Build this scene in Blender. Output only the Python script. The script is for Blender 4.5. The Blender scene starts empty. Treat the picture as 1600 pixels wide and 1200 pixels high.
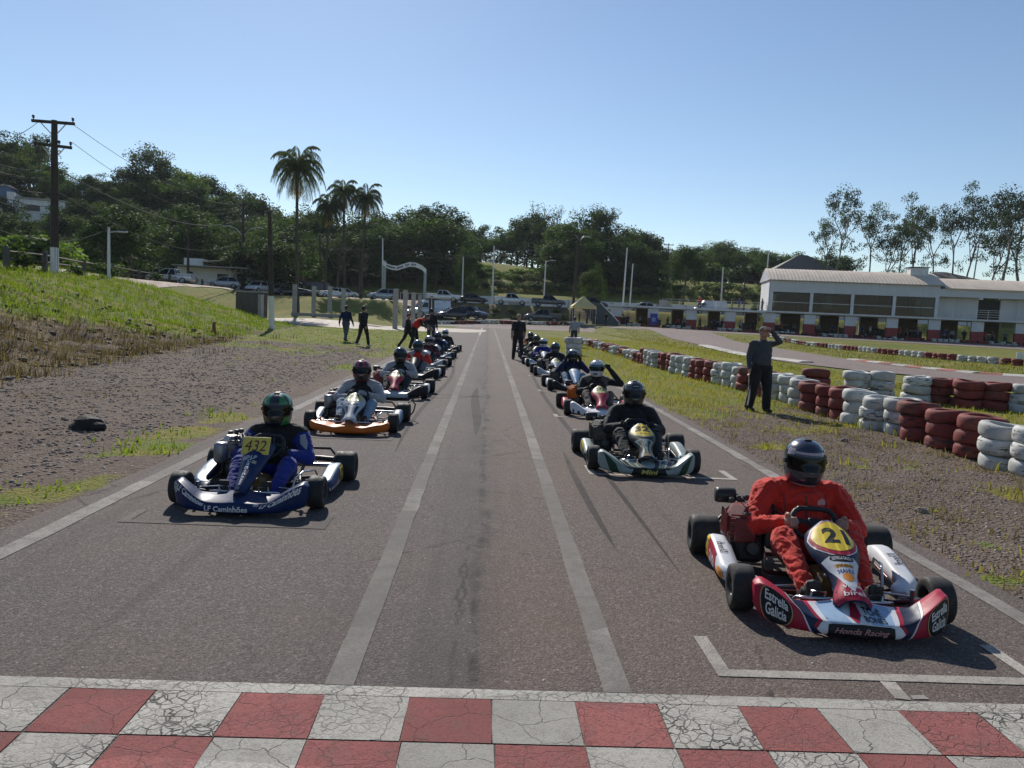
import bpy, bmesh, math, random
import numpy as np
from mathutils import Vector, Matrix, noise as mnoise
rnd = random.Random(7)
PI = math.pi
rad = math.radians
scene = bpy.context.scene
C = scene.collection

# ---------------------------------------------------------------- camera
CAM_H, F_PX = 1.72, 1185.0
YAW, PITCH, ROLL = rad(2.02), rad(5.265), rad(2.6)
_f = Vector((math.sin(YAW)*math.cos(PITCH), math.cos(YAW)*math.cos(PITCH), -math.sin(PITCH)))
_r0 = Vector((math.cos(YAW), -math.sin(YAW), 0)); _u0 = _r0.cross(_f)
_r = _r0*math.cos(ROLL) + _u0*math.sin(ROLL)
_u = -_r0*math.sin(ROLL) + _u0*math.cos(ROLL)
cam_d = bpy.data.cameras.new('camera'); cam = bpy.data.objects.new('camera', cam_d); C.objects.link(cam)
cam.matrix_world = Matrix(((_r.x, _u.x, -_f.x, 0), (_r.y, _u.y, -_f.y, 0), (_r.z, _u.z, -_f.z, CAM_H), (0, 0, 0, 1)))
cam_d.sensor_width = 36.0; cam_d.lens = 36.0*F_PX/1600.0
cam_d.clip_start = 0.05; cam_d.clip_end = 6000
scene.camera = cam
def at(px, py, Y):
    """point of the place seen at photo pixel (px,py) at distance Y along the track"""
    d = _f + _r*((px-800)/F_PX) - _u*((py-600)/F_PX)
    return Vector((0, 0, CAM_H)) + d*(Y/d.y)

# ---------------------------------------------------------------- light
SUN_EL, SUN_AZ = rad(36), rad(-14)          # azimuth from +Y, negative = to the left
world = bpy.data.worlds.new('World'); scene.world = world; world.use_nodes = True
wn = world.node_tree.nodes; wl = world.node_tree.links
for n in list(wn): wn.remove(n)
wo = wn.new('ShaderNodeOutputWorld'); bg = wn.new('ShaderNodeBackground'); sky = wn.new('ShaderNodeTexSky')
sky.sky_type = 'NISHITA'; sky.sun_disc = False
sky.sun_elevation = SUN_EL; sky.sun_rotation = SUN_AZ
sky.altitude = 300; sky.air_density = 1.0; sky.dust_density = 0.15; sky.ozone_density = 2.2
bg.inputs['Strength'].default_value = 0.1
wl.new(sky.outputs[0], bg.inputs[0]); wl.new(bg.outputs[0], wo.inputs[0])
sun_d = bpy.data.lights.new('sun', 'SUN'); sun = bpy.data.objects.new('sun', sun_d); C.objects.link(sun)
sun_d.energy = 5.0; sun_d.angle = rad(0.5); sun_d.color = (1.0, 0.95, 0.87)
_sd = Vector((math.sin(SUN_AZ)*math.cos(SUN_EL), math.cos(SUN_AZ)*math.cos(SUN_EL), math.sin(SUN_EL)))
sun.rotation_euler = (-_sd).to_track_quat('-Z', 'Y').to_euler(); sun.location = _sd*60
scene.view_settings.view_transform = 'Standard'; scene.view_settings.look = 'None'
scene.view_settings.exposure = 0.12; scene.view_settings.gamma = 1.0; scene.view_settings.use_curve_mapping = False
scene.render.engine = 'CYCLES'
scene.cycles.max_bounces = 6; scene.cycles.diffuse_bounces = 3; scene.cycles.glossy_bounces = 3
scene.cycles.transmission_bounces = 4; scene.cycles.transparent_max_bounces = 8
scene.cycles.sample_clamp_indirect = 4.0; scene.cycles.use_denoising = True
# ---------------------------------------------------------------- helpers
def smooth(a, b, x):
    t = min(1.0, max(0.0, (x-a)/(b-a))); return t*t*(3-2*t)
def lerp(a, b, t): return a+(b-a)*t
def V(*a): return Vector(a)
def RZ(a): return Matrix.Rotation(a, 4, 'Z')
def RX(a): return Matrix.Rotation(a, 4, 'X')
def RY(a): return Matrix.Rotation(a, 4, 'Y')
def T(*a): return Matrix.Translation(Vector(a))
def fbm(x, y, z=0.0, s=1.0, o=4):
    return mnoise.fractal(Vector((x*s, y*s, z*s)), 1.0, 2.0, o)

class MB:
    """collects shapes into ONE mesh"""
    def __init__(s): s.v = []; s.f = []; s.m = []; s.s = []
    def add(s, vs, fs, mat=0, sm=False, M=None):
        o = len(s.v)
        if M is not None: vs = [M @ Vector(p) for p in vs]
        s.v.extend([tuple(p) for p in vs])
        for f in fs: s.f.append(tuple(i+o for i in f)); s.m.append(mat); s.s.append(sm)
        return s
    def box(s, c, d, M=None, mat=0, bev=0.0, top=None):
        cx, cy, cz = c; x, y, z = d[0]/2, d[1]/2, d[2]/2
        if bev <= 0:
            t = top if top else (1, 1)
            vs = [(cx-x, cy-y, cz-z), (cx+x, cy-y, cz-z), (cx+x, cy+y, cz-z), (cx-x, cy+y, cz-z),
                  (cx-x*t[0], cy-y*t[1], cz+z), (cx+x*t[0], cy-y*t[1], cz+z), (cx+x*t[0], cy+y*t[1], cz+z), (cx-x*t[0], cy+y*t[1], cz+z)]
            return s.add(vs, [(3, 2, 1, 0), (4, 5, 6, 7), (0, 1, 5, 4), (1, 2, 6, 5), (2, 3, 7, 6), (3, 0, 4, 7)], mat, False, M)
        b = min(bev, x*.9, y*.9, z*.9)
        def ring(xx, yy, zz):
            q = b if False else 0
            return [(cx-xx, cy-yy+b, zz), (cx-xx+b, cy-yy, zz), (cx+xx-b, cy-yy, zz), (cx+xx, cy-yy+b, zz),
                    (cx+xx, cy+yy-b, zz), (cx+xx-b, cy+yy, zz), (cx-xx+b, cy+yy, zz), (cx-xx, cy+yy-b, zz)]
        rs = [ring(x-b*.7, y-b*.7, cz-z), ring(x, y, cz-z+b), ring(x, y, cz+z-b), ring(x-b*.7, y-b*.7, cz+z)]
        return s.loft(rs, mat, False, M=M)
    def loft(s, rings, mat=0, sm=True, closed=True, caps=True, M=None):
        n = len(rings[0]); vs = [p for r in rings for p in r]; fs = []
        for i in range(len(rings)-1):
            for j in range(n if closed else n-1):
                k = (j+1) % n
                fs.append((i*n+j, i*n+k, (i+1)*n+k, (i+1)*n+j))
        s.add(vs, fs, mat, sm, M)
        if caps and closed:
            s.add(rings[0], [tuple(range(n-1, -1, -1))], mat, False, M)
            s.add(rings[-1], [tuple(range(n))], mat, False, M)
        return s
    def tube(s, pts, r, n=8, mat=0, caps=True, M=None, loop=False):
        pts = [Vector(p) for p in pts]; N = len(pts)
        rr = r if isinstance(r, (list, tuple)) else [r]*N
        rings = []; up = None
        for i in range(N):
            if loop: t = pts[(i+1) % N]-pts[i-1]
            else: t = pts[min(i+1, N-1)]-pts[max(i-1, 0)]
            if t.length < 1e-9: t = Vector((0, 0, 1))
            t.normalize()
            if up is None:
                up = Vector((0, 0, 1)) if abs(t.z) < .9 else Vector((1, 0, 0))
            a = t.cross(up)
            if a.length < 1e-6: a = t.orthogonal()
            a.normalize(); b = a.cross(t); up = b
            rings.append([pts[i]+(a*math.cos(2*PI*k/n)+b*math.sin(2*PI*k/n))*rr[i] for k in range(n)])
        if loop: rings.append(rings[0]); caps = False
        return s.loft(rings, mat, True, True, caps, M)
    def cyl(s, a, b, r, n=16, mat=0, r2=None, M=None):
        return s.tube([a, b], [r, r if r2 is None else r2], n, mat, True, M)
    def lathe(s, prof, n=20, mat=0, M=None, sm=True, close=False):
        """prof: (radius, z) turned round z"""
        rings = [[(r*math.cos(2*PI*k/n), r*math.sin(2*PI*k/n), z) for k in range(n)] for r, z in prof]
        if close: rings.append(rings[0])
        return s.loft(rings, mat, sm, True, False, M)
    def prism(s, out, h0, h1, mat=0, M=None, axis='z', sm=False):
        """outline (a,b) extruded along an axis from h0 to h1"""
        def p(a, b, h): return {'z': (a, b, h), 'x': (h, a, b), 'y': (a, h, b)}[axis]
        n = len(out); vs = [p(a, b, h0) for a, b in out]+[p(a, b, h1) for a, b in out]
        fs = [tuple(range(n-1, -1, -1)), tuple(range(n, 2*n))]
        s.add(vs, fs, mat, False, M)
        s.add(vs, [(i, (i+1) % n, n+(i+1) % n, n+i) for i in range(n)], mat, sm, M)
        return s
    def ell(s, c, r, nu=16, nv=10, mat=0, M=None, v0=-PI/2, v1=PI/2):
        rings = []
        for j in range(nv+1):
            t = v0+(v1-v0)*j/nv; cr = max(math.cos(t), 1e-4)
            rings.append([(c[0]+r[0]*cr*math.cos(2*PI*k/nu), c[1]+r[1]*cr*math.sin(2*PI*k/nu), c[2]+r[2]*math.sin(t)) for k in range(nu)])
        return s.loft(rings, mat, True, True, False, M)
    def surf(s, fn, us, vs_, mat=0, sm=True, M=None):
        nu, nv = len(us), len(vs_)
        vs = [fn(u, v) for v in vs_ for u in us]
        fs = [(j*nu+i, j*nu+i+1, (j+1)*nu+i+1, (j+1)*nu+i) for j in range(nv-1) for i in range(nu-1)]
        return s.add(vs, fs, mat, sm, M)
    def quad(s, a, b, c, d, mat=0): return s.add([a, b, c, d], [(0, 1, 2, 3)], mat)
    def mesh(s, name, mats):
        me = bpy.data.meshes.new(name)
        me.from_pydata(s.v, [], s.f)
        if s.f:
            me.polygons.foreach_set('material_index', s.m); me.polygons.foreach_set('use_smooth', s.s)
        for m in (mats if isinstance(mats, (list, tuple)) else [mats]): me.materials.append(m)
        me.update(); return me
    def build(s, name, mats, parent=None, fix=True):
        me = s.mesh(name, mats)
        if fix:
            bm = bmesh.new(); bm.from_mesh(me); bmesh.ops.recalc_face_normals(bm, faces=bm.faces); bm.to_mesh(me); bm.free()
        return put(name, me, parent)

def put(name, me, parent=None, M=None):
    o = bpy.data.objects.new(name, me); C.objects.link(o)
    if parent is not None: o.parent = parent
    if M is not None: o.matrix_basis = M
    return o
def tag(o, label=None, cat=None, group=None, kind=None):
    if label: o['label'] = label
    if cat: o['category'] = cat
    if group: o['group'] = group
    if kind: o['kind'] = kind
    return o
def thing(name, label, cat, loc=(0, 0, 0), rz=0.0, group=None, M=None):
    o = bpy.data.objects.new(name, None); C.objects.link(o); o.empty_display_size = .2
    if M is not None: o.matrix_basis = M
    else: o.location = loc; o.rotation_euler = (0, 0, rz)
    return tag(o, label, cat, group)
def kids(o): return list(o.children)
def copy_tree(o, parent=None):
    c = o.copy(); C.objects.link(c); c.parent = parent
    for ch in kids(o): copy_tree(ch, c)
    return c
def setmat(o, i, m):
    o.material_slots[i].link = 'OBJECT'; o.material_slots[i].material = m
ORD = ['first', 'second', 'third', 'fourth', 'fifth', 'sixth', 'seventh', 'eighth', 'ninth', 'tenth', 'eleventh', 'twelfth', 'thirteenth',
       'fourteenth', 'fifteenth', 'sixteenth', 'seventeenth', 'eighteenth', 'nineteenth']
TENS = {20: 'twent', 30: 'thirt', 40: 'fort', 50: 'fift', 60: 'sixt', 70: 'sevent', 80: 'eight', 90: 'ninet'}
def ordn(n):
    if n < 20: return ORD[n-1]
    t = n//10*10
    return TENS[t]+'ieth' if n % 10 == 0 else TENS[t]+'y-'+ORD[n % 10-1]

# ---------------------------------------------------------------- materials
MATS = {}
class NT:
    def __init__(s, m): s.m = m; s.n = m.node_tree.nodes; s.l = m.node_tree.links
    def new(s, t, **kw):
        n = s.n.new(t)
        for k, v in kw.items():
            if k in n.inputs: n.inputs[k].default_value = v
            else: setattr(n, k, v)
        return n
    def val(s, x):
        return x
    def link(s, a, b): s.l.new(a, b)
    def coord(s, kind='Object', scale=None):
        tc = s.n.new('ShaderNodeTexCoord'); o = tc.outputs[kind]
        if scale:
            mp = s.n.new('ShaderNodeMapping'); mp.inputs['Scale'].default_value = scale; s.l.new(o, mp.inputs[0]); o = mp.outputs[0]
        return o
    def pos(s):
        return s.n.new('ShaderNodeNewGeometry').outputs['Position']
    def noise(s, vec, scale, detail=4, rough=.55, dist=0.0):
        n = s.n.new('ShaderNodeTexNoise'); n.inputs['Scale'].default_value = scale; n.inputs['Detail'].default_value = detail
        n.inputs['Roughness'].default_value = rough; n.inputs['Distortion'].default_value = dist
        if vec is not None: s.l.new(vec, n.inputs['Vector'])
        return n.outputs['Fac']
    def voro(s, vec, scale, feature='F1', rand=1.0, out='Distance'):
        n = s.n.new('ShaderNodeTexVoronoi'); n.feature = feature; n.inputs['Scale'].default_value = scale; n.inputs['Randomness'].default_value = rand
        if vec is not None: s.l.new(vec, n.inputs['Vector'])
        return n.outputs[out]
    def ramp(s, fac, stops, interp='LINEAR'):
        n = s.n.new('ShaderNodeValToRGB'); n.color_ramp.interpolation = interp
        e = n.color_ramp.elements
        while len(e) < len(stops): e.new(.5)
        for i, (p, c) in enumerate(stops):
            e[i].position = p; e[i].color = (c, c, c, 1) if not isinstance(c, (tuple, list)) else (*c, 1)
        s.l.new(fac, n.inputs[0]); return n.outputs[0]
    def mix(s, fac, a, b, mode='MIX'):
        n = s.n.new('ShaderNodeMix'); n.data_type = 'RGBA'; n.blend_type = mode; n.clamp_factor = True
        for i, x in ((0, fac), (6, a), (7, b)):
            if isinstance(x, (int, float)): n.inputs[i].default_value = x if i == 0 else (x, x, x, 1)
            elif isinstance(x, (tuple, list)): n.inputs[i].default_value = (*x, 1) if len(x) == 3 else x
            else: s.l.new(x, n.inputs[i])
        return n.outputs[2]
    def math(s, op, a, b=0.0, c=0.0, clamp=False):
        n = s.n.new('ShaderNodeMath'); n.operation = op; n.use_clamp = clamp
        for i, x in enumerate((a, b, c)):
            if isinstance(x, (int, float)): n.inputs[i].default_value = x
            else: s.l.new(x, n.inputs[i])
        return n.outputs[0]
    def sep(s, vec):
        n = s.n.new('ShaderNodeSeparateXYZ'); s.l.new(vec, n.inputs[0]); return n.outputs
    def bump(s, h, strength=.4, dist=.01):
        n = s.n.new('ShaderNodeBump'); n.inputs['Strength'].default_value = strength; n.inputs['Distance'].default_value = dist
        s.l.new(h, n.inputs['Height']); return n.outputs[0]
def newmat(name):
    m = bpy.data.materials.new(name); m.use_nodes = True
    t = NT(m); b = t.n['Principled BSDF']; return m, t, b
def plug(t, b, name, x):
    if isinstance(x, (int, float)): b.inputs[name].default_value = x
    elif isinstance(x, (tuple, list)): b.inputs[name].default_value = (*x, 1)
    else: t.link(x, b.inputs[name])
def mat(name, col, rough=.6, metal=0.0, var=.18, vs=6.0, coat=0.0, bump=0.0, bs=60.0, dirt=0.0, spec=.5):
    """painted or plain surface with slight uneven tone, worn gloss and fine relief"""
    if name in MATS: return MATS[name]
    m, t, b = newmat(name); c = t.coord('Object')
    n = t.noise(c, vs, 5, .6)
    f = t.ramp(n, [(.3, 1-var), (.72, 1+var*.5)])
    cc = t.mix(1.0, (*col,), f, 'MULTIPLY')
    if dirt > 0:
        d = t.ramp(t.noise(c, vs*2.7, 6, .7), [(.48, 0.0), (.75, dirt)])
        cc = t.mix(d, cc, (.10, .085, .07))
    plug(t, b, 'Base Color', cc)
    r = t.ramp(t.noise(c, vs*1.9, 3), [(.3, max(.02, rough*.8)), (.8, min(1, rough*1.25))])
    plug(t, b, 'Roughness', r); b.inputs['Metallic'].default_value = metal
    b.inputs['Specular IOR Level'].default_value = spec
    if coat: b.inputs['Coat Weight'].default_value = coat; b.inputs['Coat Roughness'].default_value = .06
    if bump: t.link(t.bump(t.noise(c, bs, 3), bump, .004), b.inputs['Normal'])
    MATS[name] = m; return m
def fabric(name, col, var=.2):
    if name in MATS: return MATS[name]
    m, t, b = newmat(name); c = t.coord('Object')
    f = t.ramp(t.noise(c, 9, 5, .6), [(.3, 1-var), (.75, 1+var*.6)])
    plug(t, b, 'Base Color', t.mix(1.0, col, f, 'MULTIPLY')); b.inputs['Roughness'].default_value = .85
    b.inputs['Sheen Weight'].default_value = .15; b.inputs['Specular IOR Level'].default_value = .25
    h = t.math('ADD', t.math('MULTIPLY', t.noise(c, 22, 3, .6, 1.2), 1.0), t.math('MULTIPLY', t.noise(c, 400, 2), .06))
    t.link(t.bump(h, .5, .02), b.inputs['Normal'])
    MATS[name] = m; return m
def leafmat(name, c1, c2, trans=.35, rough=.75):
    if name in MATS: return MATS[name]
    m, t, b = newmat(name)
    g = t.n.new('ShaderNodeNewGeometry'); oi = t.n.new('ShaderNodeObjectInfo')
    f = t.mix(g.outputs['Random Per Island'], c1, c2)
    k = t.ramp(oi.outputs['Random'], [(0, .72), (1, 1.25)])
    cc = t.mix(1.0, f, k, 'MULTIPLY')
    plug(t, b, 'Base Color', cc); b.inputs['Roughness'].default_value = rough; b.inputs['Specular IOR Level'].default_value = .18
    tr = t.n.new('ShaderNodeBsdfTranslucent'); t.link(t.mix(1.0, cc, (1.5, 1.6, .7), 'MULTIPLY'), tr.inputs[0])
    ms = t.n.new('ShaderNodeMixShader'); ms.inputs[0].default_value = trans
    t.link(b.outputs[0], ms.inputs[1]); t.link(tr.outputs[0], ms.inputs[2])
    t.link(ms.outputs[0], t.n['Material Output'].inputs[0])
    MATS[name] = m; return m
def glassmat(name, col, rough=.05):
    if name in MATS: return MATS[name]
    m, t, b = newmat(name); c = t.coord('Object')
    plug(t, b, 'Base Color', t.mix(t.noise(c, 3, 2), col, tuple(x*.6 for x in col)))
    b.inputs['Roughness'].default_value = rough; b.inputs['Specular IOR Level'].default_value = .3
    MATS[name] = m; return m
# ---------------------------------------------------------------- terrain
def toe_x(y): return -9.0-(max(y, 0)-14)*0.11 if y > 14 else -9.0+(14-y)*0.03
def hgt(x, y):
    z = 0.0
    # left bank up to the road (3.3 m)
    end = 1-smooth(54, 76, y+0.15*(x+25))
    d = toe_x(y)-x
    b = 2.7*smooth(0, 13, d)+0.75*smooth(11, 20, d)
    z = max(z, b*end)
    # road shelf further left keeps its height all the way back
    z = max(z, 3.4*smooth(-21-smooth(50, 75, y)*4, -30-smooth(50, 75, y)*4, x))
    # slope behind the row of posts, up to the upper road
    left = 1-smooth(-13.5, -10, x)
    z = max(z, (0.5*smooth(60, 84, y)+2.3*smooth(86, 101, y))*left)
    # lower parking, bank and upper parking terrace
    z = max(z, .8*smooth(92, 102, y) + 2.25*smooth(109.5, 114.5, y))
    # pit and pavilion ground on the right
    z = z if x < 14 else max(z if y > 108 else z, .65*smooth(70, 95, y))
    # retaining wall, grass slope, terraces and wooded hill
    z += 0.5*smooth(131.5, 132.2, y)
    z += 2.0*smooth(133, 146, y)+1.4*smooth(149, 151.5, y)+1.2*smooth(153, 156, y)+3.5*smooth(156, 185, y)
    hl = smooth(-38, -120, x)*smooth(104, 190, y)
    z += 11*hl+5*smooth(-40, -75, x)*smooth(115, 165, y)*(1-.3*hl)
    z += 2.5*math.exp(-((x+12)/30)**2)*smooth(150, 180, y)
    if y > 200: z += 3*smooth(200, 260, y)-26*smooth(260, 700, y)
    # small unevenness away from the asphalt
    if y < 85:
        e = max(0, min(1, (-3.6-x)/2)) if x < 0 else max(0, min(1, (x-3.8)/2))*(1-smooth(10, 13, x)*(1-smooth(9, 13, abs(x-18.5)) if False else 0))
        if x > 3.8: e *= .35 if x > 8 else 1
        z += e*(.05*fbm(x, y, 0, .45)+.03*fbm(x, y, 3, 1.7))
        if 0 < d < 16 and y < 62: z += .22*fbm(x, y, 9, .5)*smooth(0, 2, d)+.11*fbm(x, y, 5, 1.9)*smooth(0, 2, d)
    return z
def flat_right(x, y):          # right track lies in a level bed
    return smooth(12, 13.5, x)
def spaced(pts):
    out = []
    for (a, b, st) in pts:
        n = max(1, int(round((b-a)/st)))
        out += [a+(b-a)*i/n for i in range(n)]
    return out+[pts[-1][1]]
gx = spaced([(-1500, -400, 110), (-400, -140, 13), (-140, -40, 4), (-40, -24, 1.0), (-24, -3, .3), (-3, 3.3, 1.05), (3.3, 9, .3), (9, 34, 1.0), (34, 90, 3.5), (90, 400, 20), (400, 1500, 110)])
gy = spaced([(-1500, -60, 120), (-60, -4, 8), (-4, 3, 1), (3, 36, .3), (36, 62, .65), (62, 118, 1.2), (118, 160, 1.5), (160, 220, 5), (220, 700, 40), (700, 2600, 190)])
def cover_at(x, y):
    n = fbm(x, y, 0, .22); n2 = fbm(x, y, 7, .9, 3); n3 = fbm(x, y, 11, 2.6, 3)
    grass = 1.0; dry = 0.0
    d = toe_x(y)-x
    if y < 95:
        if x < 0:
            g = smooth(22, 40, y+8*n+5*n2+3*n3)                   # gravel turns to grass
            edge = math.exp(-((x+3.8)/.5)**2)*smooth(.0, .45, n2+.5*n3)  # tufts by the edge line
            g = max(g, edge)
            if d > -1:
                up = smooth(4.2, 8.5, d+2.6*n+1.8*n2+1.2*n3+smooth(20, 40, y)*6)
                g = max(g*smooth(-1, .5, -d), up)
                dry = (1-up)*smooth(-1, 1.2, d)*(1-.75*smooth(28, 44, y))
            else:
                dry = max(0, n2+.4*n3+.05)*.8*smooth(-5.5, -2, d)
            if d < 0: g *= smooth(-.3, .35, n2+.5*n3+smooth(26, 40, y)*.9+.3*(x > -4.6))
            grass = g
        elif x < 40:
            g = smooth(11.5, 17.5, y+2.2*n+1.8*n2+1.4*n3+max(0, x-6.6)*6)
            if x < 7.2 and y < 17: g = max(g, .8*smooth(.22, .5, n2+.45*n3))
            grass = g; dry = .45*smooth(-.2, .35, n)+.25*(x > 7)
            if x < 6.4 and y < 16: dry = .55*smooth(-.1, .4, fbm(x, y, 4, 1.3)+.3*n3)
    else:
        dry = .3*smooth(-.1, .4, n)
        if y > 150: dry = .15
        if 107.5 < y < 116 and -10 < x < 22: grass = .45+.5*n2; dry = .9
    return grass, dry
cover = []
verts = []
for y in gy:
    for x in gx:
        verts.append((x, y, hgt(x, y))); gr_, dr_ = cover_at(x, y); cover.append((gr_, dr_, 0, 1))
nx, ny = len(gx), len(gy)
faces = [(j*nx+i, j*nx+i+1, (j+1)*nx+i+1, (j+1)*nx+i) for j in range(ny-1) for i in range(nx-1)]
me = bpy.data.meshes.new('ground'); me.from_pydata(verts, [], faces)
me.polygons.foreach_set('use_smooth', [True]*len(faces))
ca = me.color_attributes.new('cover', 'FLOAT_COLOR', 'POINT')
ca.data.foreach_set('color', np.array(cover, 'f').ravel())
m, t, b = newmat('ground'); p = t.pos()
at_ = t.n.new('ShaderNodeAttribute'); at_.attribute_name = 'cover'
sp = t.n.new('ShaderNodeSeparateColor'); t.link(at_.outputs['Color'], sp.inputs[0])
big = t.noise(p, .6, 5, .6); mid = t.noise(p, 5, 5, .65); fine = t.noise(p, 38, 4, .7)
stone = t.voro(p, 26, 'F1', 1.0, 'Distance'); stonec = t.voro(p, 26, 'F1', 1.0, 'Color')
stone2 = t.voro(p, 60, 'F1', 1.0, 'Distance')
sv = t.sep(stonec)
soil = t.mix(big, (.175, .128, .098), (.105, .080, .064))
stc = t.ramp(sv[0], [(.0, (.065, .052, .047)), (.5, (.165, .13, .115)), (.9, (.27, .22, .19)), (1, (.46, .40, .35))])
sm_ = t.ramp(stone, [(.28, 1.0), (.5, 0.0)])
gravel = t.mix(t.math('MULTIPLY', sm_, t.ramp(mid, [(.35, .25), (.6, 1.0)])), soil, stc)
gr1 = t.mix(mid, (.10, .155, .022), (.18, .20, .040)); gr = t.mix(t.ramp(big, [(.4, 0.0), (.62, .8)]), gr1, (.27, .205, .05)); gr = t.mix(t.ramp(t.noise(p, 1.7, 5, .7), [(.5, 0.0), (.66, .6)]), gr, (.30, .20, .06)); gr = t.mix(t.ramp(t.noise(p, .16, 4, .6), [(.45, 0.0), (.65, .55)]), gr, (.085, .13, .022)); gr = t.mix(t.ramp(fine, [(.35, .5), (.55, 0.0)]), gr, (.05, .07, .015))
straw = t.mix(t.ramp(fine, [(.35, 0.0), (.65, 1.0)]), (.25, .18, .105), (.07, .05, .038)); straw = t.mix(t.ramp(t.noise(p, 1.1, 6, .7), [(.42, 0.0), (.6, .8)]), straw, (.055, .043, .036))
gm = t.ramp(t.math('ADD', sp.outputs[0], t.math('MULTIPLY', t.math('SUBTRACT', t.math('ADD', mid, fine), 1.0), .9)), [(.38, 0.0), (.62, 1.0)])
dm = t.ramp(t.math('ADD', sp.outputs[1], t.math('MULTIPLY', t.math('SUBTRACT', t.math('ADD', mid, big), 1.0), .8)), [(.3, 0.0), (.65, .9)])
gd = t.mix(t.math('MULTIPLY', dm, .55), gr, (.22, .185, .06))
col = t.mix(dm, gravel, straw)
col = t.mix(gm, col, gd)
plug(t, b, 'Base Color', col); b.inputs['Roughness'].default_value = .95; b.inputs['Specular IOR Level'].default_value = .15
hh = t.math('ADD', t.math('MULTIPLY', sm_, .7), t.math('ADD', t.math('MULTIPLY', mid, 1.3), t.math('MULTIPLY', fine, .5)))
t.link(t.bump(hh, .9, .035), b.inputs['Normal'])
me.materials.append(m)
ground = tag(put('ground', me), kind='structure')

# ---------------------------------------------------------------- asphalt
def asphalt(name, base, warm=0.0):
    m, t, b = newmat(name); p = t.pos(); s = t.sep(p)
    sc = t.n.new('ShaderNodeMapping'); sc.inputs['Scale'].default_value = (1, .12, 1); t.link(p, sc.inputs[0])
    streak = t.noise(sc.outputs[0], 1.6, 5, .6); blot = t.noise(p, .35, 4, .6); grain = t.noise(p, 190, 2, .7)
    agg = t.voro(p, 85, 'F1', 1.0, 'Color'); agd = t.voro(p, 85, 'F1', 1.0, 'Distance')
    a = t.sep(agg)[0]
    c = t.ramp(a, [(0, tuple(x*.30 for x in base)), (.40, tuple(x*.78 for x in base)), (.80, tuple(x*1.25 for x in base)), (.95, tuple(min(1, x*1.9) for x in base)), (1, tuple(min(1, x*3.0) for x in base))])
    a2 = t.sep(t.voro(p, 210, 'F1', 1.0, 'Color'))[0]
    c = t.mix(.55, c, t.ramp(a2, [(0, tuple(x*.35 for x in base)), (.6, base), (1, tuple(min(1, x*2.2) for x in base))]))
    c = t.mix(t.ramp(streak, [(.45, 0.0), (.75, .25)]), c, tuple(x*.62 for x in base))
    c = t.mix(t.ramp(blot, [(.42, 0.0), (.7, .35)]), c, (base[0]*1.28, base[1]*1.10, base[2]*.96))
    lane = t.math('ADD', s[0], t.math('MULTIPLY', t.math('SUBTRACT', t.noise(sc.outputs[0], 2.0, 4), .5), .35))
    c = t.mix(t.ramp(lane, [(.0, 0.0), (.06, .40)]), c, t.mix(1.0, c, (1.16, 1.05, .95), 'MULTIPLY'))
    bandm = t.math('MULTIPLY', t.ramp(t.math('ABSOLUTE', t.math('ADD', lane, .16)), [(.05, .55), (.34, 0.0)]), t.ramp(t.noise(p, .5, 3), [(.36, .25), (.62, 1.0)]))
    c = t.mix(bandm, c, (base[0]*.60, base[1]*.66, base[2]*.72))
    rs = t.n.new('ShaderNodeMapping'); rs.inputs['Scale'].default_value = (3.2, .10, 1); t.link(p, rs.inputs[0])
    rub = t.ramp(t.noise(rs.outputs[0], 1.0, 4, .6, .4), [(.56, 0.0), (.74, .42)]); c = t.mix(rub, c, tuple(x*.42 for x in base))
    # seam down the middle with a ragged dark rubber trace, and cracks
    ax = t.math('ABSOLUTE', t.math('ADD', t.math('SUBTRACT', s[0], .02), t.math('MULTIPLY', t.math('SUBTRACT', t.noise(sc.outputs[0], 3, 4), .5), .5)))
    seam = t.math('MULTIPLY', t.ramp(ax, [(.01, .8), (.055, .22), (.22, 0.0)]), t.ramp(t.noise(p, 2.2, 4, .7), [(.38, 0.0), (.6, 1.0)]))
    c = t.mix(seam, c, (.028, .025, .024))
    spot = t.math('MULTIPLY', t.ramp(t.noise(p, .8, 5, .75, .6), [(.60, 0.0), (.72, .5)]), t.ramp(ax, [(.5, 1.0), (1.2, 0.2)]))
    c = t.mix(spot, c, (.045, .042, .042))
    cr = t.voro(p, .55, 'DISTANCE_TO_EDGE', 1.0, 'Distance')
    wob = t.math('ADD', cr, t.math('MULTIPLY', t.math('SUBTRACT', t.noise(p, 4, 5, .7), .5), .09))
    crm = t.math('MULTIPLY', t.ramp(t.math('ABSOLUTE', wob), [(.0015, .75), (.006, 0.0)]), t.ramp(blot, [(.45, 0.0), (.56, 1.0)]))
    c = t.mix(crm, c, (.02, .018, .017))
    plug(t, b, 'Base Color', c)
    b.inputs['Roughness'].default_value = .88; b.inputs['Specular IOR Level'].default_value = .18
    t.link(t.bump(t.math('ADD', t.math('SUBTRACT', 1.0, agd), t.math('MULTIPLY', a2, .5)), .55, .006), b.inputs['Normal'])
    return m
M_ASPH = asphalt('track_asphalt', (.112, .094, .086))
M_ASPH2 = asphalt('old_asphalt', (.175, .147, .140))
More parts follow.
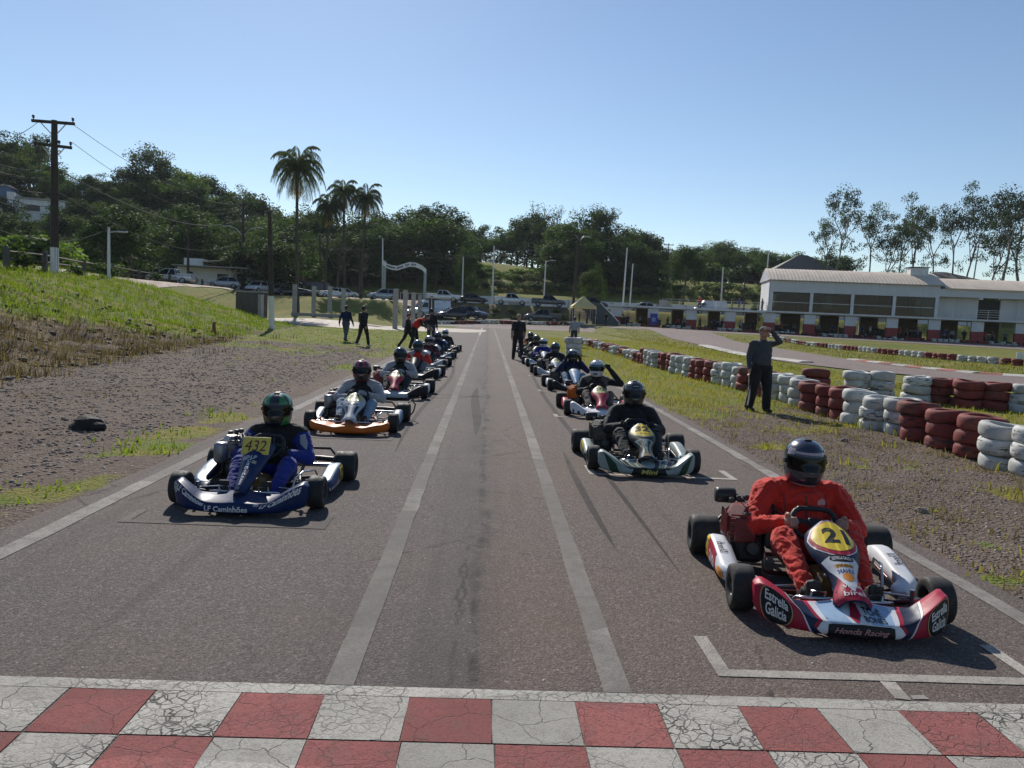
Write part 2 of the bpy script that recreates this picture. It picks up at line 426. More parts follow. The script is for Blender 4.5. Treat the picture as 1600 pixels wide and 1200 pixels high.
def band(name, pts, widths, mt, dz, step=1.0, parent=None, across=6):
    """strip of road that follows a centre line and lies on the terrain"""
    P = [Vector((x, y, 0)) for x, y in pts]; res = []
    for i in range(len(P)-1):          # catmull-rom
        p0, p1, p2, p3 = P[max(i-1, 0)], P[i], P[i+1], P[min(i+2, len(P)-1)]
        n = max(2, int((p2-p1).length/step))
        for k in range(n):
            u = k/n
            q = .5*((2*p1)+(p2-p0)*u+(2*p0-5*p1+4*p2-p3)*u*u+(3*p1-p0-3*p2+p3)*u**3)
            res.append((q, lerp(widths[i], widths[i+1], u)))
    res.append((P[-1], widths[-1]))
    mb = MB(); vs = []
    for i, (q, w) in enumerate(res):
        tg = (res[min(i+1, len(res)-1)][0]-res[max(i-1, 0)][0]).normalized(); nrm = Vector((tg.y, -tg.x, 0))
        for k in range(across+1):
            p_ = q+nrm*w*(k/across-.5); jag = 0
            if k in (0, across): p_ += nrm*.06*fbm(p_.x, p_.y, 1, 2.0)
            vs.append((p_.x, p_.y, hgt(p_.x, p_.y)+dz))
    n = across+1
    mb.add(vs, [(i*n+k, i*n+k+1, (i+1)*n+k+1, (i+1)*n+k) for i in range(len(res)-1) for k in range(across)], 0, True)
    return mb.build(name, mt, parent)
Z_A = .014
# main straight
mb = MB(); vs = []; ys = spaced([(-70, -4, 3), (-4, 60, .5), (60, 90, 1.5)])
for y in ys:
    for k, x in enumerate((-3.42, -3.1, 0, 3.35, 3.62)):
        j = 0
        if k == 0: j = .07*fbm(x, y, 2, 1.3)-.05
        if k == 4: j = .09*fbm(x, y, 5, 1.3)+.02
        vs.append((x+j, y, Z_A if 0 < k < 4 else Z_A-.016))
mb.add(vs, [(i*5+k, i*5+k+1, (i+1)*5+k+1, (i+1)*5+k) for i in range(len(ys)-1) for k in range(4)])
track = tag(mb.build('track', M_ASPH), kind='structure')
right_track = tag(band('track_return', [(46, 26.5), (30, 26.6), (22.5, 28.2), (18.2, 32.5), (17.3, 39), (18.3, 50), (20.2, 66), (22.3, 84), (23.5, 101)],
                   [6, 6, 6, 5.8, 5.8, 5.8, 6, 7, 8], M_ASPH2, .035), kind='structure')
cross = tag(band('track_crossing', [(-7, 91), (4, 92), (16, 95), (30, 95), (46, 92), (66, 86.5), (90, 80)], [10, 10, 9, 11, 11, 11, 11], M_ASPH2, .022, 1.5), kind='structure')
M_PATH = mat('pale_compacted_earth', (.34, .285, .235), .9, var=.25, vs=1.2, bump=.3)
path = tag(band('path', [(-20, 73.5), (-15, 69), (-10, 67), (-6.5, 67), (-3.2, 76)], [7, 10, 12, 13, 6], M_PATH, .03), kind='structure')
road = tag(band('road', [(-26.5, -10), (-28.5, 25), (-31, 50), (-36, 80), (-34, 104), (-12, 116), (10, 121), (60, 121), (120, 116)], [8, 8, 8, 8, 8, 8, 8, 8, 8], mat('brown_dirt_road', (.19, .125, .085), .95, var=.3, vs=.7, dirt=.2), .05, 2.0), kind='structure')
yard = tag(band('parking_ground', [(-10, 103), (0, 105.5), (14, 106)], [6, 8, 6], mat('yard_earth', (.16, .13, .10), .95, var=.3, vs=.8), .05, 1.5), kind='structure')

# ---------------------------------------------------------------- painted markings
def paint(name, col, wear, crack=0.0, crs=9.0):
    m, t, b = newmat(name); p = t.pos(); oi = t.n.new('ShaderNodeObjectInfo'); rn = oi.outputs['Random']
    n = t.noise(p, 7, 6, .7); g = t.noise(p, 120, 3, .7); v = t.voro(p, 85, 'F1', 1.0, 'Color')
    c = t.mix(t.ramp(t.noise(p, 2.5, 5, .6), [(.3, 0.0), (.7, .5)]), col, tuple(x*.68 for x in col))
    w = t.ramp(t.math('ADD', t.math('MULTIPLY', n, .6), t.math('MULTIPLY', g, .5)), [(.5+.2*(1-wear), 0.0), (.72+.25*(1-wear), 1.0)])
    sy = t.n.new('ShaderNodeMapping'); sy.inputs['Scale'].default_value = (.15, 1, 1); t.link(p, sy.inputs[0])
    pv = t.sep(t.voro(sy.outputs[0], 1.5, 'F1', 1.0, 'Color'))[1]
    c = t.mix(1.0, c, t.ramp(pv, [(0, .72), (.6, .95), (1, 1.18)]), 'MULTIPLY')
    c = t.mix(1.0, c, t.ramp(rn, [(0, .80), (1, 1.12)]), 'MULTIPLY')
    c = t.mix(w, c, (.115, .098, .088))
    c = t.mix(t.ramp(t.sep(v)[0], [(.0, .60), (.4, 0.0)]), c, tuple(x*.42 for x in col))
    c = t.mix(t.ramp(t.sep(t.voro(p, 200, 'F1', 1.0, 'Color'))[0], [(.0, .55), (.45, 0.0)]), c, tuple(x*.5 for x in col))
    hh = g
    if crack > 0:
        dv = t.n.new('ShaderNodeVectorMath'); dv.operation = 'ADD'
        nn = t.n.new('ShaderNodeTexNoise'); nn.inputs['Scale'].default_value = 14; t.link(p, nn.inputs['Vector'])
        sc = t.n.new('ShaderNodeVectorMath'); sc.operation = 'SCALE'; sc.inputs['Scale'].default_value = .06
        t.link(nn.outputs['Color'], sc.inputs[0]); t.link(p, dv.inputs[0]); t.link(sc.outputs[0], dv.inputs[1])
        e = t.voro(dv.outputs[0], crs, 'DISTANCE_TO_EDGE', 1.0, 'Distance')
        zone = t.math('MULTIPLY', t.ramp(t.noise(p, 2.6, 3, .5), [(.42, .10), (.56, 1.0)]), t.ramp(rn, [(.45, .05), (.8, 1.0)]))
        k = t.math('MULTIPLY', t.ramp(e, [(.02, 1.0), (.075, 0.0)]), t.math('MULTIPLY', zone, crack))
        e2 = t.voro(dv.outputs[0], crs*.18, 'DISTANCE_TO_EDGE', 1.0, 'Distance')
        k = t.math('MAXIMUM', k, t.math('MULTIPLY', t.ramp(e2, [(.002, .75), (.008, 0.0)]), crack))
        c = t.mix(k, c, (.055, .048, .042)); hh = t.math('SUBTRACT', g, t.math('MULTIPLY', k, 2.0))
    plug(t, b, 'Base Color', c); b.inputs['Roughness'].default_value = .9; b.inputs['Specular IOR Level'].default_value = .14
    t.link(t.bump(hh, .6, .006), b.inputs['Normal'])
    return m
M_WH = paint('worn_white_paint', (.29, .265, .24), .9)
M_WH2 = paint('grid_white_paint', (.40, .365, .325), .75)
M_CHW = paint('cracked_white_paint', (.53, .50, .445), .7, .9, 19)
M_CHR = paint('faded_red_paint', (.37, .13, .12), .75, .55, 17)
def stripe(name, outline, mt, z=Z_A+.004, parent=track):
    mb = MB(); n = len(outline)
    mb.add([(x, y, z) for x, y in outline], [tuple(range(n))])
    return mb.build(name, mt, parent, fix=False)
def rag_line(name, xa, xb, y0, y1, w, mt, st=.35, k=.012):
    mb = MB(); ys = spaced([(y0, y1, st)]); vs = []
    for y in ys:
        x = lerp(xa, xb, (y-y0)/(y1-y0))
        vs += [(x-w/2+k*fbm(x, y, 1, 3), y, Z_A+.004), (x+w/2+k*fbm(x, y, 8, 3), y, Z_A+.004)]
    mb.add(vs, [(2*i, 2*i+1, 2*i+3, 2*i+2) for i in range(len(ys)-1)])
    return mb.build(name, mt, track, fix=False)
rag_line('centre_line', -.60, -.60, 3.31, 58, .135, M_WH)
rag_line('centre_line', -.60, -.62, 58, 85, .16, M_CHW)
rag_line('centre_line', .665, .70, 3.31, 85, .13, M_WH)
rag_line('edge_line', -3.11, -2.95, 3.4, 60, .15, M_WH)
rag_line('edge_line', 3.33, 3.36, 3.2, 60, .13, M_WH, k=.03)
# chequered start line: three rows of squares with a white border
W = .366; x0 = -1.74
for r in range(3):
    ya, yb = 3.215-.352*r, 3.215-.352*(r+1)+.009
    for k in range(-9, 16):
        xa = x0+W*k+.006*r; red = (k+r) % 2 == 0
        dy = .0 if abs(xa) < 9 else 0
        j = [rnd.uniform(-.006, .006) for _ in range(4)]
        stripe('red_square' if red else 'white_square', [(xa+j[0], yb), (xa+W-.004+j[1], yb), (xa+W-.004+j[2], ya), (xa+j[3], ya)], M_CHR if red else M_CHW)
stripe('border_line', [(-5.2, 3.219), (5.0, 3.219), (5.0, 3.305), (-5.2, 3.305)], M_CHW)
def grid_box(x0, x1, y, full=True, w=.075, mt=None, leg=.36):
    mt = mt or M_WH2
    stripe('grid_line', [(x0, y), (x1, y), (x1, y+w), (x0, y+w)], mt)
    stripe('grid_line', [(x0, y+w), (x0+w, y+w), (x0+w, y+leg), (x0, y+leg)], mt)
    stripe('grid_line', [(x1-w, y+w), (x1, y+w), (x1, y+leg), (x1-w, y+leg)], mt)
grid_box(1.19, 2.86, 3.50, leg=.46)
stripe('grid_mark', [(1.97, 3.33), (2.04, 3.315), (2.06, 3.49), (1.985, 3.495)], M_WH2)
stripe('grid_mark', [(2.055, 3.325), (2.135, 3.33), (2.13, 3.37), (2.06, 3.36)], M_WH2)
grid_box(1.18, 2.82, 8.12, leg=.5)
M_WH3 = paint('faint_grid_paint', (.165, .145, .13), .8)
grid_box(-2.75, -1.18, 5.72, mt=M_WH3)
for (x, y) in ((1.2, 12.75), (1.2, 17.0), (1.2, 21.2)): grid_box(x, x+1.6, y)
for y in (9.75, 14.1, 18.3, 22.3): grid_box(-2.75, -1.18, y, mt=M_WH3)
# kerbs of the return track
M_KERB = paint('kerb_white', (.55, .52, .47), .5); M_KERBR = paint('kerb_red', (.38, .16, .13), .5)
def kerb(pts, n, mats, w=.9, parent=right_track):
    for i in range(n):
        u0, u1 = i/n, (i+1)/n
        def pt(u):
            s_ = u*(len(pts)-1); k = min(int(s_), len(pts)-2); f = s_-k
            return Vector((lerp(pts[k][0], pts[k+1][0], f), lerp(pts[k][1], pts[k+1][1], f), 0))
        a, b_ = pt(u0), pt(u1-.02/n); d = (b_-a).normalized(); nn = Vector((-d.y, d.x, 0))*w/2
        mb = MB(); za, zb = hgt(a.x, a.y)+.04, hgt(b_.x, b_.y)+.04
        mb.add([(*(a-nn).xy, za), (*(b_-nn).xy, zb), (*(b_+nn).xy, zb), (*(a+nn).xy, za), (*(a-nn*.7).xy, za+.06), (*(b_-nn*.7).xy, zb+.06), (*(b_+nn*.5).xy, zb+.06), (*(a+nn*.5).xy, za+.06)],
               [(4, 5, 6, 7), (0, 1, 5, 4), (1, 2, 6, 5), (2, 3, 7, 6), (3, 0, 4, 7)])
        mb.build('kerb_block', mats[i % len(mats)], parent)
kerb([(15.4, 36), (14.35, 41.5), (15.1, 48), (16.1, 56)], 10, [M_KERB])
kerb([(32, 29.8), (25, 30.6), (21.8, 32.8), (20.7, 37), (20.6, 42)], 18, [M_KERBR, M_KERB])
# ---------------------------------------------------------------- pavilion and pit boxes
M_WALL = mat('white_wall', (.62, .63, .64), .8, var=.12, vs=.7, dirt=.25)
M_PANEL = mat('pale_grey_metal_panel', (.52, .54, .56), .5, var=.08, vs=.5)
M_RED = mat('dark_red_wall_paint', (.26, .035, .035), .7, var=.2, vs=1.0, dirt=.25)
M_ROOF = mat('weathered_roof_sheet', (.64, .53, .42), .6, var=.14, vs=.6, dirt=.2)
M_CONC = mat('concrete', (.36, .34, .31), .9, var=.2, vs=1.3, bump=.3, dirt=.35)
M_CONCD = mat('dark_concrete', (.085, .082, .075), .9, var=.3, vs=1.0, dirt=.5)
M_WOOD = mat('dark_wood', (.052, .036, .028), .9, var=.35, vs=3, bump=.3)
M_WOODB = mat('brown_board', (.085, .062, .05), .85, var=.25, vs=1.5)
M_STEEL = mat('galvanised_steel', (.48, .49, .50), .4, .8, var=.15)
M_GLASS, _t, _b = newmat('window_glass')
_tr = _t.n.new('ShaderNodeBsdfTransparent'); _tr.inputs[0].default_value = (.22, .26, .25, 1)
_gl = _t.n.new('ShaderNodeBsdfGlossy'); _gl.inputs['Roughness'].default_value = .03
_fr = _t.n.new('ShaderNodeFresnel'); _fr.inputs[0].default_value = 1.35
_ms = _t.n.new('ShaderNodeMixShader'); _t.link(_fr.outputs[0], _ms.inputs[0]); _t.link(_tr.outputs[0], _ms.inputs[1]); _t.link(_gl.outputs[0], _ms.inputs[2]); _t.link(_ms.outputs[0], _t.n['Material Output'].inputs[0])
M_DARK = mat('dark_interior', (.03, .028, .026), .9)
M_WHITEP = mat('white_paint', (.70, .70, .68), .6, var=.1, vs=.8, dirt=.2)
M_BLACK = mat('black_plastic', (.014, .014, .015), .5, var=.2)
FT = .2166; FROT = -math.atan(FT)
def on_line(px):
    d = at(px, 500, 1.0); k = d.x; Y = 110/(1+FT*k); return Vector((k*Y, Y, 0))
P0 = on_line(1202); SPC = 5.15; BASE = .72
pav = thing('pavilion', 'long two-storey white pavilion with curved pale roof, glazed upper floor and red-based pillars', 'building', (P0.x, P0.y, BASE), FROT)
def part(mb, name, m, par): return mb.build(name, m, par)
def pillar(par, x, y=0.0, sign=False):
    a = MB().box((x, y, .72), (1.46, .42, 1.44)); lo = a.build('pillar_base', M_RED, par)
    a = MB().box((x, y, 2.09), (1.44, .40, 1.30)); a.build('pillar', M_WALL, par)
def opening_back(par, x0, x1, f0=.55, yb=6.4):
    w = x1-x0
    MB().box((x0+w*(f0+(1-f0)/2), yb, 1.38), (w*(1-f0), .12, 2.74)).build('back_wall', M_WOODB, par)
    MB().box((x0+w*f0-.1, yb-.15, 1.36), (.14, .14, 2.72)).build('post', M_WALL, par)
for k in range(0, 8): pillar(pav, SPC*k)
for k in range(0, 7): opening_back(pav, SPC*k, SPC*(k+1), .48+.1*((k*37) % 3)/3)
MB().box((17.3, 3.6, 2.875), (37.6, 8.2, .25)).build('floor_slab', M_CONC, pav)
MB().box((17.3, -.56, 2.93), (37.6, .12, .20)).build('slab_edge', M_WALL, pav)
# upper floor: glazed part
MAINX = SPC*4
for k in range(5): MB().box((SPC*k, -.1, 4.3), (.38, .36, 2.6)).build('column', M_WALL, pav)
for k in range(4):
    xa, xb = SPC*k+.19, SPC*(k+1)-.19; w = (xb-xa)/3
    for j in range(3):
        for (z0, z1) in ((3.02, 4.22), (4.30, 5.58)):
            MB().box((xa+w*(j+.5), .02, (z0+z1)/2), (w-.03, .03, z1-z0)).build('window_pane', M_GLASS, pav)
    MB().box(((xa+xb)/2, -.02, 4.26), (xb-xa, .08, .07)).build('window_rail', M_PANEL, pav)
    for j in (1, 2): MB().box((xa+w*j, .02, 4.3), (.04, .05, 2.56)).build('mullion', M_BLACK, pav)
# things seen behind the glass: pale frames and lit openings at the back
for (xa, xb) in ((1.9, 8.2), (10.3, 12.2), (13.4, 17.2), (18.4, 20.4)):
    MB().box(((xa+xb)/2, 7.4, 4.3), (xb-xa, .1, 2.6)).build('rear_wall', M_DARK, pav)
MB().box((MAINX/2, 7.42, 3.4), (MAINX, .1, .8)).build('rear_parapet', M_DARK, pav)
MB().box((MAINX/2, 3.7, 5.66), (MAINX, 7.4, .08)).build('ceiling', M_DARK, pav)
for k in range(9):
    MB().box((1.2+2.3*k, 2.2+.4*(k % 3), 3.45), (.9, .6, .06)).cyl((1.2+2.3*k, 2.2+.4*(k % 3), 3.0), (1.2+2.3*k, 2.2+.4*(k % 3), 3.42), .05, 6).build('table', M_WHITEP, pav)
# sheet-metal band in separate sheets
for k in range(20):
    w = (MAINX+.5)/20
    MB().box((-.25+w*(k+.5), -.28+.004*(k % 2), 6.35), (w-.015, .05, 1.5)).build('cladding_panel', M_PANEL, pav)
MB().box((-.28, 3.8, 5.1), (.12, 7.9, 4.2)).build('end_wall', M_WALL, pav)
def arch_roof(par, x0, x1, z_eave, rise, depth, n, ov=.75):
    w = (x1-x0)/n; prof = []
    for i in range(13):
        u = i/12; y = -ov+(depth+2*ov)*u
        prof.append((y, z_eave+rise*(1-abs(2*u-1)**1.3)))
    for k in range(n):
        mb = MB(); a, b_ = x0+w*k, x0+w*(k+1)-.012
        zz = .004*(k % 2)
        top = [[(x, y, z+.05+zz+.025*(j % 2)) for (y, z) in prof] for j, x in enumerate([a+(b_-a)*q/6 for q in range(7)])]
        bot = [[(x, y, z) for (y, z) in prof] for x in (a, b_)]
        mb.loft(top, 0, False, False, False); mb.loft(bot, 0, True, False, False)
        mb.add([prof_pt for prof_pt in [(a, prof[0][0], prof[0][1]), (b_, prof[0][0], prof[0][1]), (b_, prof[0][0], prof[0][1]+.05), (a, prof[0][0], prof[0][1]+.05)]], [(0, 1, 2, 3)])
        mb.build('roof_sheet', M_ROOF, par, fix=False)
    for x in (x0+.05, x1-.05):
        MB().prism([(y, z) for (y, z) in prof], x-.02, x+.02, axis='x').build('gable', M_PANEL, par)
arch_roof(pav, -.55, MAINX+.55, 7.12, 1.75, 7.6, 16)
# balcony part on the right, lower roof
for k in range(12):
    w = (SPC*7.1-MAINX-.3)/12
    if k in (4, 5): continue
    MB().box((MAINX+.3+w*(k+.5), 1.3+.004*(k % 2), 4.45), (w-.015, .06, 2.9)).build('wall_panel', M_PANEL, pav)
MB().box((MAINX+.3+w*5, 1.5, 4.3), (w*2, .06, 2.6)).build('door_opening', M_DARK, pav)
for z in (3.35, 3.65, 3.95, 4.2): MB().box((MAINX+.3+w*8, -.5, z), (SPC*3.1-.6, .035, .035)).build('balcony_rail', M_STEEL, pav)
for k in range(12): MB().box((MAINX+.5+k*1.4, -.5, 3.6), (.04, .04, 1.2)).build('rail_post', M_STEEL, pav)
MB().box((MAINX+SPC*1.55, -.28, 6.25), (SPC*3.1, .06, .95)).build('fascia', M_PANEL, pav)
MB().box((MAINX+SPC*1.95, .9, 4.4), (.1, .1, 2.8)).build('downpipe', M_WALL, pav)
arch_roof(pav, MAINX+.75, SPC*7.15, 6.78, 1.5, 7.6, 12)
MB().box((MAINX-1.6, 3.2, 9.0), (2.2, 1.6, 1.1)).build('water_tank_box', M_WALL, pav)
MB().box((MAINX-1.6, 3.2, 9.63), (2.5, 1.9, .1)).build('tank_lid', M_CONCD, pav)

pit = thing('pit_boxes', 'row of open pit boxes with white and red pillars left of the pavilion', 'pit boxes', (P0.x, P0.y, BASE-.1), FROT)
for k in range(1, 5): pillar(pit, -SPC*k)
for k in range(1, 5): opening_back(pit, -SPC*k, -SPC*(k-1)-.8, .62)
MB().box((-SPC*2.12-.2, 3.0, 2.88), (SPC*4.25-.9, 7.0, .24)).build('roof_slab', M_CONC, pit)
MB().box((-SPC*2.12-.2, -.56, 2.93), (SPC*4.25-.9, .1, .24)).build('slab_edge', M_WALL, pit)
MB().box((-SPC*2.75, .8, 3.5), (1.1, 1.1, 1.0)).build('chimney_block', M_CONC, pit)
for k in range(13): MB().box((-.5-k*1.15, -.35, 3.6), (.045, .045, 1.15)).build('rail_post', M_STEEL, pit)
for z in (3.45, 3.8, 4.13): MB().box((-7.4, -.35, z), (13.9, .04, .04)).build('rail', M_STEEL, pit)
ban = thing('banner', 'tall blue banner with a white ring emblem leaning on a pit pillar', 'banner', M=pit.matrix_basis @ T(-SPC*3+.1, -.42, .12))
MB().box((0, 0, .98), (.98, .05, 1.9)).build('cloth', mat('blue_banner_cloth', (.02, .05, .33), .6), ban)
_e = MB()
for k in range(20):
    a0, a1 = 2*PI*k/20, 2*PI*(k+1)/20
    _e.add([(.26*math.cos(a0), -.03, 1.1+.26*math.sin(a0)), (.26*math.cos(a1), -.03, 1.1+.26*math.sin(a1)), (.2*math.cos(a1), -.03, 1.1+.2*math.sin(a1)), (.2*math.cos(a0), -.03, 1.1+.2*math.sin(a0))], [(0, 1, 2, 3)])
_e.box((0, -.03, 1.1), (.06, .01, .34)); _e.box((0, -.03, .35), (.5, .01, .07))
_e.build('emblem', M_WHITEP, ban)
rb = tag(MB().box((0, 0, .62), (1.15, .8, 1.25), bev=.08).box((0, 0, 1.29), (1.2, .85, .1), bev=.03).box((0, -.42, .9), (.5, .05, .06)).build('fuel_cabinet', M_RED), 'dark red cabinet in front of the leftmost pit pillar', 'cabinet')
rb.matrix_basis = pit.matrix_basis @ T(-SPC*4+.1, -1.1, 0)

# marquee and tarpaulin left of the pits
def ground_at(px, Y): q = at(px, 500, Y); return Vector((q.x, q.y, hgt(q.x, q.y)))
g = ground_at(910, 101.5)
tent = thing('canopy_tent', 'pointed pale yellow canopy tent beside the dark wooden lamp pole', 'tent', g)
mb = MB(); w = 1.6
ring0 = [(-w, -w, 2.05), (w, -w, 2.05), (w, w, 2.05), (-w, w, 2.05)]; ring1 = [(x*1, y*1, 2.35) for x, y, z in ring0]; ring2 = [(x*.5, y*.5, 3.0) for x, y, z in ring0]; ring3 = [(x*.04, y*.04, 3.75) for x, y, z in ring0]
mb.loft([ring0, ring1, ring2, ring3], 0, False, True, False)
mb.build('canopy', mat('yellow_canvas', (.62, .50, .22), .8, var=.2, vs=1.5), tent, fix=False)
for sx in (-1, 1):
    for sy in (-1, 1): MB().cyl((sx*w*.97, sy*w*.97, 0), (sx*w*.97, sy*w*.97, 2.1), .035, 6).build('leg', M_STEEL, tent)
g = ground_at(944, 103)
tarp = thing('tarpaulin_shelter', 'dark blue-grey sloping tarpaulin shelter between the yellow tent and the pits', 'shelter', g)
mb = MB(); mb.add([(-1.7, -.6, 2.9), (-.7, -.6, 2.95), (1.9, -.6, .5), (-1.7, 2, 2.9), (-.7, 2, 2.95), (1.9, 2, .5)], [(0, 1, 4, 3), (1, 2, 5, 4), (0, 3, 4, 1)])
mb.add([(-1.7, -.62, 0.02), (-1.7, -.62, 2.88), (-.7, -.62, 2.93), (1.9, -.62, .48), (1.7, -.62, .02)], [(0, 1, 2, 3, 4)])
mb.build('sheet', mat('blue_grey_tarp', (.055, .075, .085), .6, var=.3, vs=2), tarp, fix=False)
for p in ((-1.65, -.55), (-1.65, 1.95), (-.7, 1.95)): MB().cyl((*p, 0), (*p, 2.9), .04, 6).build('pole', M_STEEL, tarp)
MB().box((.6, -.66, 1.74), (3.6, .04, .1), M=RY(.0)).build('seam', M_STEEL, tarp).matrix_basis = T(.6, -.66, 1.74) @ RY(rad(43.3)) @ T(-.6, .66, -1.74)

# ---------------------------------------------------------------- houses
def window(par, x, y, z, w, h, M=None, dirx=True):
    f = MB().box((x, y, z), (w+.16, .07, h+.16)).build('window_frame', M_WHITEP, par)
    MB().box((x, y-.04, z), (w, .02, h)).build('pane', M_GLASS, f)
g = at(333, 446, 110); g.z = hgt(g.x, g.y)
h1 = thing('white_house', 'low white flat-roofed house with stepped parapet left of the tall palm', 'house', g, rad(8))
MB().box((0, 2.5, 1.45), (9.6, 5, 2.9)).build('wall', M_WHITEP, h1)
MB().box((-3.0, 3.0, 3.55), (2.6, 3, 1.3)).build('parapet', M_WHITEP, h1)
MB().box((3.0, 3.4, 3.4), (2.2, 3, 1.0)).build('parapet', M_WHITEP, h1)
mb = MB(); mb.add([(-1.8, .3, 3.7), (4.6, .3, 4.35), (4.6, 4.5, 4.45), (-1.8, 4.5, 3.8), (-1.8, .3, 3.82), (4.6, .3, 4.47), (4.6, 4.5, 4.57), (-1.8, 4.5, 3.92)], [(3, 2, 1, 0), (4, 5, 6, 7), (0, 1, 5, 4), (1, 2, 6, 5), (2, 3, 7, 6), (3, 0, 4, 7)])
mb.build('roof', M_ROOF, h1)
MB().box((.2, -.25, 2.98), (10, 5.7, .12)).build('roof_slab', M_CONC, h1)
window(h1, -3.1, -.02, 1.95, .7, .6); window(h1, 1.3, -.02, 1.75, 1.5, .75)
MB().box((4.0, -.02, 1.1), (.8, .08, 2.1)).build('door', M_WOOD, h1)
g = at(425, 446, 116); g.z = hgt(g.x, g.y)
h2 = thing('brick_house', 'shaded dark brick house under trees right of the white house', 'house', g, rad(5))
MB().box((0, 3, 1.5), (9, 6, 3)).build('wall', mat('old_brick', (.17, .085, .06), .9, var=.3, vs=2), h2)
MB().prism([(-5, 3.02), (5, 3.02), (4.6, 3.3), (0, 4.4), (-4.6, 3.3)], -.6, 6.6, axis='y').build('roof', M_CONCD, h2)
window(h2, -2.8, -.02, 1.7, 1.3, 1.0); window(h2, .4, -.02, 1.7, 1.3, 1.0)
MB().box((2.8, -.02, 1.1), (.9, .08, 2.1)).build('door', M_WOOD, h2)
g = at(28, 338, 150); g.z = hgt(g.x, g.y)
h3 = thing('hillside_house', 'white and blue modern house high on the wooded left hillside', 'house', (g.x, g.y, g.z), rad(20))
zz = at(28, 330, 150).z-g.z
MB().box((-4, 4, zz/2), (5, 7, zz+9)).build('wall', mat('blue_render', (.10, .16, .28), .8), h3)
MB().box((3.2, 4, zz/2), (9, 6, zz+5)).build('wall', M_WHITEP, h3)
MB().box((-1.2, 3.4, zz/2+.4), (1.2, 6.5, zz+6.3)).build('wall', M_WHITEP, h3)
MB().box((3.2, 4, zz+2.68), (9.6, 6.6, .3)).build('roof', M_CONC, h3); MB().box((-4, 4, zz+4.66), (5.4, 7.4, .3)).build('roof', M_CONC, h3)
window(h3, 2.2, .97, zz+.9, 2.6, 1.1)
for (px, py, Y, w, hh, lab, nm) in ((1262, 418, 140, 6.5, 2.6, 'house with dark pyramid roof rising behind the pavilion', 'hip_roof_house'), (1487, 432, 130, 6.5, 1.0, 'low dark-roofed house seen just above the right pavilion roof', 'low_house')):
    g = at(px, py, Y); b0 = hgt(g.x, g.y)
    hs = thing(nm, lab, 'house', (g.x, g.y, b0), rad(-8))
    tz = g.z-b0
    MB().box((0, 4, tz/2-.4), (w*1.7, 8, max(1, tz-.8))).build('wall', M_WALL, hs)
    MB().loft([[(-w, -.6, tz-.8), (w, -.6, tz-.8), (w, 8.6, tz-.8), (-w, 8.6, tz-.8)], [(-w*.12, 3.9, tz+hh), (w*.12, 3.9, tz+hh), (w*.12, 4.1, tz+hh), (-w*.12, 4.1, tz+hh)]], 0, False).build('roof', mat('dark_fibre_roof', (.095, .09, .085), .8), hs)
g = at(100, 275, 178); b0 = hgt(g.x, g.y)
hs = thing('hilltop_house', 'pale long roof peeping out between trees on the left hilltop', 'house', (g.x+16, g.y+4, b0), rad(6))
MB().box((0, 3, (g.z-b0)/2-.6), (24, 6, g.z-b0-1.2)).build('wall', M_WHITEP, hs); MB().box((0, 3, g.z-b0-.8), (26, 8, .5)).build('roof', M_ROOF, hs)

# ---------------------------------------------------------------- walls, fences, posts
wl_ = thing('panel_wall', 'long low pale concrete panel wall behind the parked pickups', 'wall', (0, 131, 0))
for k in range(36):
    x = -8+k*2.55; z = hgt(x, 130.7)
    MB().box((x, .0+.05*(k % 2), z+.77), (2.45, .12, 1.5), bev=.02).build('wall_panel', M_WALL if k % 5 else M_CONC, wl_)
    MB().box((x-1.27, -.03, z+.8), (.16, .2, 1.6)).build('post', M_CONC, wl_)
pf = thing('mesh_fence', 'dark panelled fence with white frames right of the arch posts', 'fence', (0, 126, 0))
for k in range(5):
    x = at(632+k*12, 455, 126).x; z = hgt(x, 126)
    MB().box((x, 0, z+.75), (1.2, .05, 1.1)).build('fence_panel', M_BLACK, pf); MB().box((x, -.04, z+1.33), (1.28, .06, .06)).build('rail', M_WHITEP, pf); MB().box((x-.62, -.02, z+.7), (.06, .08, 1.4)).build('post', M_WHITEP, pf)
fence = thing('rail_fence', 'weathered post and rail fence along the top of the grassy bank', 'fence', (0, 0, 0))
FP = [(10, 416, 41), (70, 420, 46), (131, 427, 58), (175, 431, 67), (217, 437, 76), (265, 443, 87), (292, 446, 93), (316, 449, 98), (338, 452, 103), (362, 454, 108)]
tops = []
for (px, py, Y) in FP:
    q = at(px, py, Y); z0 = hgt(q.x, q.y); tp = at(px, py-1.05*F_PX/Y, Y).z
    MB().box((q.x, q.y, (z0-.2+tp)/2), (.26, .24, tp-z0+.2), bev=.02).build('post', M_CONCD, fence); tops.append(Vector((q.x, q.y, tp)))
for a, b_ in zip(tops[:-1], tops[1:]):
    for dz in (-.22, -.62):
        MB().tube([a+V(0, 0, dz), b_+V(0, 0, dz)], .055, 6).build('rail', M_WOODB, fence)
rw = thing('retaining_wall', 'dark retaining wall where the grass bank ends by the wooden pole', 'wall')
a, b_ = at(372, 470, 78), at(414, 478, 73); d = (b_-a); a.z = b_.z = 0
L = (b_-a).length
rw.location = (a.x, a.y, 0); rw.rotation_euler = (0, 0, math.atan2((b_-a).y, (b_-a).x))
zt = at(400, 457, 74).z
for k in range(4):
    MB().box((L*(k+.5)/4, 0, zt/2+.02*(k % 2)), (L/4-.02, .5, zt), bev=.02).build('concrete_block', M_CONCD, rw)
MB().box((L-.25, -.3, zt/2-.1), (.7, .3, zt-.15)).build('end_pillar', M_CONC, rw)
MB().box((L/2, 0, zt+.06), (L+.2, .62, .12)).build('coping', M_CONC, rw)
cp = thing('concrete_post_row', 'four tall concrete posts on a low wall below the palms', 'posts')
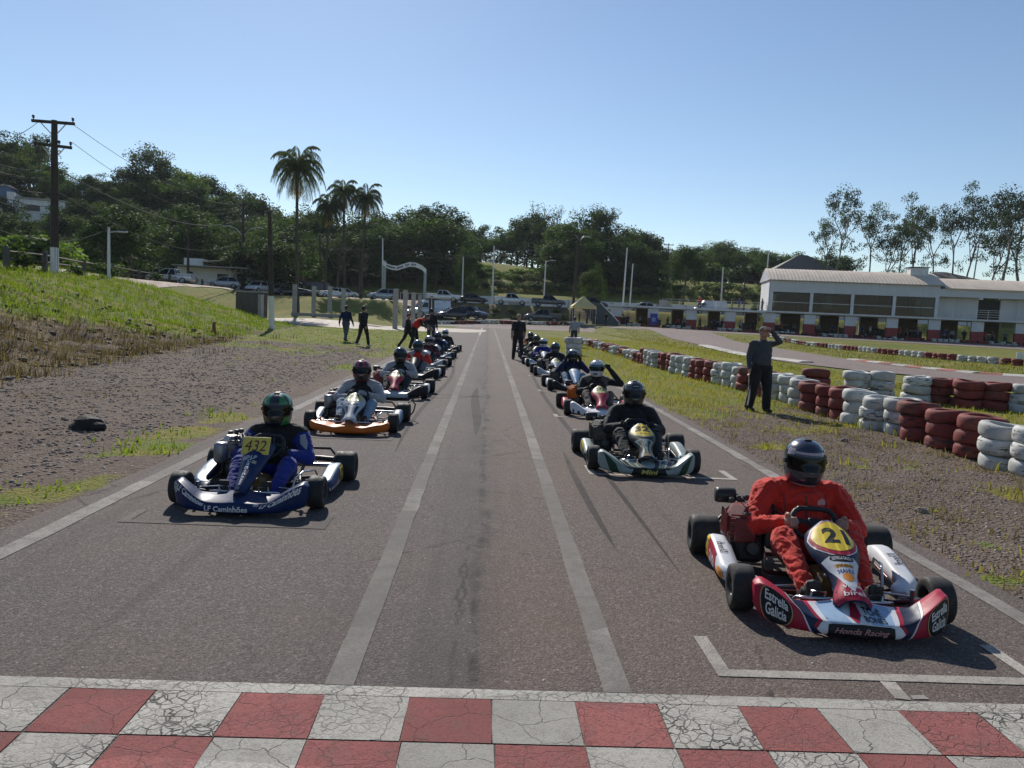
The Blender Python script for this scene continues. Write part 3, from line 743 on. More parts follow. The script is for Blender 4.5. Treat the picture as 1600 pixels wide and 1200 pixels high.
pr = [(460, 444, 491), (490, 447, 490), (515, 447, 489), (536, 451, 485)]
for (px, y0, y1) in pr:
    a, b_ = at(px, y1, 83), at(px, y0, 83)
    MB().box((a.x, a.y, (a.z+b_.z)/2), (.42, .38, b_.z-a.z), bev=.03).build('post', M_CONC, cp)
a, b_ = at(455, 505, 82.6), at(548, 503, 82.6); zt = at(500, 490, 82.6).z
for k in range(4):
    x = lerp(a.x, b_.x, (k+.5)/4); MB().box((x, 82.5, zt/2), ((b_.x-a.x)/4-.02, .3, zt)).build('wall_block', M_CONC, cp)
MB().tube([at(460, 449, 83), at(490, 455, 83), at(515, 454, 83), at(536, 457, 83)], .02, 5).build('wire', M_STEEL, cp)
cg = thing('concrete_gate_posts', 'four tall concrete posts in line beside the pale path', 'posts')
for (px, y0, y1, Y) in ((617, 451, 514, 65), (632, 453, 510, 70), (645, 457, 506, 76), (655, 460, 503, 82)):
    a, b_ = at(px, y1, Y), at(px, y0, Y); a.z = min(a.z, hgt(a.x, a.y))
    MB().box((a.x, a.y, (a.z+b_.z)/2), (.40, .36, b_.z-a.z), bev=.03).build('post', M_CONC, cg)
dp = thing('dark_gate_posts', 'pair of thin dark posts in front of the white van', 'posts')
for px in (672, 677):
    a, b_ = at(px, 502, 80), at(px, 466, 80); a.z = hgt(a.x, a.y); MB().cyl(a, b_, .12, 8).build('post', M_WOOD, dp); MB().cyl(b_, b_+V(0, 0, .08), .18, 8).build('cap', M_STEEL, dp)

# wavy sign over the entrance
ar = thing('entrance_arch', 'wavy white sign band on two posts over the car park entrance', 'sign')
YA = 112
a0, a1 = at(597, 410, YA), at(666, 422, YA)
def wave(u):
    pts = [(597, 409), (604, 415), (612, 418), (621, 419), (630, 416), (640, 413), (650, 414), (659, 418), (666, 424)]
    s_ = u*(len(pts)-1); k = min(int(s_), len(pts)-2); f = s_-k; f = f
    return at(lerp(pts[k][0], pts[k+1][0], f), lerp(pts[k][1], pts[k+1][1], f), YA)
mb = MB(); rings = []
for i in range(33):
    p = wave(i/32); rings.append([(p.x, p.y-.1, p.z-.33), (p.x, p.y-.1, p.z+.33), (p.x, p.y+.1, p.z+.33), (p.x, p.y+.1, p.z-.33)])
mb.loft(rings, 0, False).build('sign_band', M_WHITEP, ar)
mb = MB()
for (u0, u1, n) in ((.12, .33, 7), (.36, .50, 5), (.54, .62, 3), (.65, .75, 4)):
    for k in range(n):
        p = wave(lerp(u0, u1, (k+.5)/n)); mb.box((p.x, p.y-.115, p.z), ((u1-u0)*6.6/n*.72, .03, .26))
mb.build('lettering', mat('navy_letters', (.02, .03, .09), .6), ar)
for (px, y0, y1, w) in ((599, 407, 458, .5), (663, 424, 461, .42)):
    a, b_ = at(px, y1, YA), at(px, y0, YA); a.z = hgt(a.x, a.y)-.1
    MB().box((a.x, a.y+.3, (a.z+b_.z)/2), (w, .35, b_.z-a.z), bev=.04).build('post', mat('grey_green_post', (.28, .33, .33), .7), ar)

# ---------------------------------------------------------------- poles and wires
M_CABLE = mat('cable_sheath', (.06, .06, .06), .95, spec=.1)
def pole(name, label, bx, ty, by, Y, r, m, tx=None, base=None, arms=(), lamps=(), cat='pole'):
    b_ = at(bx, by, Y); t_ = at(tx or bx, ty, Y); z0 = hgt(b_.x, b_.y)-.2
    o = thing(name, label, cat, (b_.x, b_.y, z0)); H = t_.z-z0; dx = t_.x-b_.x
    MB().tube([(0, 0, 0), (dx*.5, 0, H*.5), (dx, 0, H)], [r*1.25, r*1.1, r*.85], 10).build('shaft', m, o)
    if base:
        MB().tube([(0, 0, 0), (dx*base, 0, H*base)], [r*1.28, r*1.2], 12).build('painted_base', M_WHITEP, o)
    for (h, w, a, ins) in arms:
        ar_ = MB().box((0, 0, 0), (w, .14, .16)).build('crossarm', M_WOOD, o); ar_.matrix_basis = T(dx*h, -.12, H*h) @ RZ(a)
        for k in range(ins):
            x = w*(k/(ins-1)-.5)*.92 if ins > 1 else 0
            MB().lathe([(.03, .08), (.03, .16), (.09, .18), (.05, .23), (.09, .27), (.04, .34), (.0, .36)], 8).build('insulator', M_BLACK, ar_).matrix_basis = T(x, 0, 0)
        for s_ in (-1, 1): MB().tube([(s_*w*.3, 0, -.05), (0, .1, -.8)], .03, 5).build('brace', M_STEEL, ar_)
    for (h, dxl, up) in lamps:
        l = MB().tube([(0, 0, 0), (dxl*.4, -.1, up*.75), (dxl*.8, -.1, up), (dxl, -.1, up*.96)], .045, 6).build('lamp_arm', M_STEEL, o); l.matrix_basis = T(dx*h, 0, H*h)
        MB().box((dxl*1.08, -.1, up*.94), (.65, .25, .12), bev=.04).build('lamp_head', M_STEEL, l)
    return o
pole('utility_pole', 'tall dark wooden utility pole with two crossarms and white base at left', 85, 188, 416, 46, .19, M_WOOD, base=.20, arms=((.985, 2.3, .12, 2), (.84, 1.9, .45, 4)))
pole('lamp_post', 'slim pale post with a small lamp above the bank fence', 170, 355, 416, 53, .09, M_WHITEP, lamps=((.9, .9, .1),))
pole('utility_pole', 'thin dark wooden pole beside the white house', 294, 342, 436, 102, .14, M_WOOD)
pole('utility_pole', 'wooden pole with crossarm and two curved street lamps behind the white house', 380, 316, 440, 112, .2, M_WOOD, arms=((.98, 2.6, .1, 3),), lamps=((.62, -2.4, 1.4), (.62, 2.4, 1.4)))
pole('utility_pole', 'bare dark wooden pole with whitewashed foot standing in the grass', 425, 330, 516, 49, .14, M_WOOD, tx=421, base=.30)
pole('street_lamp', 'dark pole with curved lamp behind the three small palms', 500, 365, 428, 125, .14, M_WOOD, lamps=((.45, -1.9, 1.1),), cat='street lamp')
pole('flag_pole', 'tall thin white pole at the left end of the wavy sign', 598, 372, 458, 112.8, .1, M_WHITEP)
for (bx, tx, ty, by, Y, lab, lm) in ((723, 724, 400, 446, 128, 'white concrete pole right of the wavy entrance sign', 0), (769, 772, 384, 474, 114, 'tall white concrete pole beside the white pickup', 0), (850, 853, 407, 456, 127, 'white lamp pole above the grey pickup on the upper terrace', 1),
                                 (973, 980, 387, 476, 113, 'tall white concrete pole just left of the pit boxes', 0), (985, 989, 412, 457, 127, 'shorter white pole right behind the tall pole by the pits', 0), (1127, 1130, 418, 470, 122, 'white pole rising behind the pit terrace railing', 0),
                                 (1518, 1531, 372, 434, 128, 'grey concrete pole with crossarm behind the right end of the pavilion', 2), (1199, 1201, 393, 420, 125, 'thin grey pole at the left gable of the pavilion', 0)):
    pole('concrete_pole', lab, bx, ty, by, Y, .105, M_WHITEP if lm != 2 else M_CONC, tx=tx, lamps=((.97, 1.2, .3),) if lm == 1 else (), arms=((.9, 2.4, 0, 3),) if lm == 2 else ())
pole('utility_pole', 'dark leaning wooden pole with crossarm and lamp beside the yellow tent', 894, 365, 482, 103, .17, M_WOOD, tx=906, arms=((.99, 2.2, .2, 3),), lamps=((.9, 1.0, .9),))
pole('utility_pole', 'thin dark pole on the terraced slope behind the pits', 1164, 430, 468, 128, .1, M_WOOD)
pole('utility_pole', 'small distant crossarm pole on the skyline above the terraces', 1045, 380, 408, 170, .12, M_WOOD, arms=((.96, 2.2, .2, 3), (.85, 1.8, .2, 3)))
def wire(a, b_, sag, lab, r=.018):
    pts = []
    for i in range(17):
        u = i/16; p = a.lerp(b_, u); p.z -= sag*4*u*(1-u); pts.append(p)
    tag(MB().tube(pts, r, 4).build('power_line', M_CABLE), lab, 'cable', 'overhead cables')
wire(at(58, 192, 46), at(-60, 230, 38), .4, 'topmost cable running left off the tall utility pole')
for k, (y0, y1) in enumerate(((226, 250), (238, 262), (262, 275), (283, 290), (296, 297))):
    wire(at(82, y0+40, 46), at(-80, y1-22, 34), .35, '%s cable below the crossarms running left from the utility pole' % ordn(k+1))
wire(at(116, 196, 46), at(380, 318, 112), 1.5, 'upper right cable from the tall utility pole to the lamp pole')
wire(at(112, 222, 46), at(378, 325, 112), 2.2, 'middle cable from the tall utility pole to the lamp pole')
wire(at(96, 268, 46), at(382, 340, 112), 2.0, 'thick lower cable from the utility pole to the lamp pole', .035)
wire(at(90, 300, 46), at(382, 372, 112), 2.5, 'lowest cable from the utility pole to the lamp pole')
wire(at(0, 360, 40), at(170, 357, 53), .7, 'thin slack cable reaching the small lamp post')
wire(at(384, 340, 112), at(598, 385, 112.8), 2.0, 'cable from the lamp pole to the white sign pole', .03)
wire(at(384, 350, 112), at(500, 372, 125), 1.0, 'cable between the two street lamps behind the palms', .03)
wire(at(598, 373, 112.8), at(906, 370, 103), 2.6, 'long cable from the white sign pole to the tent lamp pole', .03)
wire(at(598, 392, 112.8), at(772, 393, 114), 1.0, 'cable between the sign pole and the tall white pole', .03)
wire(at(1531, 380, 128), at(1700, 440, 110), 1.0, 'upper cable at the right edge behind the pavilion', .025)
wire(at(1531, 392, 128), at(1700, 455, 110), 1.0, 'lower cable at the right edge behind the pavilion', .025)
# ---------------------------------------------------------------- trees and plants
M_BARK = mat('dark_bark', (.075, .058, .045), .95, var=.35, vs=2.5, bump=.4)
M_BARKP = mat('pale_bark', (.23, .20, .17), .9, var=.35, vs=1.8)
L_DARK = leafmat('leaves_dark', (.021, .041, .013), (.058, .090, .026), .30)
L_MID = leafmat('leaves_mid', (.032, .062, .015), (.088, .128, .032), .34)
L_PALE = leafmat('leaves_olive', (.05, .072, .028), (.105, .125, .05), .25)
L_EUC = leafmat('leaves_eucalyptus', (.028, .045, .024), (.07, .095, .05), .25)
L_PALM = leafmat('leaves_palm', (.045, .062, .022), (.10, .115, .045), .25)
L_YEL = leafmat('leaves_yellow', (.28, .17, .03), (.38, .27, .05), .3)
L_BRIGHT = leafmat('leaves_bright', (.07, .13, .02), (.14, .20, .04), .4)
def leaf_cluster(rg, out, c, r, n, size, flat=.75):
    for _ in range(n):
        while True:
            d = Vector((rg.uniform(-1, 1), rg.uniform(-1, 1), rg.uniform(-1, 1)))
            if d.length < 1: break
        p = c+Vector((d.x*r, d.y*r, d.z*r*flat))
        nrm = (d*.7+Vector((rg.gauss(0, .5), rg.gauss(0, .5), rg.gauss(.3, .5))))
        if nrm.length < 1e-3: nrm = Vector((0, 0, 1))
        nrm.normalize(); a = nrm.orthogonal().normalized(); a = Matrix.Rotation(rg.uniform(0, 6.28), 3, nrm) @ a; b_ = nrm.cross(a)
        s_ = size*rg.uniform(.55, 1.25)
        out.append((p-a*s_*.5, p+b_*s_*.32-a*s_*.05, p+a*s_*.55+nrm*s_*.08, p-b_*s_*.32))
def leaf_mesh(name, quads, m):
    n = len(quads); me = bpy.data.meshes.new(name)
    me.vertices.add(4*n); me.loops.add(4*n); me.polygons.add(n)
    co = np.array([[p.x, p.y, p.z] for q in quads for p in q], 'f')
    me.vertices.foreach_set('co', co.ravel()); me.loops.foreach_set('vertex_index', np.arange(4*n, dtype=np.int32))
    me.polygons.foreach_set('loop_start', np.arange(0, 4*n, 4, dtype=np.int32)); me.polygons.foreach_set('loop_total', np.full(n, 4, np.int32))
    me.materials.append(m); me.update(); me.validate(); return me
def branchy(rg, mb, p, d, L, r, depth, tips, spread=.75, gnarl=.18, up=.15):
    n = 4; pts = [p.copy()]; q = p.copy(); dd = d.copy()
    for i in range(n):
        dd = (dd+Vector((rg.gauss(0, gnarl), rg.gauss(0, gnarl), rg.gauss(up*.3, gnarl*.6)))).normalized()
        q = q+dd*(L/n); pts.append(q.copy())
    mb.tube(pts, [r*(1-.45*i/n) for i in range(n+1)], 6 if depth < 2 else 4, caps=False)
    tips.append((q.copy(), depth))
    if depth >= 3: return
    k = rg.choice((2, 3, 3))+ (1 if depth == 0 else 0)
    for i in range(k):
        ax = dd.orthogonal().normalized(); ax = Matrix.Rotation(2*PI*(i+rg.random()*.7)/k, 3, dd) @ ax
        nd = (dd*(1-.35*spread)+ax*spread*rg.uniform(.7, 1.2)+Vector((0, 0, up))).normalized()
        s_ = pts[rg.choice((2, 3, 4))]
        branchy(rg, mb, s_ if i else q, nd, L*rg.uniform(.55, .8), r*.58, depth+1, tips, spread, gnarl, up)
TREES = {}
def make_tree(key, seed, m, H=12, trunk=.28, tr=.16, spread=.8, crown=2.0, n=70, size=.42, up=.2, bark=None, fill=0, flat=.75, gnarl=.16, keep=1.0, vol=0, vr=.36, vz=.12):
    rg = random.Random(seed); mb = MB(); tips = []
    h0 = H*trunk; base = Vector((0, 0, -.3)); top = Vector((rg.gauss(0, .2), rg.gauss(0, .2), h0))
    mb.tube([base, base.lerp(top, .5)+Vector((rg.gauss(0, .08), rg.gauss(0, .08), 0)), top], [tr*1.5, tr*1.1, tr], 8, caps=False)
    branchy(rg, mb, top, Vector((rg.gauss(0, .1), rg.gauss(0, .1), 1)).normalized(), H*.26, tr*.95, 0, tips, spread, gnarl, up)
    quads = []
    for (p, dpt) in tips:
        if dpt >= 2 and rg.random() < keep: leaf_cluster(rg, quads, p, crown*rg.uniform(.6, 1.15), int(n*rg.uniform(.6, 1.2)), size, flat)
        if dpt >= 1 and fill: leaf_cluster(rg, quads, p, crown*.8, int(n*fill), size, flat)
    for _ in range(vol):
        a = rg.uniform(0, 6.28); u = rg.random(); zz = H*lerp(vz, .86, u); rr = H*vr*math.sin(PI*min(.92, .22+.72*u))*rg.uniform(.55, 1.0)
        leaf_cluster(rg, quads, Vector((rr*math.cos(a), rr*math.sin(a), zz)), crown*rg.uniform(.5, .95), int(n*rg.uniform(.6, 1.1)), size, flat)
    zs = sorted(q[0].z for q in quads)
    top_z = zs[int(len(zs)*.995)] if zs else H
    TREES[key] = (mb.mesh('trunk', bark or M_BARK), leaf_mesh('crown', quads, m) if quads else None, top_z)
for i in range(4): make_tree('dark%d' % i, 10+i, L_DARK, 12, .22, .2, .85, 1.5, 85, .36, .12, fill=.15, vol=34)
for i in range(3): make_tree('mid%d' % i, 30+i, L_MID, 11, .22, .17, .9, 1.4, 80, .34, .12, fill=.15, vol=28, vr=.33)
for i in range(2): make_tree('olive%d' % i, 50+i, L_PALE, 11, .3, .15, .8, 1.2, 60, .30, .2, vol=10, vz=.35)
for i in range(3): make_tree('euc%d' % i, 70+i, L_EUC, 18, .28, .2, .78, 1.25, 75, .28, .40, bark=M_BARKP, flat=.6, gnarl=.10, vol=14, vr=.17, vz=.36)
make_tree('sparse', 91, L_PALE, 12, .3, .15, .7, .8, 9, .28, .3, keep=.6)
make_tree('bare', 95, L_PALE, 9, .18, .2, .85, .5, 2, .2, .2)
def shrub_mesh(key, seed, m, r=1.0, n=420, size=.22):
    rg = random.Random(seed); quads = []; mb = MB()
    for k in range(7):
        a = rg.uniform(0, 6.28); q = Vector((math.cos(a)*r*.55*rg.random(), math.sin(a)*r*.55*rg.random(), r*rg.uniform(.35, .85)))
        mb.tube([(0, 0, -.2), q*.5, q], [.03, .02, .01], 4, caps=False)
        leaf_cluster(rg, quads, q, r*rg.uniform(.4, .62), n//7, size, .85)
    TREES[key] = (mb.mesh('stem', M_BARK), leaf_mesh('foliage', quads, m), r*1.3)
shrub_mesh('shrubd', 1, L_DARK); shrub_mesh('shrubm', 2, L_MID); shrub_mesh('shrubb', 3, L_BRIGHT); shrub_mesh('shrubo', 4, L_PALE)
def plant(key, x, y, H, label, name='broadleaf_tree', cat='tree', group=None, rz=None, wide=1.0, z=None):
    tm, cm, tz = TREES[key]; s_ = H/tz
    o = thing(name, label, cat, (x, y, (hgt(x, y) if z is None else z)-.1), rnd.uniform(0, 6.28) if rz is None else rz, group)
    o.scale = (s_*wide, s_*wide, s_)
    put('trunk' if 'shrub' not in key else 'stem', tm, o)
    if cm: put('crown' if 'shrub' not in key else 'foliage', cm, o)
    return o
def plant_px(key, px, ptop, Y, label, name='broadleaf_tree', group=None, wide=1.0, hmin=4, **k):
    q = at(px, ptop, Y); z0 = hgt(q.x, q.y)
    return plant(key, q.x, q.y, max(hmin, q.z-z0), label, name, 'tree', group, wide=wide, **k)
G1 = 'trees of the wooded left hillside'
sky_left = [(-30, 200), (0, 206), (22, 210), (45, 222), (68, 232), (92, 262), (118, 270), (140, 272), (160, 268), (185, 272), (205, 262), (258, 250), (285, 262), (305, 272), (325, 272), (352, 300), (372, 292), (395, 298), (415, 322), (440, 332), (465, 335), (490, 330)]
kk = ['dark0', 'dark1', 'mid0', 'dark2', 'dark3', 'mid1', 'mid2']
for i, (px, py) in enumerate(sky_left):
    plant_px(kk[i % 7], px, py+rnd.uniform(-2, 5), 172+rnd.uniform(-10, 12), 'dark leafy tree on the crest of the wooded left hillside', group='crest trees of the left hillside', wide=1.05)
plant_px('olive0', 236, 226, 168, 'tallest open-crowned tree standing out above the left hillside wood', wide=.95); plant_px('dark1', 243, 246, 165, 'dense dark tree right under the tallest open-crowned hillside tree')
for i, (px, py, Y) in enumerate(((-20, 232, 166), (10, 238, 165), (38, 244, 164), (64, 256, 163), (88, 280, 164), (110, 288, 163), (132, 290, 164), (156, 290, 163), (180, 290, 164), (205, 285, 160), (228, 275, 158), (262, 278, 160), (290, 288, 160), (318, 292, 162), (345, 312, 160), (10, 262, 156), (75, 275, 157))):
    plant_px(kk[(i*3) % 7], px, py, Y, 'dark leafy tree just below the crest of the left hillside', group='trees just below the left crest', wide=1.25)
for i in range(30):
    px = 470+i*19; Y = 157+(i*5) % 8
    if 738 < px < 862: continue
    q = at(px, 420, Y); plant('shrubd', q.x, q.y, rnd.uniform(2.6, 4.2), 'dark undergrowth shrub at the foot of the middle wood', 'undergrowth_bush', 'bush', 'undergrowth of the middle wood', wide=1.4)
plant_px('olive1', 60, 205, 160, 'thin forked tree with sparse crown left of the utility pole top', wide=.7)
for row, (Y, ya, yb, st) in enumerate(((158, 285, 335, 30), (143, 312, 345, 28), (130, 335, 358, 30), (120, 352, 372, 34))):
    x = -40+row*9
    while x < 505-row*10:
        u = max(0, x)/500; py = lerp(ya, yb, u)+rnd.uniform(-10, 12)
        if not (row == 0 and -10 < x < 66) and not (row >= 2 and 300 < x < 470 and False) and not (row == 1 and 0 < x < 62):
            plant_px(kk[rnd.randrange(7)], x, py, Y+rnd.uniform(-4, 4), ('dark leafy tree inside the dense wood of the left hillside', 'leafy tree half way up the wooded left hillside', 'leafy tree on the lower slope of the left hillside', 'leafy tree at the foot of the wooded left hillside')[row], group=('upper', 'middle', 'lower', 'foot')[row]+' trees of the left hillside', wide=1.15)
        x += st*rnd.uniform(.8, 1.2)
plant_px('dark2', 205, 330, 88, 'broad dark round-crowned tree behind the bank fence left of the white house', wide=1.3)
plant_px('dark0', 160, 338, 84, 'broad shady tree just right of the small lamp post', wide=1.2)
plant_px('dark3', 285, 318, 116, 'large dark brownish tree directly above the white house', wide=1.25)
plant_px('dark1', 415, 372, 111, 'dark tree shading the brick house', wide=1.6)
plant_px('dark2', 450, 380, 110, 'dark spreading tree behind the tall palm trunk', wide=1.5)
# bright creepers and shrubs at the foot of the hillside
for i in range(34):
    px = rnd.uniform(-20, 330); Y = rnd.uniform(60, 92)
    q = at(px, 400, Y)
    if q.x > -34: continue
    plant(rnd.choice(('shrubb', 'shrubb', 'shrubm')), q.x, q.y, rnd.uniform(1.2, 2.8)*(1.4 if px < 120 else 1), 'bright green leafy shrub at the foot of the left hillside', 'shrub', 'shrub', 'shrubs at the foot of the left hillside', wide=1.2)
for (px, Y, h, lab) in ((36, 43, 1.2, 'spiky dark plant beside the leftmost fence post'), (168, 56, 1.3, 'dark bush on the bank by the small lamp post'), (120, 50, .9, 'low bush by the third fence post'), (245, 80, 1.1, 'dark bush at the bank top left of the parked cars'), (300, 96, 1.2, 'low bush by the fence in front of the white house'), (345, 104, 1.4, 'bush among the fence posts by the parked cars')):
    q = at(px, 420, Y); plant('shrubd', q.x, q.y, h, lab, 'bush', 'bush')
# centre and right skyline woods
sky_mid = [(500, 334, 162), (522, 338, 160), (545, 335, 163), (568, 338, 165), (592, 330, 168), (615, 332, 170), (640, 326, 168), (668, 322, 166), (695, 320, 165), (715, 334, 168), (740, 358, 200), (762, 352, 202), (785, 355, 200), (812, 346, 198), (836, 332, 196), (862, 335, 186), (890, 335, 168), (918, 350, 170), (945, 332, 172), (968, 352, 170), (990, 356, 172), (1010, 362, 170), (1026, 385, 176)]
for i, (px, py, Y) in enumerate(sky_mid):
    plant_px(kk[i % 7], px, py, Y+rnd.uniform(-3, 4), 'dense dark tree in the skyline wood behind the car park', group='skyline wood behind the car park', wide=1.2)
for (px, py, Y) in ((505, 365, 146), (528, 368, 147), (552, 362, 148), (578, 360, 149), (600, 352, 150), (628, 350, 152), (655, 345, 151), (683, 340, 150), (705, 350, 152), (728, 368, 156), (752, 368, 194), (778, 370, 195), (800, 368, 194), (825, 360, 192), (850, 352, 188), (880, 350, 158), (905, 360, 158), (935, 362, 160), (960, 368, 160), (985, 372, 160), (1005, 385, 162)):
    plant_px(kk[rnd.randrange(7)], px, py, Y, 'dark tree along the front of the wood behind the car park', group='front trees of the wood behind the car park', wide=1.35)
for i, (px, py, Y, k) in enumerate(((845, 316, 190, 'sparse'), (880, 320, 185, 'sparse'), (905, 322, 173, 'sparse'), (735, 336, 175, 'sparse'))):
    plant_px(k, px, py, Y, ('bare-crowned pale tree rising above the middle wood', 'second bare-crowned tree above the middle wood', 'third bare-crowned tree next to the tallest middle tree', 'feathery tree at the right end of the dense dark clump')[i], wide=.95)
plant_px('olive0', 940, 320, 172, 'tallest leafy tree at the right end of the middle wood', wide=.7); plant_px('olive1', 822, 340, 194, 'open-crowned tree at the left end of the middle wood', wide=.8)
for (px, py, Y, k, lab) in ((728, 385, 133, 'dark2', 'dark conical tree behind the panel wall near the white pole'), (930, 412, 134, 'mid0', 'small leafy tree on the grass slope right of the tent pole'), (1072, 385, 140, 'dark0', 'dark bushy tree alone on the terraces behind the pits'), (1185, 470, 112, 'dark1', 'small tree tucked at the left gable of the pavilion')):
    plant_px(k, px, py, Y, lab, wide=.9 if k != 'dark2' else .6, hmin=2.5)
for i in range(20):
    px = 1035+i*14+rnd.uniform(-4, 4); py = 388-8*math.exp(-((px-1130)/40)**2)+8*smooth(1150, 1250, px)+rnd.uniform(-4, 8)
    plant_px(kk[i % 7], px, py, 205+rnd.uniform(-12, 14), 'distant tree on the low ridge between the wood and the pavilion', group='distant ridge trees', wide=1.3)
for i in range(13):      # hedge along the terrace
    px = 700+i*40; Y = 150.5
    for s_ in (0, 20):
        q = at(px+s_, 430, Y); plant('shrubd', q.x, q.y, 1.7+rnd.uniform(-.4, .5), 'dark shrub of the hedge along the terrace behind the car park', 'hedge_shrub', 'shrub', 'terrace hedge', wide=1.35)
for i in range(26):
    px = 745+i*18+rnd.uniform(-8, 8); Y = rnd.uniform(155, 163)
    q = at(px, 420, Y); plant(rnd.choice(('shrubm', 'shrubb', 'shrubo')), q.x, q.y, rnd.uniform(1.3, 2.6), 'green shrub on the upper terraces below the wood', 'shrub', 'shrub', 'upper terrace shrubs', wide=1.5)
for i in range(22):
    px = 742+rnd.uniform(0, 118); Y = rnd.uniform(158, 170); q = at(px, 420, Y); plant('shrubb', q.x, q.y, rnd.uniform(.8, 1.5), 'bright green low plant on the terraced field below the wood', 'shrub', 'shrub', 'plants of the terraced field', wide=2.2)
for i in range(26):
    px = rnd.uniform(735, 900); Y = rnd.uniform(109, 113); q = at(px, 480, Y); plant(rnd.choice(('shrubo', 'shrubm', 'shrubd')), q.x, q.y, rnd.uniform(.35, .9), 'low scrubby plant on the slope between the two parking levels', 'shrub', 'shrub', 'scrub between the parking levels', wide=1.4)
# eucalyptus row behind the pavilion
for i, (px, py, k, w) in enumerate(((1318, 287, 'euc0', .72), (1300, 335, 'euc1', .7), (1368, 320, 'euc1', .75), (1392, 335, 'euc2', .8), (1434, 303, 'euc2', .7), (1412, 330, 'euc0', .7), (1470, 332, 'euc0', .72), (1500, 310, 'euc1', .65), (1526, 286, 'euc2', .62), (1583, 287, 'euc0', .9), (1602, 300, 'euc1', .9), (1562, 330, 'euc2', .9))):
    lab = ('tallest feathery eucalyptus at the left end of the row behind the pavilion', 'lower eucalyptus left of the tallest one behind the pavilion', 'bushy eucalyptus third from the left behind the pavilion', 'dense eucalyptus fourth from the left behind the pavilion', 'slender round-topped eucalyptus in the middle of the row',
           'eucalyptus just left of the round-topped middle one', 'low wide eucalyptus right of the middle of the row', 'layered eucalyptus left of the umbrella-topped one', 'umbrella-topped eucalyptus with long bare trunk', 'big eucalyptus at the right edge of the picture', 'eucalyptus cut by the right edge of the picture', 'low eucalyptus between the umbrella-topped tree and right edge')[i]
    plant_px(k, px, py, 133+(i*7) % 9, lab, 'eucalyptus_tree', wide=w)
for i in range(14):
    px = 1330+i*20; q = at(px, 430, 139); plant(('shrubd', 'shrubm')[i % 2], q.x, q.y, rnd.uniform(4, 7), 'dark undergrowth between the eucalyptus trunks', 'undergrowth_bush', 'bush', 'undergrowth behind the pavilion', wide=1.0)
for i in range(34):
    px = 860+i*13; Y = 186+(i*7) % 12; q = at(px, 400, Y); plant(('shrubd', 'shrubm')[i % 2], q.x, q.y, rnd.uniform(3.5, 6), 'dark undergrowth shrub along the low ridge behind the terraces', 'undergrowth_bush', 'bush', 'undergrowth of the ridge', wide=1.3)
# palms
def palm_mesh(key, seed, H, fr=26, L=3.6, droop=1.0, dead=0):
    rg = random.Random(seed); mb = MB(); pts = []
    for i in range(9):
        u = i/8; pts.append((.25*math.sin(u*2.0+seed), .12*math.sin(u*3+seed), -.3+(H+.3)*u))
    mb.tube(pts, [.26-.10*min(1, i/3) for i in range(9)], 9, caps=False)
    top = Vector(pts[-1]); lv = []; yl = []
    for k in range(fr+dead):
        a = rg.uniform(0, 6.28) if k >= fr else 2*PI*k*.382; el = lerp(1.4, -.75, (k/fr)) if k < fr else -1.0
        d = Vector((math.cos(a)*math.cos(el), math.sin(a)*math.cos(el), math.sin(el))); p = top.copy(); n = 12; ll = L*rg.uniform(.85, 1.15)*(1 if k < fr else .75)
        side = Vector((-math.sin(a), math.cos(a), 0)); prev = p
        for i in range(n):
            u = i/n; d = (d+Vector((0, 0, -droop*(.10+.16*u)))).normalized(); q = p+d*(ll/n)
            up_ = side.cross(d)
            for s_ in (-1, 1):
                for h in (0, .33, .66):
                    o = p.lerp(q, h); w = .95*math.sin(PI*min(1, .12+u*.9))**.6*rg.uniform(.7, 1.1)
                    tip = o+side*s_*w*.55+d*w*.35+Vector((0, 0, -w*(.55+.5*rg.random())))
                    (lv if k < fr else yl).append((o, o.lerp(tip, .5)+d*.07+Vector((0, 0, .05)), tip, o.lerp(tip, .5)-d*.05))
            p = q
        mb.tube([top, top+(prev-top)], .001, 3, caps=False) if False else None
    TREES[key] = (mb.mesh('trunk', M_BARK), leaf_mesh('crown', lv, L_PALM), H)
    return leaf_mesh('dead_fronds', yl, L_YEL) if yl else None
def palm(key, px, y0, y1, Y, lab, seed, fr, L, droop, dead):
    b_ = at(px, y1, Y); z0 = hgt(b_.x, b_.y); t_ = at(px, y0, Y)
    dm = palm_mesh(key, seed, t_.z-z0-L*.28, fr, L, droop, dead)
    o = thing('palm_tree', lab, 'palm', (b_.x, b_.y, z0)); put('trunk', TREES[key][0], o); put('crown', TREES[key][1], o)
    if dm: put('dead_fronds', dm, o)
palm('palm0', 465, 241, 470, 86, 'tallest palm with drooping crown left of the other palms', 3, 46, 4.3, 1.5, 6)
palm('palm1', 510, 310, 450, 112, 'short palm with yellow dead fronds, left of the cluster of three', 5, 34, 3.5, 1.5, 14)
palm('palm2', 535, 288, 452, 116, 'middle and highest palm of the cluster of three', 8, 34, 3.6, 1.6, 8)
palm('palm3', 567, 296, 452, 114, 'rightmost palm of the cluster of three', 11, 34, 3.8, 1.5, 10)
plant_px('bare', 525, 372, 122, 'leafless spreading tree below the three small palms', wide=1.2); plant_px('bare', 560, 385, 124, 'leafless bushy tree right of the small palms', wide=1.1)
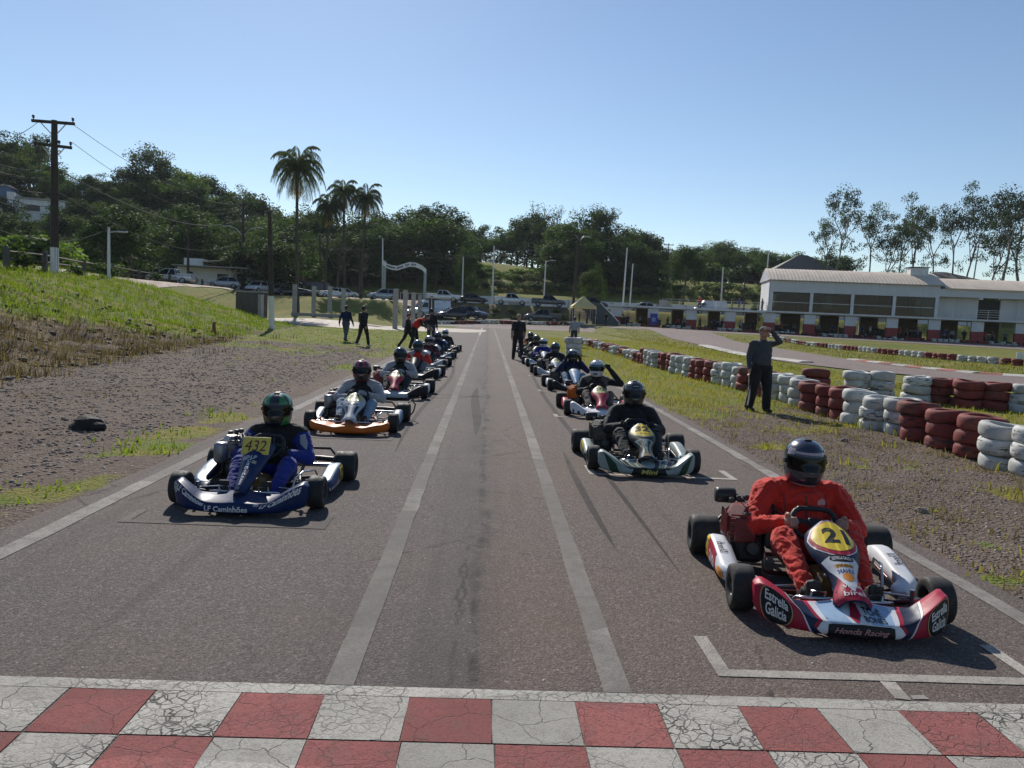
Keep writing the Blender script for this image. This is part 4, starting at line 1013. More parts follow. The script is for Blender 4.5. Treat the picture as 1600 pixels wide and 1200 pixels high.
# ---------------------------------------------------------------- bodies: one continuous skin grown over limb volumes
def capsule(mb, a, b_, ra, rb, n=10):
    a = Vector(a); b_ = Vector(b_); d = b_-a; L = d.length
    if L < 1e-5: d = Vector((0, 0, 1)); L = 1e-5
    t_ = d/L; pts = []; rr = []
    for k in (0, 1, 2): s_ = math.sin(PI/2*(k+.25)/3.25); c_ = math.cos(PI/2*(k+.25)/3.25); pts.append(a-t_*ra*c_); rr.append(ra*s_)
    pts += [a, b_]; rr += [ra, rb]
    for k in (2, 1, 0): s_ = math.sin(PI/2*(k+.25)/3.25); c_ = math.cos(PI/2*(k+.25)/3.25); pts.append(b_+t_*rb*c_); rr.append(rb*s_)
    # explicit frame so that nothing twists
    u_ = t_.orthogonal().normalized(); w_ = t_.cross(u_)
    mb.loft([[p+(u_*math.cos(2*PI*k/n)+w_*math.sin(2*PI*k/n))*r for k in range(n)] for p, r in zip(pts, rr)], 0, True)
def grow(name, segs, mats, voxel=.014, wrinkle=.004, seed=0, smooth_it=3):
    """segs: ('c', a, b, ra, rb, slot) tapered limb or ('e', centre, radii, slot[, rotation]) volume"""
    mb = MB(); S = []
    for s_ in segs:
        if s_[0] == 'c':
            capsule(mb, *s_[1:5]); S.append((Vector(s_[1]), Vector(s_[2]), s_[3], s_[4], s_[5]))
        else:
            c_, r_, slot = s_[1:4]; M = T(*c_) @ (s_[4] if len(s_) > 4 else Matrix.Identity(4))
            mb.ell((0, 0, 0), r_, 18, 12, M=M)
            S.append((Vector(c_), Vector(c_)+Vector((0, 0, 1e-4)), min(r_)*1.02+.3*(max(r_)-min(r_)), 0, slot))
    me0 = mb.mesh('tmp', []); bm = bmesh.new(); bm.from_mesh(me0); bmesh.ops.remove_doubles(bm, verts=bm.verts, dist=1e-6); bmesh.ops.recalc_face_normals(bm, faces=bm.faces); bm.to_mesh(me0); bm.free()
    ob = bpy.data.objects.new('tmp', me0); C.objects.link(ob)
    r = ob.modifiers.new('r', 'REMESH'); r.mode = 'VOXEL'; r.voxel_size = voxel; r.use_smooth_shade = True
    q = ob.modifiers.new('s', 'SMOOTH'); q.iterations = smooth_it; q.factor = .5
    dg = bpy.context.evaluated_depsgraph_get(); me = bpy.data.meshes.new_from_object(ob.evaluated_get(dg)); me.name = name
    bpy.data.objects.remove(ob); bpy.data.meshes.remove(me0)
    n = len(me.vertices); co = np.empty(n*3, 'f'); me.vertices.foreach_get('co', co); co = co.reshape(-1, 3)
    A = np.array([s_[0][:] for s_ in S]); B = np.array([s_[1][:] for s_ in S]); R0 = np.array([s_[2] for s_ in S]); R1 = np.array([s_[3] if s_[3] else s_[2] for s_ in S])
    slot = np.array([s_[4] for s_ in S])
    npol = len(me.polygons); cen = np.empty(npol*3, 'f'); me.polygons.foreach_get('center', cen); cen = cen.reshape(-1, 3)
    best = np.full(npol, 1e9); idx = np.zeros(npol, int)
    for i in range(len(S)):
        ab = B[i]-A[i]; t_ = np.clip(((cen-A[i])@ab)/max(ab@ab, 1e-9), 0, 1)
        d = np.linalg.norm(cen-(A[i]+t_[:, None]*ab), axis=1)-(R0[i]+(R1[i]-R0[i])*t_)
        w = d < best; best[w] = d[w]; idx[w] = i
    me.polygons.foreach_set('material_index', slot[idx].astype(np.int32)); me.polygons.foreach_set('use_smooth', np.ones(npol, bool))
    if wrinkle:
        nn = np.empty(n*3, 'f'); me.vertices.foreach_get('normal', nn); nn = nn.reshape(-1, 3)
        def fold(p):
            q = Vector((p[0]*7+seed, p[1]*7, p[2]*7)); d_ = mnoise.noise(q)*1.3
            return 1.3*(1-abs(mnoise.noise(Vector((p[0]*9+d_+seed, p[1]*9+d_, p[2]*22+d_*2))))*2.2)-.3+.5*mnoise.noise(Vector((p[0]*34, p[1]*34+seed, p[2]*46)))
        w = np.array([fold(p) for p in co])
        co += nn*(w*wrinkle)[:, None]; me.vertices.foreach_set('co', co.ravel().astype('f'))
    me.materials.clear()
    for m_ in mats: me.materials.append(m_)
    me.polygons.foreach_set('material_index', slot[idx].astype(np.int32))
    me.update(); return me
M_SKIN = mat('skin', (.36, .20, .14), .55, var=.1, vs=20)
M_HAIR = mat('dark_hair', (.015, .012, .01), .7)
def hand(segs, w, d, side, slot, grip=True, s=1.0):
    """palm at wrist w pointing along d; five separate bent fingers, thumb from the side"""
    w = Vector(w); d = Vector(d).normalized(); up = Vector((0, 0, 1)); lat = d.cross(up)
    if lat.length < .1: lat = Vector((1, 0, 0))
    lat.normalize(); nrm = lat.cross(d).normalized()
    segs.append(('c', w, w+d*.05*s, .027*s, .031*s, slot)); segs.append(('c', w+d*.03*s+nrm*.018*s, w+d*.07*s+nrm*.02*s, .018*s, .016*s, slot)); segs.append(('c', w+d*.03*s-nrm*.018*s, w+d*.07*s-nrm*.02*s, .018*s, .015*s, slot))
    for k in range(4):
        L = (.07, .08, .075, .06)[k]*s; o = w+d*.082*s+nrm*(.030-.020*k)*s; c_ = .55 if grip else .2
        p1 = o+d*L*.45-lat*side*L*c_*.3; p2 = p1+(d*(.35 if grip else .8)-lat*side*(.9 if grip else .3)).normalized()*L*.4; p3 = p2+(d*(-.3 if grip else .6)-lat*side).normalized()*L*.32
        segs += [('c', o, p1, .0098*s, .0092*s, slot), ('c', p1, p2, .0092*s, .0086*s, slot), ('c', p2, p3, .0086*s, .0075*s, slot)]
    o = w+d*.03*s+nrm*.028*s; p1 = o+(d*.6+nrm*.6-lat*side*.5).normalized()*.04*s; p2 = p1+(d*.9-lat*side*.5).normalized()*.032*s
    segs += [('c', o, p1, .0125*s, .0105*s, slot), ('c', p1, p2, .0105*s, .0085*s, slot)]
# ------------ drivers: slots 0 torso 1 sleeves 2 legs 3 hands 4 shoes 5 collar 6 shoulder patch
def driver_segs(pose, k=1.0):
    s_ = []
    ty = .31
    s_ += [('e', (0, .25, .22), (.175*k, .15, .13), 2), ('e', (0, .27, .33), (.185*k, .145*k, .15), 0), ('e', (0, .31, .46), (.20*k, .135*k, .16), 0), ('e', (0, .325, .545), (.19*k, .10, .085), 0)]
    s_ += [('c', (0, .32, .58), (0, .30, .68), .075, .068, 5)]
    for sd in (-1, 1):
        s_ += [('c', (sd*.12, .325, .565), (sd*.215*min(k, 1.06), .32, .54), .085, .083*k, 6)]
        s_ += [('c', (sd*.10, .24, .19), (sd*.215, -.13, .335), .105, .078, 2), ('c', (sd*.215, -.13, .335), (sd*.175, -.50, .155), .075, .052, 2),
               ('c', (sd*.175, -.51, .125), (sd*.175, -.52, .10), .045, .04, 4), ('c', (sd*.175, -.51, .105), (sd*.175, -.625, .185), .043, .036, 4), ('c', (sd*.175, -.60, .17), (sd*.175, -.64, .215), .038, .03, 4)]
        if pose == 'wheel' or (pose == 'salute' and sd < 0):
            el = (sd*(.325 if k < 1.1 else .335), .14, .345); wr = (sd*.195, -.005, .405)
            s_ += [('c', (sd*.22*min(k, 1.08), .32, .535), el, .08*k, .068, 1), ('c', el, wr, .066, .05, 1)]
            hand(s_, (sd*.188, -.012, .412), (-sd*.5, -.75, .25), sd, 3)
        elif pose == 'cross':
            el = (sd*.33, .12, .38); wr = (sd*.03, .0, .44+.03*sd)
            s_ += [('c', (sd*.225, .32, .54), el, .075, .062, 1), ('c', el, wr, .06, .045, 1)]
            hand(s_, wr, (-sd, -.1, .0), sd, 3)
        elif pose == 'salute':
            el = (sd*.44, .16, .52); wr = (sd*.22, .14, .78)
            s_ += [('c', (sd*.225, .32, .54), el, .072, .06, 1), ('c', el, wr, .058, .043, 1)]
            hand(s_, wr, (-sd*.7, -.1, .6), sd, 3)
        elif pose == 'both':
            el = (sd*.36, .12, .43); wr = (sd*.17, .20, .66)
            s_ += [('c', (sd*.225, .32, .54), el, .072, .06, 1), ('c', el, wr, .058, .043, 1)]
            hand(s_, wr, (-sd*.2, .05, 1), sd, 3)
    return s_
# ------------ helmet
def helm_pt(th, z, off=0.0):
    prof = [(-.155, .098), (-.135, .116), (-.09, .128), (-.03, .1345), (.03, .135), (.08, .121), (.115, .093), (.138, .055), (.147, .0)]
    for i in range(len(prof)-1):
        if z <= prof[i+1][0]: break
    z0, r0 = prof[i]; z1, r1 = prof[i+1]; u = (z-z0)/(z1-z0); r = r0+(r1-r0)*max(0, min(1, u))
    fr = max(0, -math.sin(th)); chin = .030*fr**2*smooth(.02, -.09, z) if z < .02 else 0
    cut = .03*smooth(.0, 1, -fr)*0
    return Vector(((r+off)*math.cos(th), (r+off)*1.15*math.sin(th)-chin-(off*.3 if chin else 0), z+off*.2))
def helmet(par, M, c_shell, c_vis, patches=(), rot=0.0):
    zs = [-.155, -.148, -.135, -.11, -.08, -.045, -.01, .025, .055, .08, .1, .118, .132, .142, .1465]
    mb = MB(); n = 28
    mb.loft([[helm_pt(2*PI*k/n, z) for k in range(n)] for z in zs], 0, True, True, False)
    mb.loft([[Vector((p.x*.9, p.y*.9, p.z)) for p in [helm_pt(2*PI*k/n, z) for k in range(n)]] for z in (-.155, -.1)], 1, True, True, False)
    mb.add([helm_pt(2*PI*k/n, -.155) for k in range(n)]+[helm_pt(2*PI*k/n, -.155)*.9+V(0, 0, -.0155) for k in range(n)], [(k, (k+1) % n, n+(k+1) % n, n+k) for k in range(n)], 1)
    h = mb.build('helmet', [c_shell, M_BLACK], par, fix=False); h.matrix_basis = M
    def patch(nm, th0, th1, z0, z1, m, off, nn=14, mm=5, taper=0):
        b = MB(); tc = (th0+th1)/2
        b.surf(lambda u, v: helm_pt(tc+(u-tc)*(1-taper*(v-z0)/(z1-z0)), v, off), [lerp(th0, th1, i/nn) for i in range(nn+1)], [lerp(z0, z1, i/mm) for i in range(mm+1)])
        return b.build(nm, m, h, fix=False)
    patch('visor', -PI/2-1.28, -PI/2+1.28, -.052, .042, c_vis, .005, 18, 6)
    patch('visor_strip', -PI/2-1.15, -PI/2+1.15, .036, .05, M_BLACK, .0065, 16, 2)
    patch('chin_vent', -PI/2-.3, -PI/2+.3, -.115, -.085, M_BLACK, .004, 6, 2)
    for s_ in (-1, 1): MB().cyl((s_*.128, -.02, -.005), (s_*.146, -.02, -.005), .018, 10).build('visor_pivot', M_BLACK, h)
    MB().box((0, .0, .1445), (.05, .09, .010), bev=.004).build('top_vent', M_HAIR, h)
    for p in patches: patch('stripe', *p)
    return h
# ---------------------------------------------------------------- go-karts
M_RUB = mat('tyre_rubber', (.018, .0175, .017), .75, var=.35, vs=14, bump=.25, bs=120, dirt=.18)
M_RIM = mat('rim_metal', (.045, .045, .05), .4, .7)
M_CHR = mat('chrome_tube', (.55, .55, .56), .22, .95, var=.2)
M_ALU = mat('aluminium_tray', (.30, .30, .30), .45, .8, var=.3, vs=5, dirt=.3)
M_FRAME = mat('frame_steel', (.10, .02, .022), .4, .3)
M_FRAMEK = mat('black_frame', (.02, .02, .02), .45, .2)
M_SEAT = mat('seat_fibre', (.03, .03, .032), .45, coat=.3)
M_ENG = mat('engine_cast', (.075, .073, .07), .55, .6, var=.4, vs=12, dirt=.4)
M_ENGA = mat('bare_engine_alloy', (.26, .26, .27), .42, .7, var=.35, vs=10, dirt=.35)
M_TANK = mat('amber_fuel_tank', (.17, .10, .03), .35, var=.25, vs=8)
M_LEATH = mat('wheel_grip', (.016, .015, .015), .6)
def P(name, col, coat=.04, rough=.45): return mat(name, col, rough, 0, var=.14, vs=5, coat=0.0, dirt=.16, spec=.2)
def cr(pts, u):
    n = len(pts)-1; s_ = min(max(u, 0), 1)*n; k = min(int(s_), n-1); f = s_-k
    p0, p1, p2, p3 = [Vector(pts[min(max(k+j, 0), n)]) for j in (-1, 0, 1, 2)]
    return .5*((2*p1)+(p2-p0)*f+(2*p0-5*p1+4*p2-p3)*f*f+(3*p1-p0-3*p2+p3)*f**3)
NW = .535
def nose_pt(x, v, off=0.0, sty=0):
    def raw(x, v):
        a = min(abs(x)/NW, 1)
        yf = -.965+.012*math.sin(PI*min(1, a*1.6))+.045*a*a+.15*a**3.5; zl = .030+.030*a**3
        z2 = zl+.088-.012*math.sin(PI*min(1, a*1.5))+.105*smooth(.42, .97, a)
        zt = max(.188-.036*math.sin(PI*min(1, a*1.2)), z2+.016)
        if sty: z2 = zl+.085+.012*math.cos(a*9)+.03*smooth(.75, 1, a); zt = max(.150+.014*math.cos(a*9+.4), z2+.014)
        yb = yf+.26-.15*a
        q = [(x, yf+.032, zl), (x, yf+.004, zl+.014), (x, yf, lerp(zl, z2, .55)), (x, yf+.010, z2-.006), (x, yf+.022, z2+.006), (x, lerp(yf, yb, .45), lerp(z2, zt, .42)+.002), (x, yb, zt)]
        return cr(q, v)
    p = raw(x, v)
    if off:
        e = .01; n = (raw(x+e, v)-raw(x-e, v)).cross(raw(x, min(1, v+.03))-raw(x, max(0, v-.03)))
        if n.length > 1e-9:
            n.normalize(); p = p+n*off*(1 if n.y < 0 or n.z > 0 else -1)
    return p
def nose_mesh(sty=0):
    mb = MB(); rings = []; N = 44
    for i in range(N+1):
        x = -NW+2*NW*i/N; r = [nose_pt(x, v/10, 0, sty) for v in range(11)]
        top, lo = r[-1], r[0]
        r += [Vector((x, top.y+.012, top.z-.018)), Vector((x, top.y-.03, lo.z+.05)), Vector((x, lo.y+.05, lo.z+.012))]
        if i in (0, 1, N-1, N):
            c_ = sum(r, Vector())/len(r); k = .55 if i in (0, N) else .9; r = [c_+(p-c_)*k+Vector((0, 0, 0)) for p in r]
        rings.append(r)
    mb.loft(rings, 0, True); return mb.mesh('front_fairing', [M_BLACK])
NASW = {0: [.085, .108, .098, .076, .08, .112, .148, .158, .138, .07], 1: [.045, .05, .055, .064, .076, .09, .104, .118, .128, .13]}
def nas_pt(u, v, off=0.0, sty=0):
    def raw(u, v):
        c_ = cr([(0, -.835, .178), (0, -.775, .212), (0, -.665, .268), (0, -.52, .345), (0, -.37, .415), (0, -.25, .475)], v)
        W_ = NASW[sty]; s_ = v*9; k = min(int(s_), 8); w = lerp(W_[k], W_[k+1], s_-k)
        a = cr([(0, -.835, .178), (0, -.775, .212), (0, -.665, .268), (0, -.52, .345), (0, -.37, .415), (0, -.25, .475)], min(1, v+.02))-cr([(0, -.835, .178), (0, -.775, .212), (0, -.665, .268), (0, -.52, .345), (0, -.37, .415), (0, -.25, .475)], max(0, v-.02))
        n = Vector((0, -a.z, a.y)).normalized()
        return c_+Vector((u*w, 0, 0))+n*(.038*(1-u*u)-.03*abs(u)**4), n
    p, n = raw(u, v); return p+n*off
def nas_mesh(sty):
    mb = MB(); N = 26; rings = []
    for j in range(N+1):
        v = j/N; us = [-1+2*i/12 for i in range(13)]
        top = [nas_pt(u, v, 0, sty) for u in us]; bot = [nas_pt(u, v, -.012, sty) for u in reversed(us)]
        rings.append(top+bot)
    mb.loft(rings, 0, True); return mb.mesh('nose_panel', [M_BLACK])
def pod_pt(sd, y, v, off=0.0):
    """y along the kart -.34..+.36, v 0 bottom outer .. 1 top inner"""
    f = smooth(-.36, -.16, y); b_ = smooth(.40, .26, y)
    xo = (.50+.115*f)*1.0+.01*b_; zt = .135+.085*smooth(-.34, .25, y)-.02*(1-b_)
    def raw(y, v): return cr([(xo-.03, y, .05), (xo, y, .075), (xo-.004, y, zt-.03), (xo-.04, y, zt), (xo-.13, y, zt-.01)], v)
    p = raw(y, v)
    return Vector((sd*(p.x+off*(1 if v < .62 else .4)), p.y, p.z+(off if v > .55 else 0)))
def pod_mesh(sd):
    mb = MB(); rings = []
    for i in range(23):
        y = -.36+.74*i/22; r = [pod_pt(sd, y, v/8) for v in range(9)]
        r += [Vector((r[-1].x, y, .09)), Vector((sd*(abs(r[0].x)-.06), y, .05))]
        if i in (0, 1, 21, 22):
            c_ = sum(r, Vector())/len(r); k = .5 if i in (0, 22) else .88; r = [c_+(p-c_)*k for p in r]
        rings.append(r)
    mb.loft(rings, 0, True); return mb.mesh('side_pod', [M_BLACK])
def wheel_meshes(R, W, rr):
    M = RY(PI/2); t_ = MB(); h = W/2
    t_.lathe([(rr, -h*.86), (rr+.012, -h*.98), (R*.82, -h*1.0), (R*.94, -h*.93), (R*.985, -h*.75), (R, -h*.4), (R*1.002, 0), (R, h*.4), (R*.985, h*.75), (R*.94, h*.93), (R*.82, h*1.0), (rr+.012, h*.98), (rr, h*.86), (rr*.97, 0)], 32, 0, M, True, True)
    r = MB(); r.lathe([(rr, -h*.84), (rr*.9, -h*.8), (rr*.82, -h*.3), (rr*.82, h*.3), (rr*.9, h*.8), (rr, h*.84), (rr*.985, 0)], 24, 0, M, True, True)
    r.lathe([(.0, .012), (rr*.8, .012), (rr*.83, 0), (rr*.8, -.012), (.0, -.012)], 20, 0, M)
    r.lathe([(.0, .05), (.026, .05), (.032, .03), (.032, -.03), (.026, -.05), (.0, -.05)], 14, 0, M)
    for k in range(3):
        a = 2*PI*k/3; r.cyl((-.028, .045*math.cos(a), .045*math.sin(a)), (.028, .045*math.cos(a), .045*math.sin(a)), .007, 6)
    return t_.mesh('tyre', [M_RUB]), r.mesh('rim', [M_RIM])
def text_tris(s_, bold=.0, cache={}):
    key = (s_, bold)
    if key not in cache:
        cu = bpy.data.curves.new('t', 'FONT'); cu.body = s_; cu.resolution_u = 3; cu.offset = bold; ob = bpy.data.objects.new('t', cu); C.objects.link(ob)
        dg = bpy.context.evaluated_depsgraph_get(); me = bpy.data.meshes.new_from_object(ob.evaluated_get(dg))
        bm = bmesh.new(); bm.from_mesh(me); bmesh.ops.triangulate(bm, faces=bm.faces)
        bmesh.ops.remove_doubles(bm, verts=bm.verts, dist=1e-5)
        bmesh.ops.subdivide_edges(bm, edges=[e for e in bm.edges if e.calc_length() > .35], cuts=1, use_grid_fill=False); bmesh.ops.triangulate(bm, faces=bm.faces)
        vs = [v.co.xy.copy() for v in bm.verts]; bm.verts.index_update(); fs = [tuple(v.index for v in f.verts) for f in bm.faces]; bm.free()
        bpy.data.objects.remove(ob); bpy.data.meshes.remove(me); bpy.data.curves.remove(cu)
        x0, x1 = min(v.x for v in vs), max(v.x for v in vs); y0, y1 = min(v.y for v in vs), max(v.y for v in vs)
        cache[key] = ([((v.x-(x0+x1)/2)/(x1-x0), (v.y-(y0+y1)/2)/(y1-y0)) for v in vs], fs, (x1-x0)/(y1-y0))
    return cache[key]
def decal_text(name, s_, fn, par, m, c, size, rot=0.0, bold=.0, shear=0.0):
    """fn(a,b) -> surface point; size = (width,height) in the surface's own a,b units"""
    vs, fs, asp = text_tris(s_, bold); mb = MB(); ca, sa = math.cos(rot), math.sin(rot); k = size[0]/size[1] if False else 1
    pts = []
    for (x, y) in vs:
        x += shear*y*.25; X, Y = x*size[0], y*size[1]
        pts.append(fn(c[0]+X*ca-Y*sa*k, c[1]+X*sa+Y*ca))
    mb.add(pts, fs, 0); return mb.build(name, m, par, fix=False)
def decal_poly(name, poly, fn, par, m, sub=10):
    """polygon in (a,b), cut fine so that it follows the surface"""
    bm = bmesh.new(); bm.faces.new([bm.verts.new((x, y, 0)) for x, y in poly]); bmesh.ops.triangulate(bm, faces=bm.faces)
    xs = [p[0] for p in poly]; ys = [p[1] for p in poly]; sx, sy = (max(xs)-min(xs))/sub, (max(ys)-min(ys))/sub
    for i in range(1, sub):
        for (co, no) in (((min(xs)+sx*i, 0, 0), (1, 0, 0)), ((0, min(ys)+sy*i, 0), (0, 1, 0))):
            bmesh.ops.bisect_plane(bm, geom=bm.verts[:]+bm.edges[:]+bm.faces[:], plane_co=co, plane_no=no)
    bm.verts.index_update(); mb = MB(); mb.add([fn(v.co.x, v.co.y) for v in bm.verts], [tuple(v.index for v in f.verts) for f in bm.faces], 0, True); bm.free()
    return mb.build(name, m, par, fix=False)
def ellipse(cx, cy, rx, ry, n=24): return [(cx+rx*math.cos(2*PI*k/n), cy+ry*math.sin(2*PI*k/n)) for k in range(n)]
KM = {}
def kart_meshes():
    K = KM
    K['nose0'] = nose_mesh(0); K['nose1'] = nose_mesh(1); K['nas0'] = nas_mesh(0); K['nas1'] = nas_mesh(1); K['podL'] = pod_mesh(-1); K['podR'] = pod_mesh(1)
    K['ft'], K['fr'] = wheel_meshes(.135, .135, .066); K['rt'], K['rr'] = wheel_meshes(.142, .205, .066)
    f = MB(); r = .0155
    for s_ in (-1, 1):
        f.tube([(s_*.15, .72, .10), (s_*.19, .42, .065), (s_*.29, .0, .055), (s_*.30, -.36, .055), (s_*.235, -.60, .06), (s_*.14, -.84, .07)], r, 8)
        f.tube([(s_*.30, -.36, .055), (s_*.34, -.50, .09), (s_*.44, -.54, .12)], r, 8)
        f.tube([(s_*.29, -.28, .06), (s_*.47, -.26, .10), (s_*.50, .24, .11), (s_*.22, .32, .06)], .010, 6)
        f.tube([(s_*.19, .42, .065), (s_*.20, .54, .14), (s_*.15, .72, .10)], r, 6)
    for (y, w) in ((-.84, .14), (-.36, .30), (.0, .29), (.42, .19), (.70, .155)): f.tube([(-w, y, .06 if y < .7 else .10), (w, y, .06 if y < .7 else .10)], r, 8)
    K['frame'] = f.mesh('frame', [M_FRAME])
    c = MB(); c.tube([(-.28, -.56, .07), (-.27, -.66, .14), (-.22, -.69, .15), (.22, -.69, .15), (.27, -.66, .14), (.28, -.56, .07)], .011, 8)
    for s_ in (-1, 1):
        c.tube([(s_*.02, -.43, .15), (s_*.44, -.49, .13)], .007, 6); (c.tube([(.31, -.42, .07), (.33, -.34, .20), (.37, -.22, .235), (.42, .02, .20), (.44, .10, .10)], .009, 6) if s_ > 0 else None)
        c.tube([(s_*.43, -.54, .07), (s_*.43, -.54, .19)], .014, 8); c.tube([(s_*.43, -.54, .13), (s_*.52, -.54, .135)], .013, 8)
        c.tube([(s_*.12, -.64, .05), (s_*.12, -.69, .19), (s_*.20, -.70, .20), (s_*.20, -.65, .05)], .008, 6)
    K['bars'] = c.mesh('bumper_bars', [M_CHR])
    t_ = MB(); t_.prism([(-.15, -.84), (.15, -.84), (.26, -.58), (.29, -.3), (.27, .05), (-.27, .05), (-.29, -.3), (-.26, -.58)], .034, .040); K['tray'] = t_.mesh('floor_tray', [M_ALU])
    a = MB(); a.tube([(-.62, .54, .142), (.62, .54, .142)], .020, 12); K['axle'] = a.mesh('rear_axle', [M_CHR])
    d = MB(); d.cyl((.10, .54, .142), (.106, .54, .142), .09, 24); K['disc'] = d.mesh('brake_disc', [M_CHR])
    g = MB(); g.cyl((-.215, .54, .142), (-.209, .54, .142), .085, 24); K['sprocket'] = g.mesh('sprocket', [M_ENG])
    s_ = MB(); s_.tube([(0, -.50, .12), (0, -.06, .405)], .012, 8); K['column'] = s_.mesh('steering_column', [M_CHR])
    w = MB(); Mw = T(0, -.035, .425) @ RX(rad(52)); pts = []
    for k in range(28):
        a_ = 2*PI*k/28; x, y = .148*math.cos(a_), .13*math.sin(a_)
        if y > .09: y = .09+(y-.09)*.35
        pts.append((x, y, 0))
    w.tube(pts, .0165, 8, loop=True, M=Mw)
    for (x, y) in ((-.15, .02), (.15, .02), (0, -.13)): w.box((x/2, y/2, -.006), (.03 if x == 0 else .16, .15 if x == 0 else .03, .006), M=Mw)
    w.box((0, 0, -.005), (.075, .075, .02), M=Mw, bev=.01); w.box((0, .098, .004), (.21, .032, .02), M=Mw, bev=.008)
    K['swheel'] = w.mesh('steering_wheel', [M_LEATH])
    se = MB()
    def seat(u, v, o=0):
        c_ = cr([(0, -.05, .085), (0, .08, .05), (0, .27, .055), (0, .42, .16), (0, .49, .33), (0, .53, .52)], v); w_ = lerp(.17, .205, math.sin(PI*min(1, v*1.1)) if v < .9 else .3)
        lift = (abs(u)**3)*(.17*math.sin(PI*min(1, .1+v*1.0))+.02); back = smooth(.55, 1, v)
        return Vector((u*(w_+o), c_.y-lift*back*.9, c_.z+lift*(1-back*.8)-o))
    us = [-1+2*i/14 for i in range(15)]; vs_ = [i/16 for i in range(17)]
    se.surf(lambda u, v: seat(u, v), us, vs_); se.surf(lambda u, v: seat(u, v, .012), us, vs_); K['seat'] = se.mesh('seat', [M_SEAT])
    k = MB(); k.box((0, -.33, .125), (.21, .27, .16), bev=.035); k.cyl((0, -.30, .2), (0, -.30, .225), .03, 12); K['tank'] = k.mesh('fuel_tank', [M_TANK])
    for s2 in (-1, 1):
        p = MB(); p.box((s2*.175, -.655, .17), (.085, .016, .13), bev=.006); p.cyl((s2*.175, -.655, .06), (s2*.175, -.655, .12), .01, 6); K['pedal%d' % s2] = p.mesh('pedal', [M_BLACK])
    e = MB(); e.box((-.36, .27, .16), (.20, .30, .17), bev=.03); e.cyl((-.47, .27, .16), (-.25, .27, .16), .085, 18); e.cyl((-.36, .11, .18), (-.36, .05, .20), .04, 12)
    for i in range(8): e.box((-.36, .20, .255+.017*i), (.16-.004*abs(i-4), .16-.004*abs(i-4), .007))
    e.cyl((-.36, .20, .24), (-.36, .20, .40), .055, 14); e.box((-.36, .20, .405), (.12, .12, .03), bev=.01); e.cyl((-.36, .20, .41), (-.36, .20, .46), .012, 8)
    for i in range(7): e.tube([(-.40+.04*i, .30-.03*i, .42+.01*(i % 3)), (-.34+.02*i, .22, .48-.02*(i % 2)), (-.22+.02*i, .10, .36-.03*i)], .007, 5)
    for i in range(6): e.box((-.46+.05*i, .36+.02*(i % 2), .455+.012*(i % 3)), (.04, .05, .04), bev=.008)
    e.box((-.24, .18, .30), (.06, .2, .22), bev=.02)
    for i in range(6): e.box((-.28+.02*(i % 3), .30+.05*(i//2), .28+.03*(i % 2)), (.05, .04, .05), bev=.01)
    e.tube([(-.24, .40, .10), (-.24, .66, .22), (-.10, .68, .24)], .02, 8)
    K['engine'] = e.mesh('engine', [M_ENG])
    h = MB(); h.box((-.40, .27, .325), (.23, .27, .25), bev=.07)
    for i in range(5): h.box((-.518, .19+.04*i, .32), (.014, .014, .17), bev=.003)
    h.box((-.40, .125, .30), (.15, .03, .17), bev=.012); [h.box((-.40, .145-.0*i, .22+.03*i), (.20, .012, .012)) for i in range(7)]; K['shroud'] = h.mesh('engine_cover', [M_RED])
    b2 = MB(); b2.lathe([(.0, 0), (.05, 0), (.056, .02), (.056, .12), (.05, .14), (.0, .14)], 18, 0, T(-.56, .44, .47) @ RY(PI/2)); b2.tube([(-.42, .44, .47), (-.36, .40, .42), (-.36, .30, .36)], .022, 8); K['filter'] = b2.mesh('air_filter', [M_BLACK])
    x = MB(); x.tube([(-.36, .12, .27), (-.42, .04, .27), (-.46, .06, .24), (-.48, .2, .22)], [.022, .03, .035, .02], 10); x.lathe([(.0, 0), (.05, .0), (.062, .02), (.062, .16), (.05, .18), (0, .18)], 18, 0, T(-.42, -.02, .25)); K['exhaust'] = x.mesh('exhaust', [M_CHR])
    rb = MB(); rb.tube([(-.66, .66, .15), (-.64, .74, .15), (-.3, .78, .16), (.3, .78, .16), (.64, .74, .15), (.66, .66, .15)], .028, 10); rb.tube([(-.15, .70, .10), (-.15, .78, .16)], .012, 6); rb.tube([(.15, .70, .10), (.15, .78, .16)], .012, 6); rb.tube([(-.5, .77, .15), (-.4, .80, .26), (.4, .80, .26), (.5, .77, .15)], .014, 8)
    K['rbump'] = rb.mesh('rear_bumper', [M_BLACK])
    for me in K.values():
        bm = bmesh.new(); bm.from_mesh(me); bmesh.ops.recalc_face_normals(bm, faces=bm.faces); bm.to_mesh(me); bm.free()
kart_meshes()
BODY = {p: grow('driver_body_'+p, driver_segs(p, 1.0), [M_BLACK]*7, .0125, .0045, 3) for p in ('cross', 'salute', 'both')}
BODY['wheel'] = grow('driver_body_wheel', driver_segs('wheel', 1.0), [M_BLACK]*7, .0105, .0045, 5)
BODY['big'] = grow('driver_body_big', driver_segs('wheel', 1.16), [M_BLACK]*7, .0085, .0085, 9)
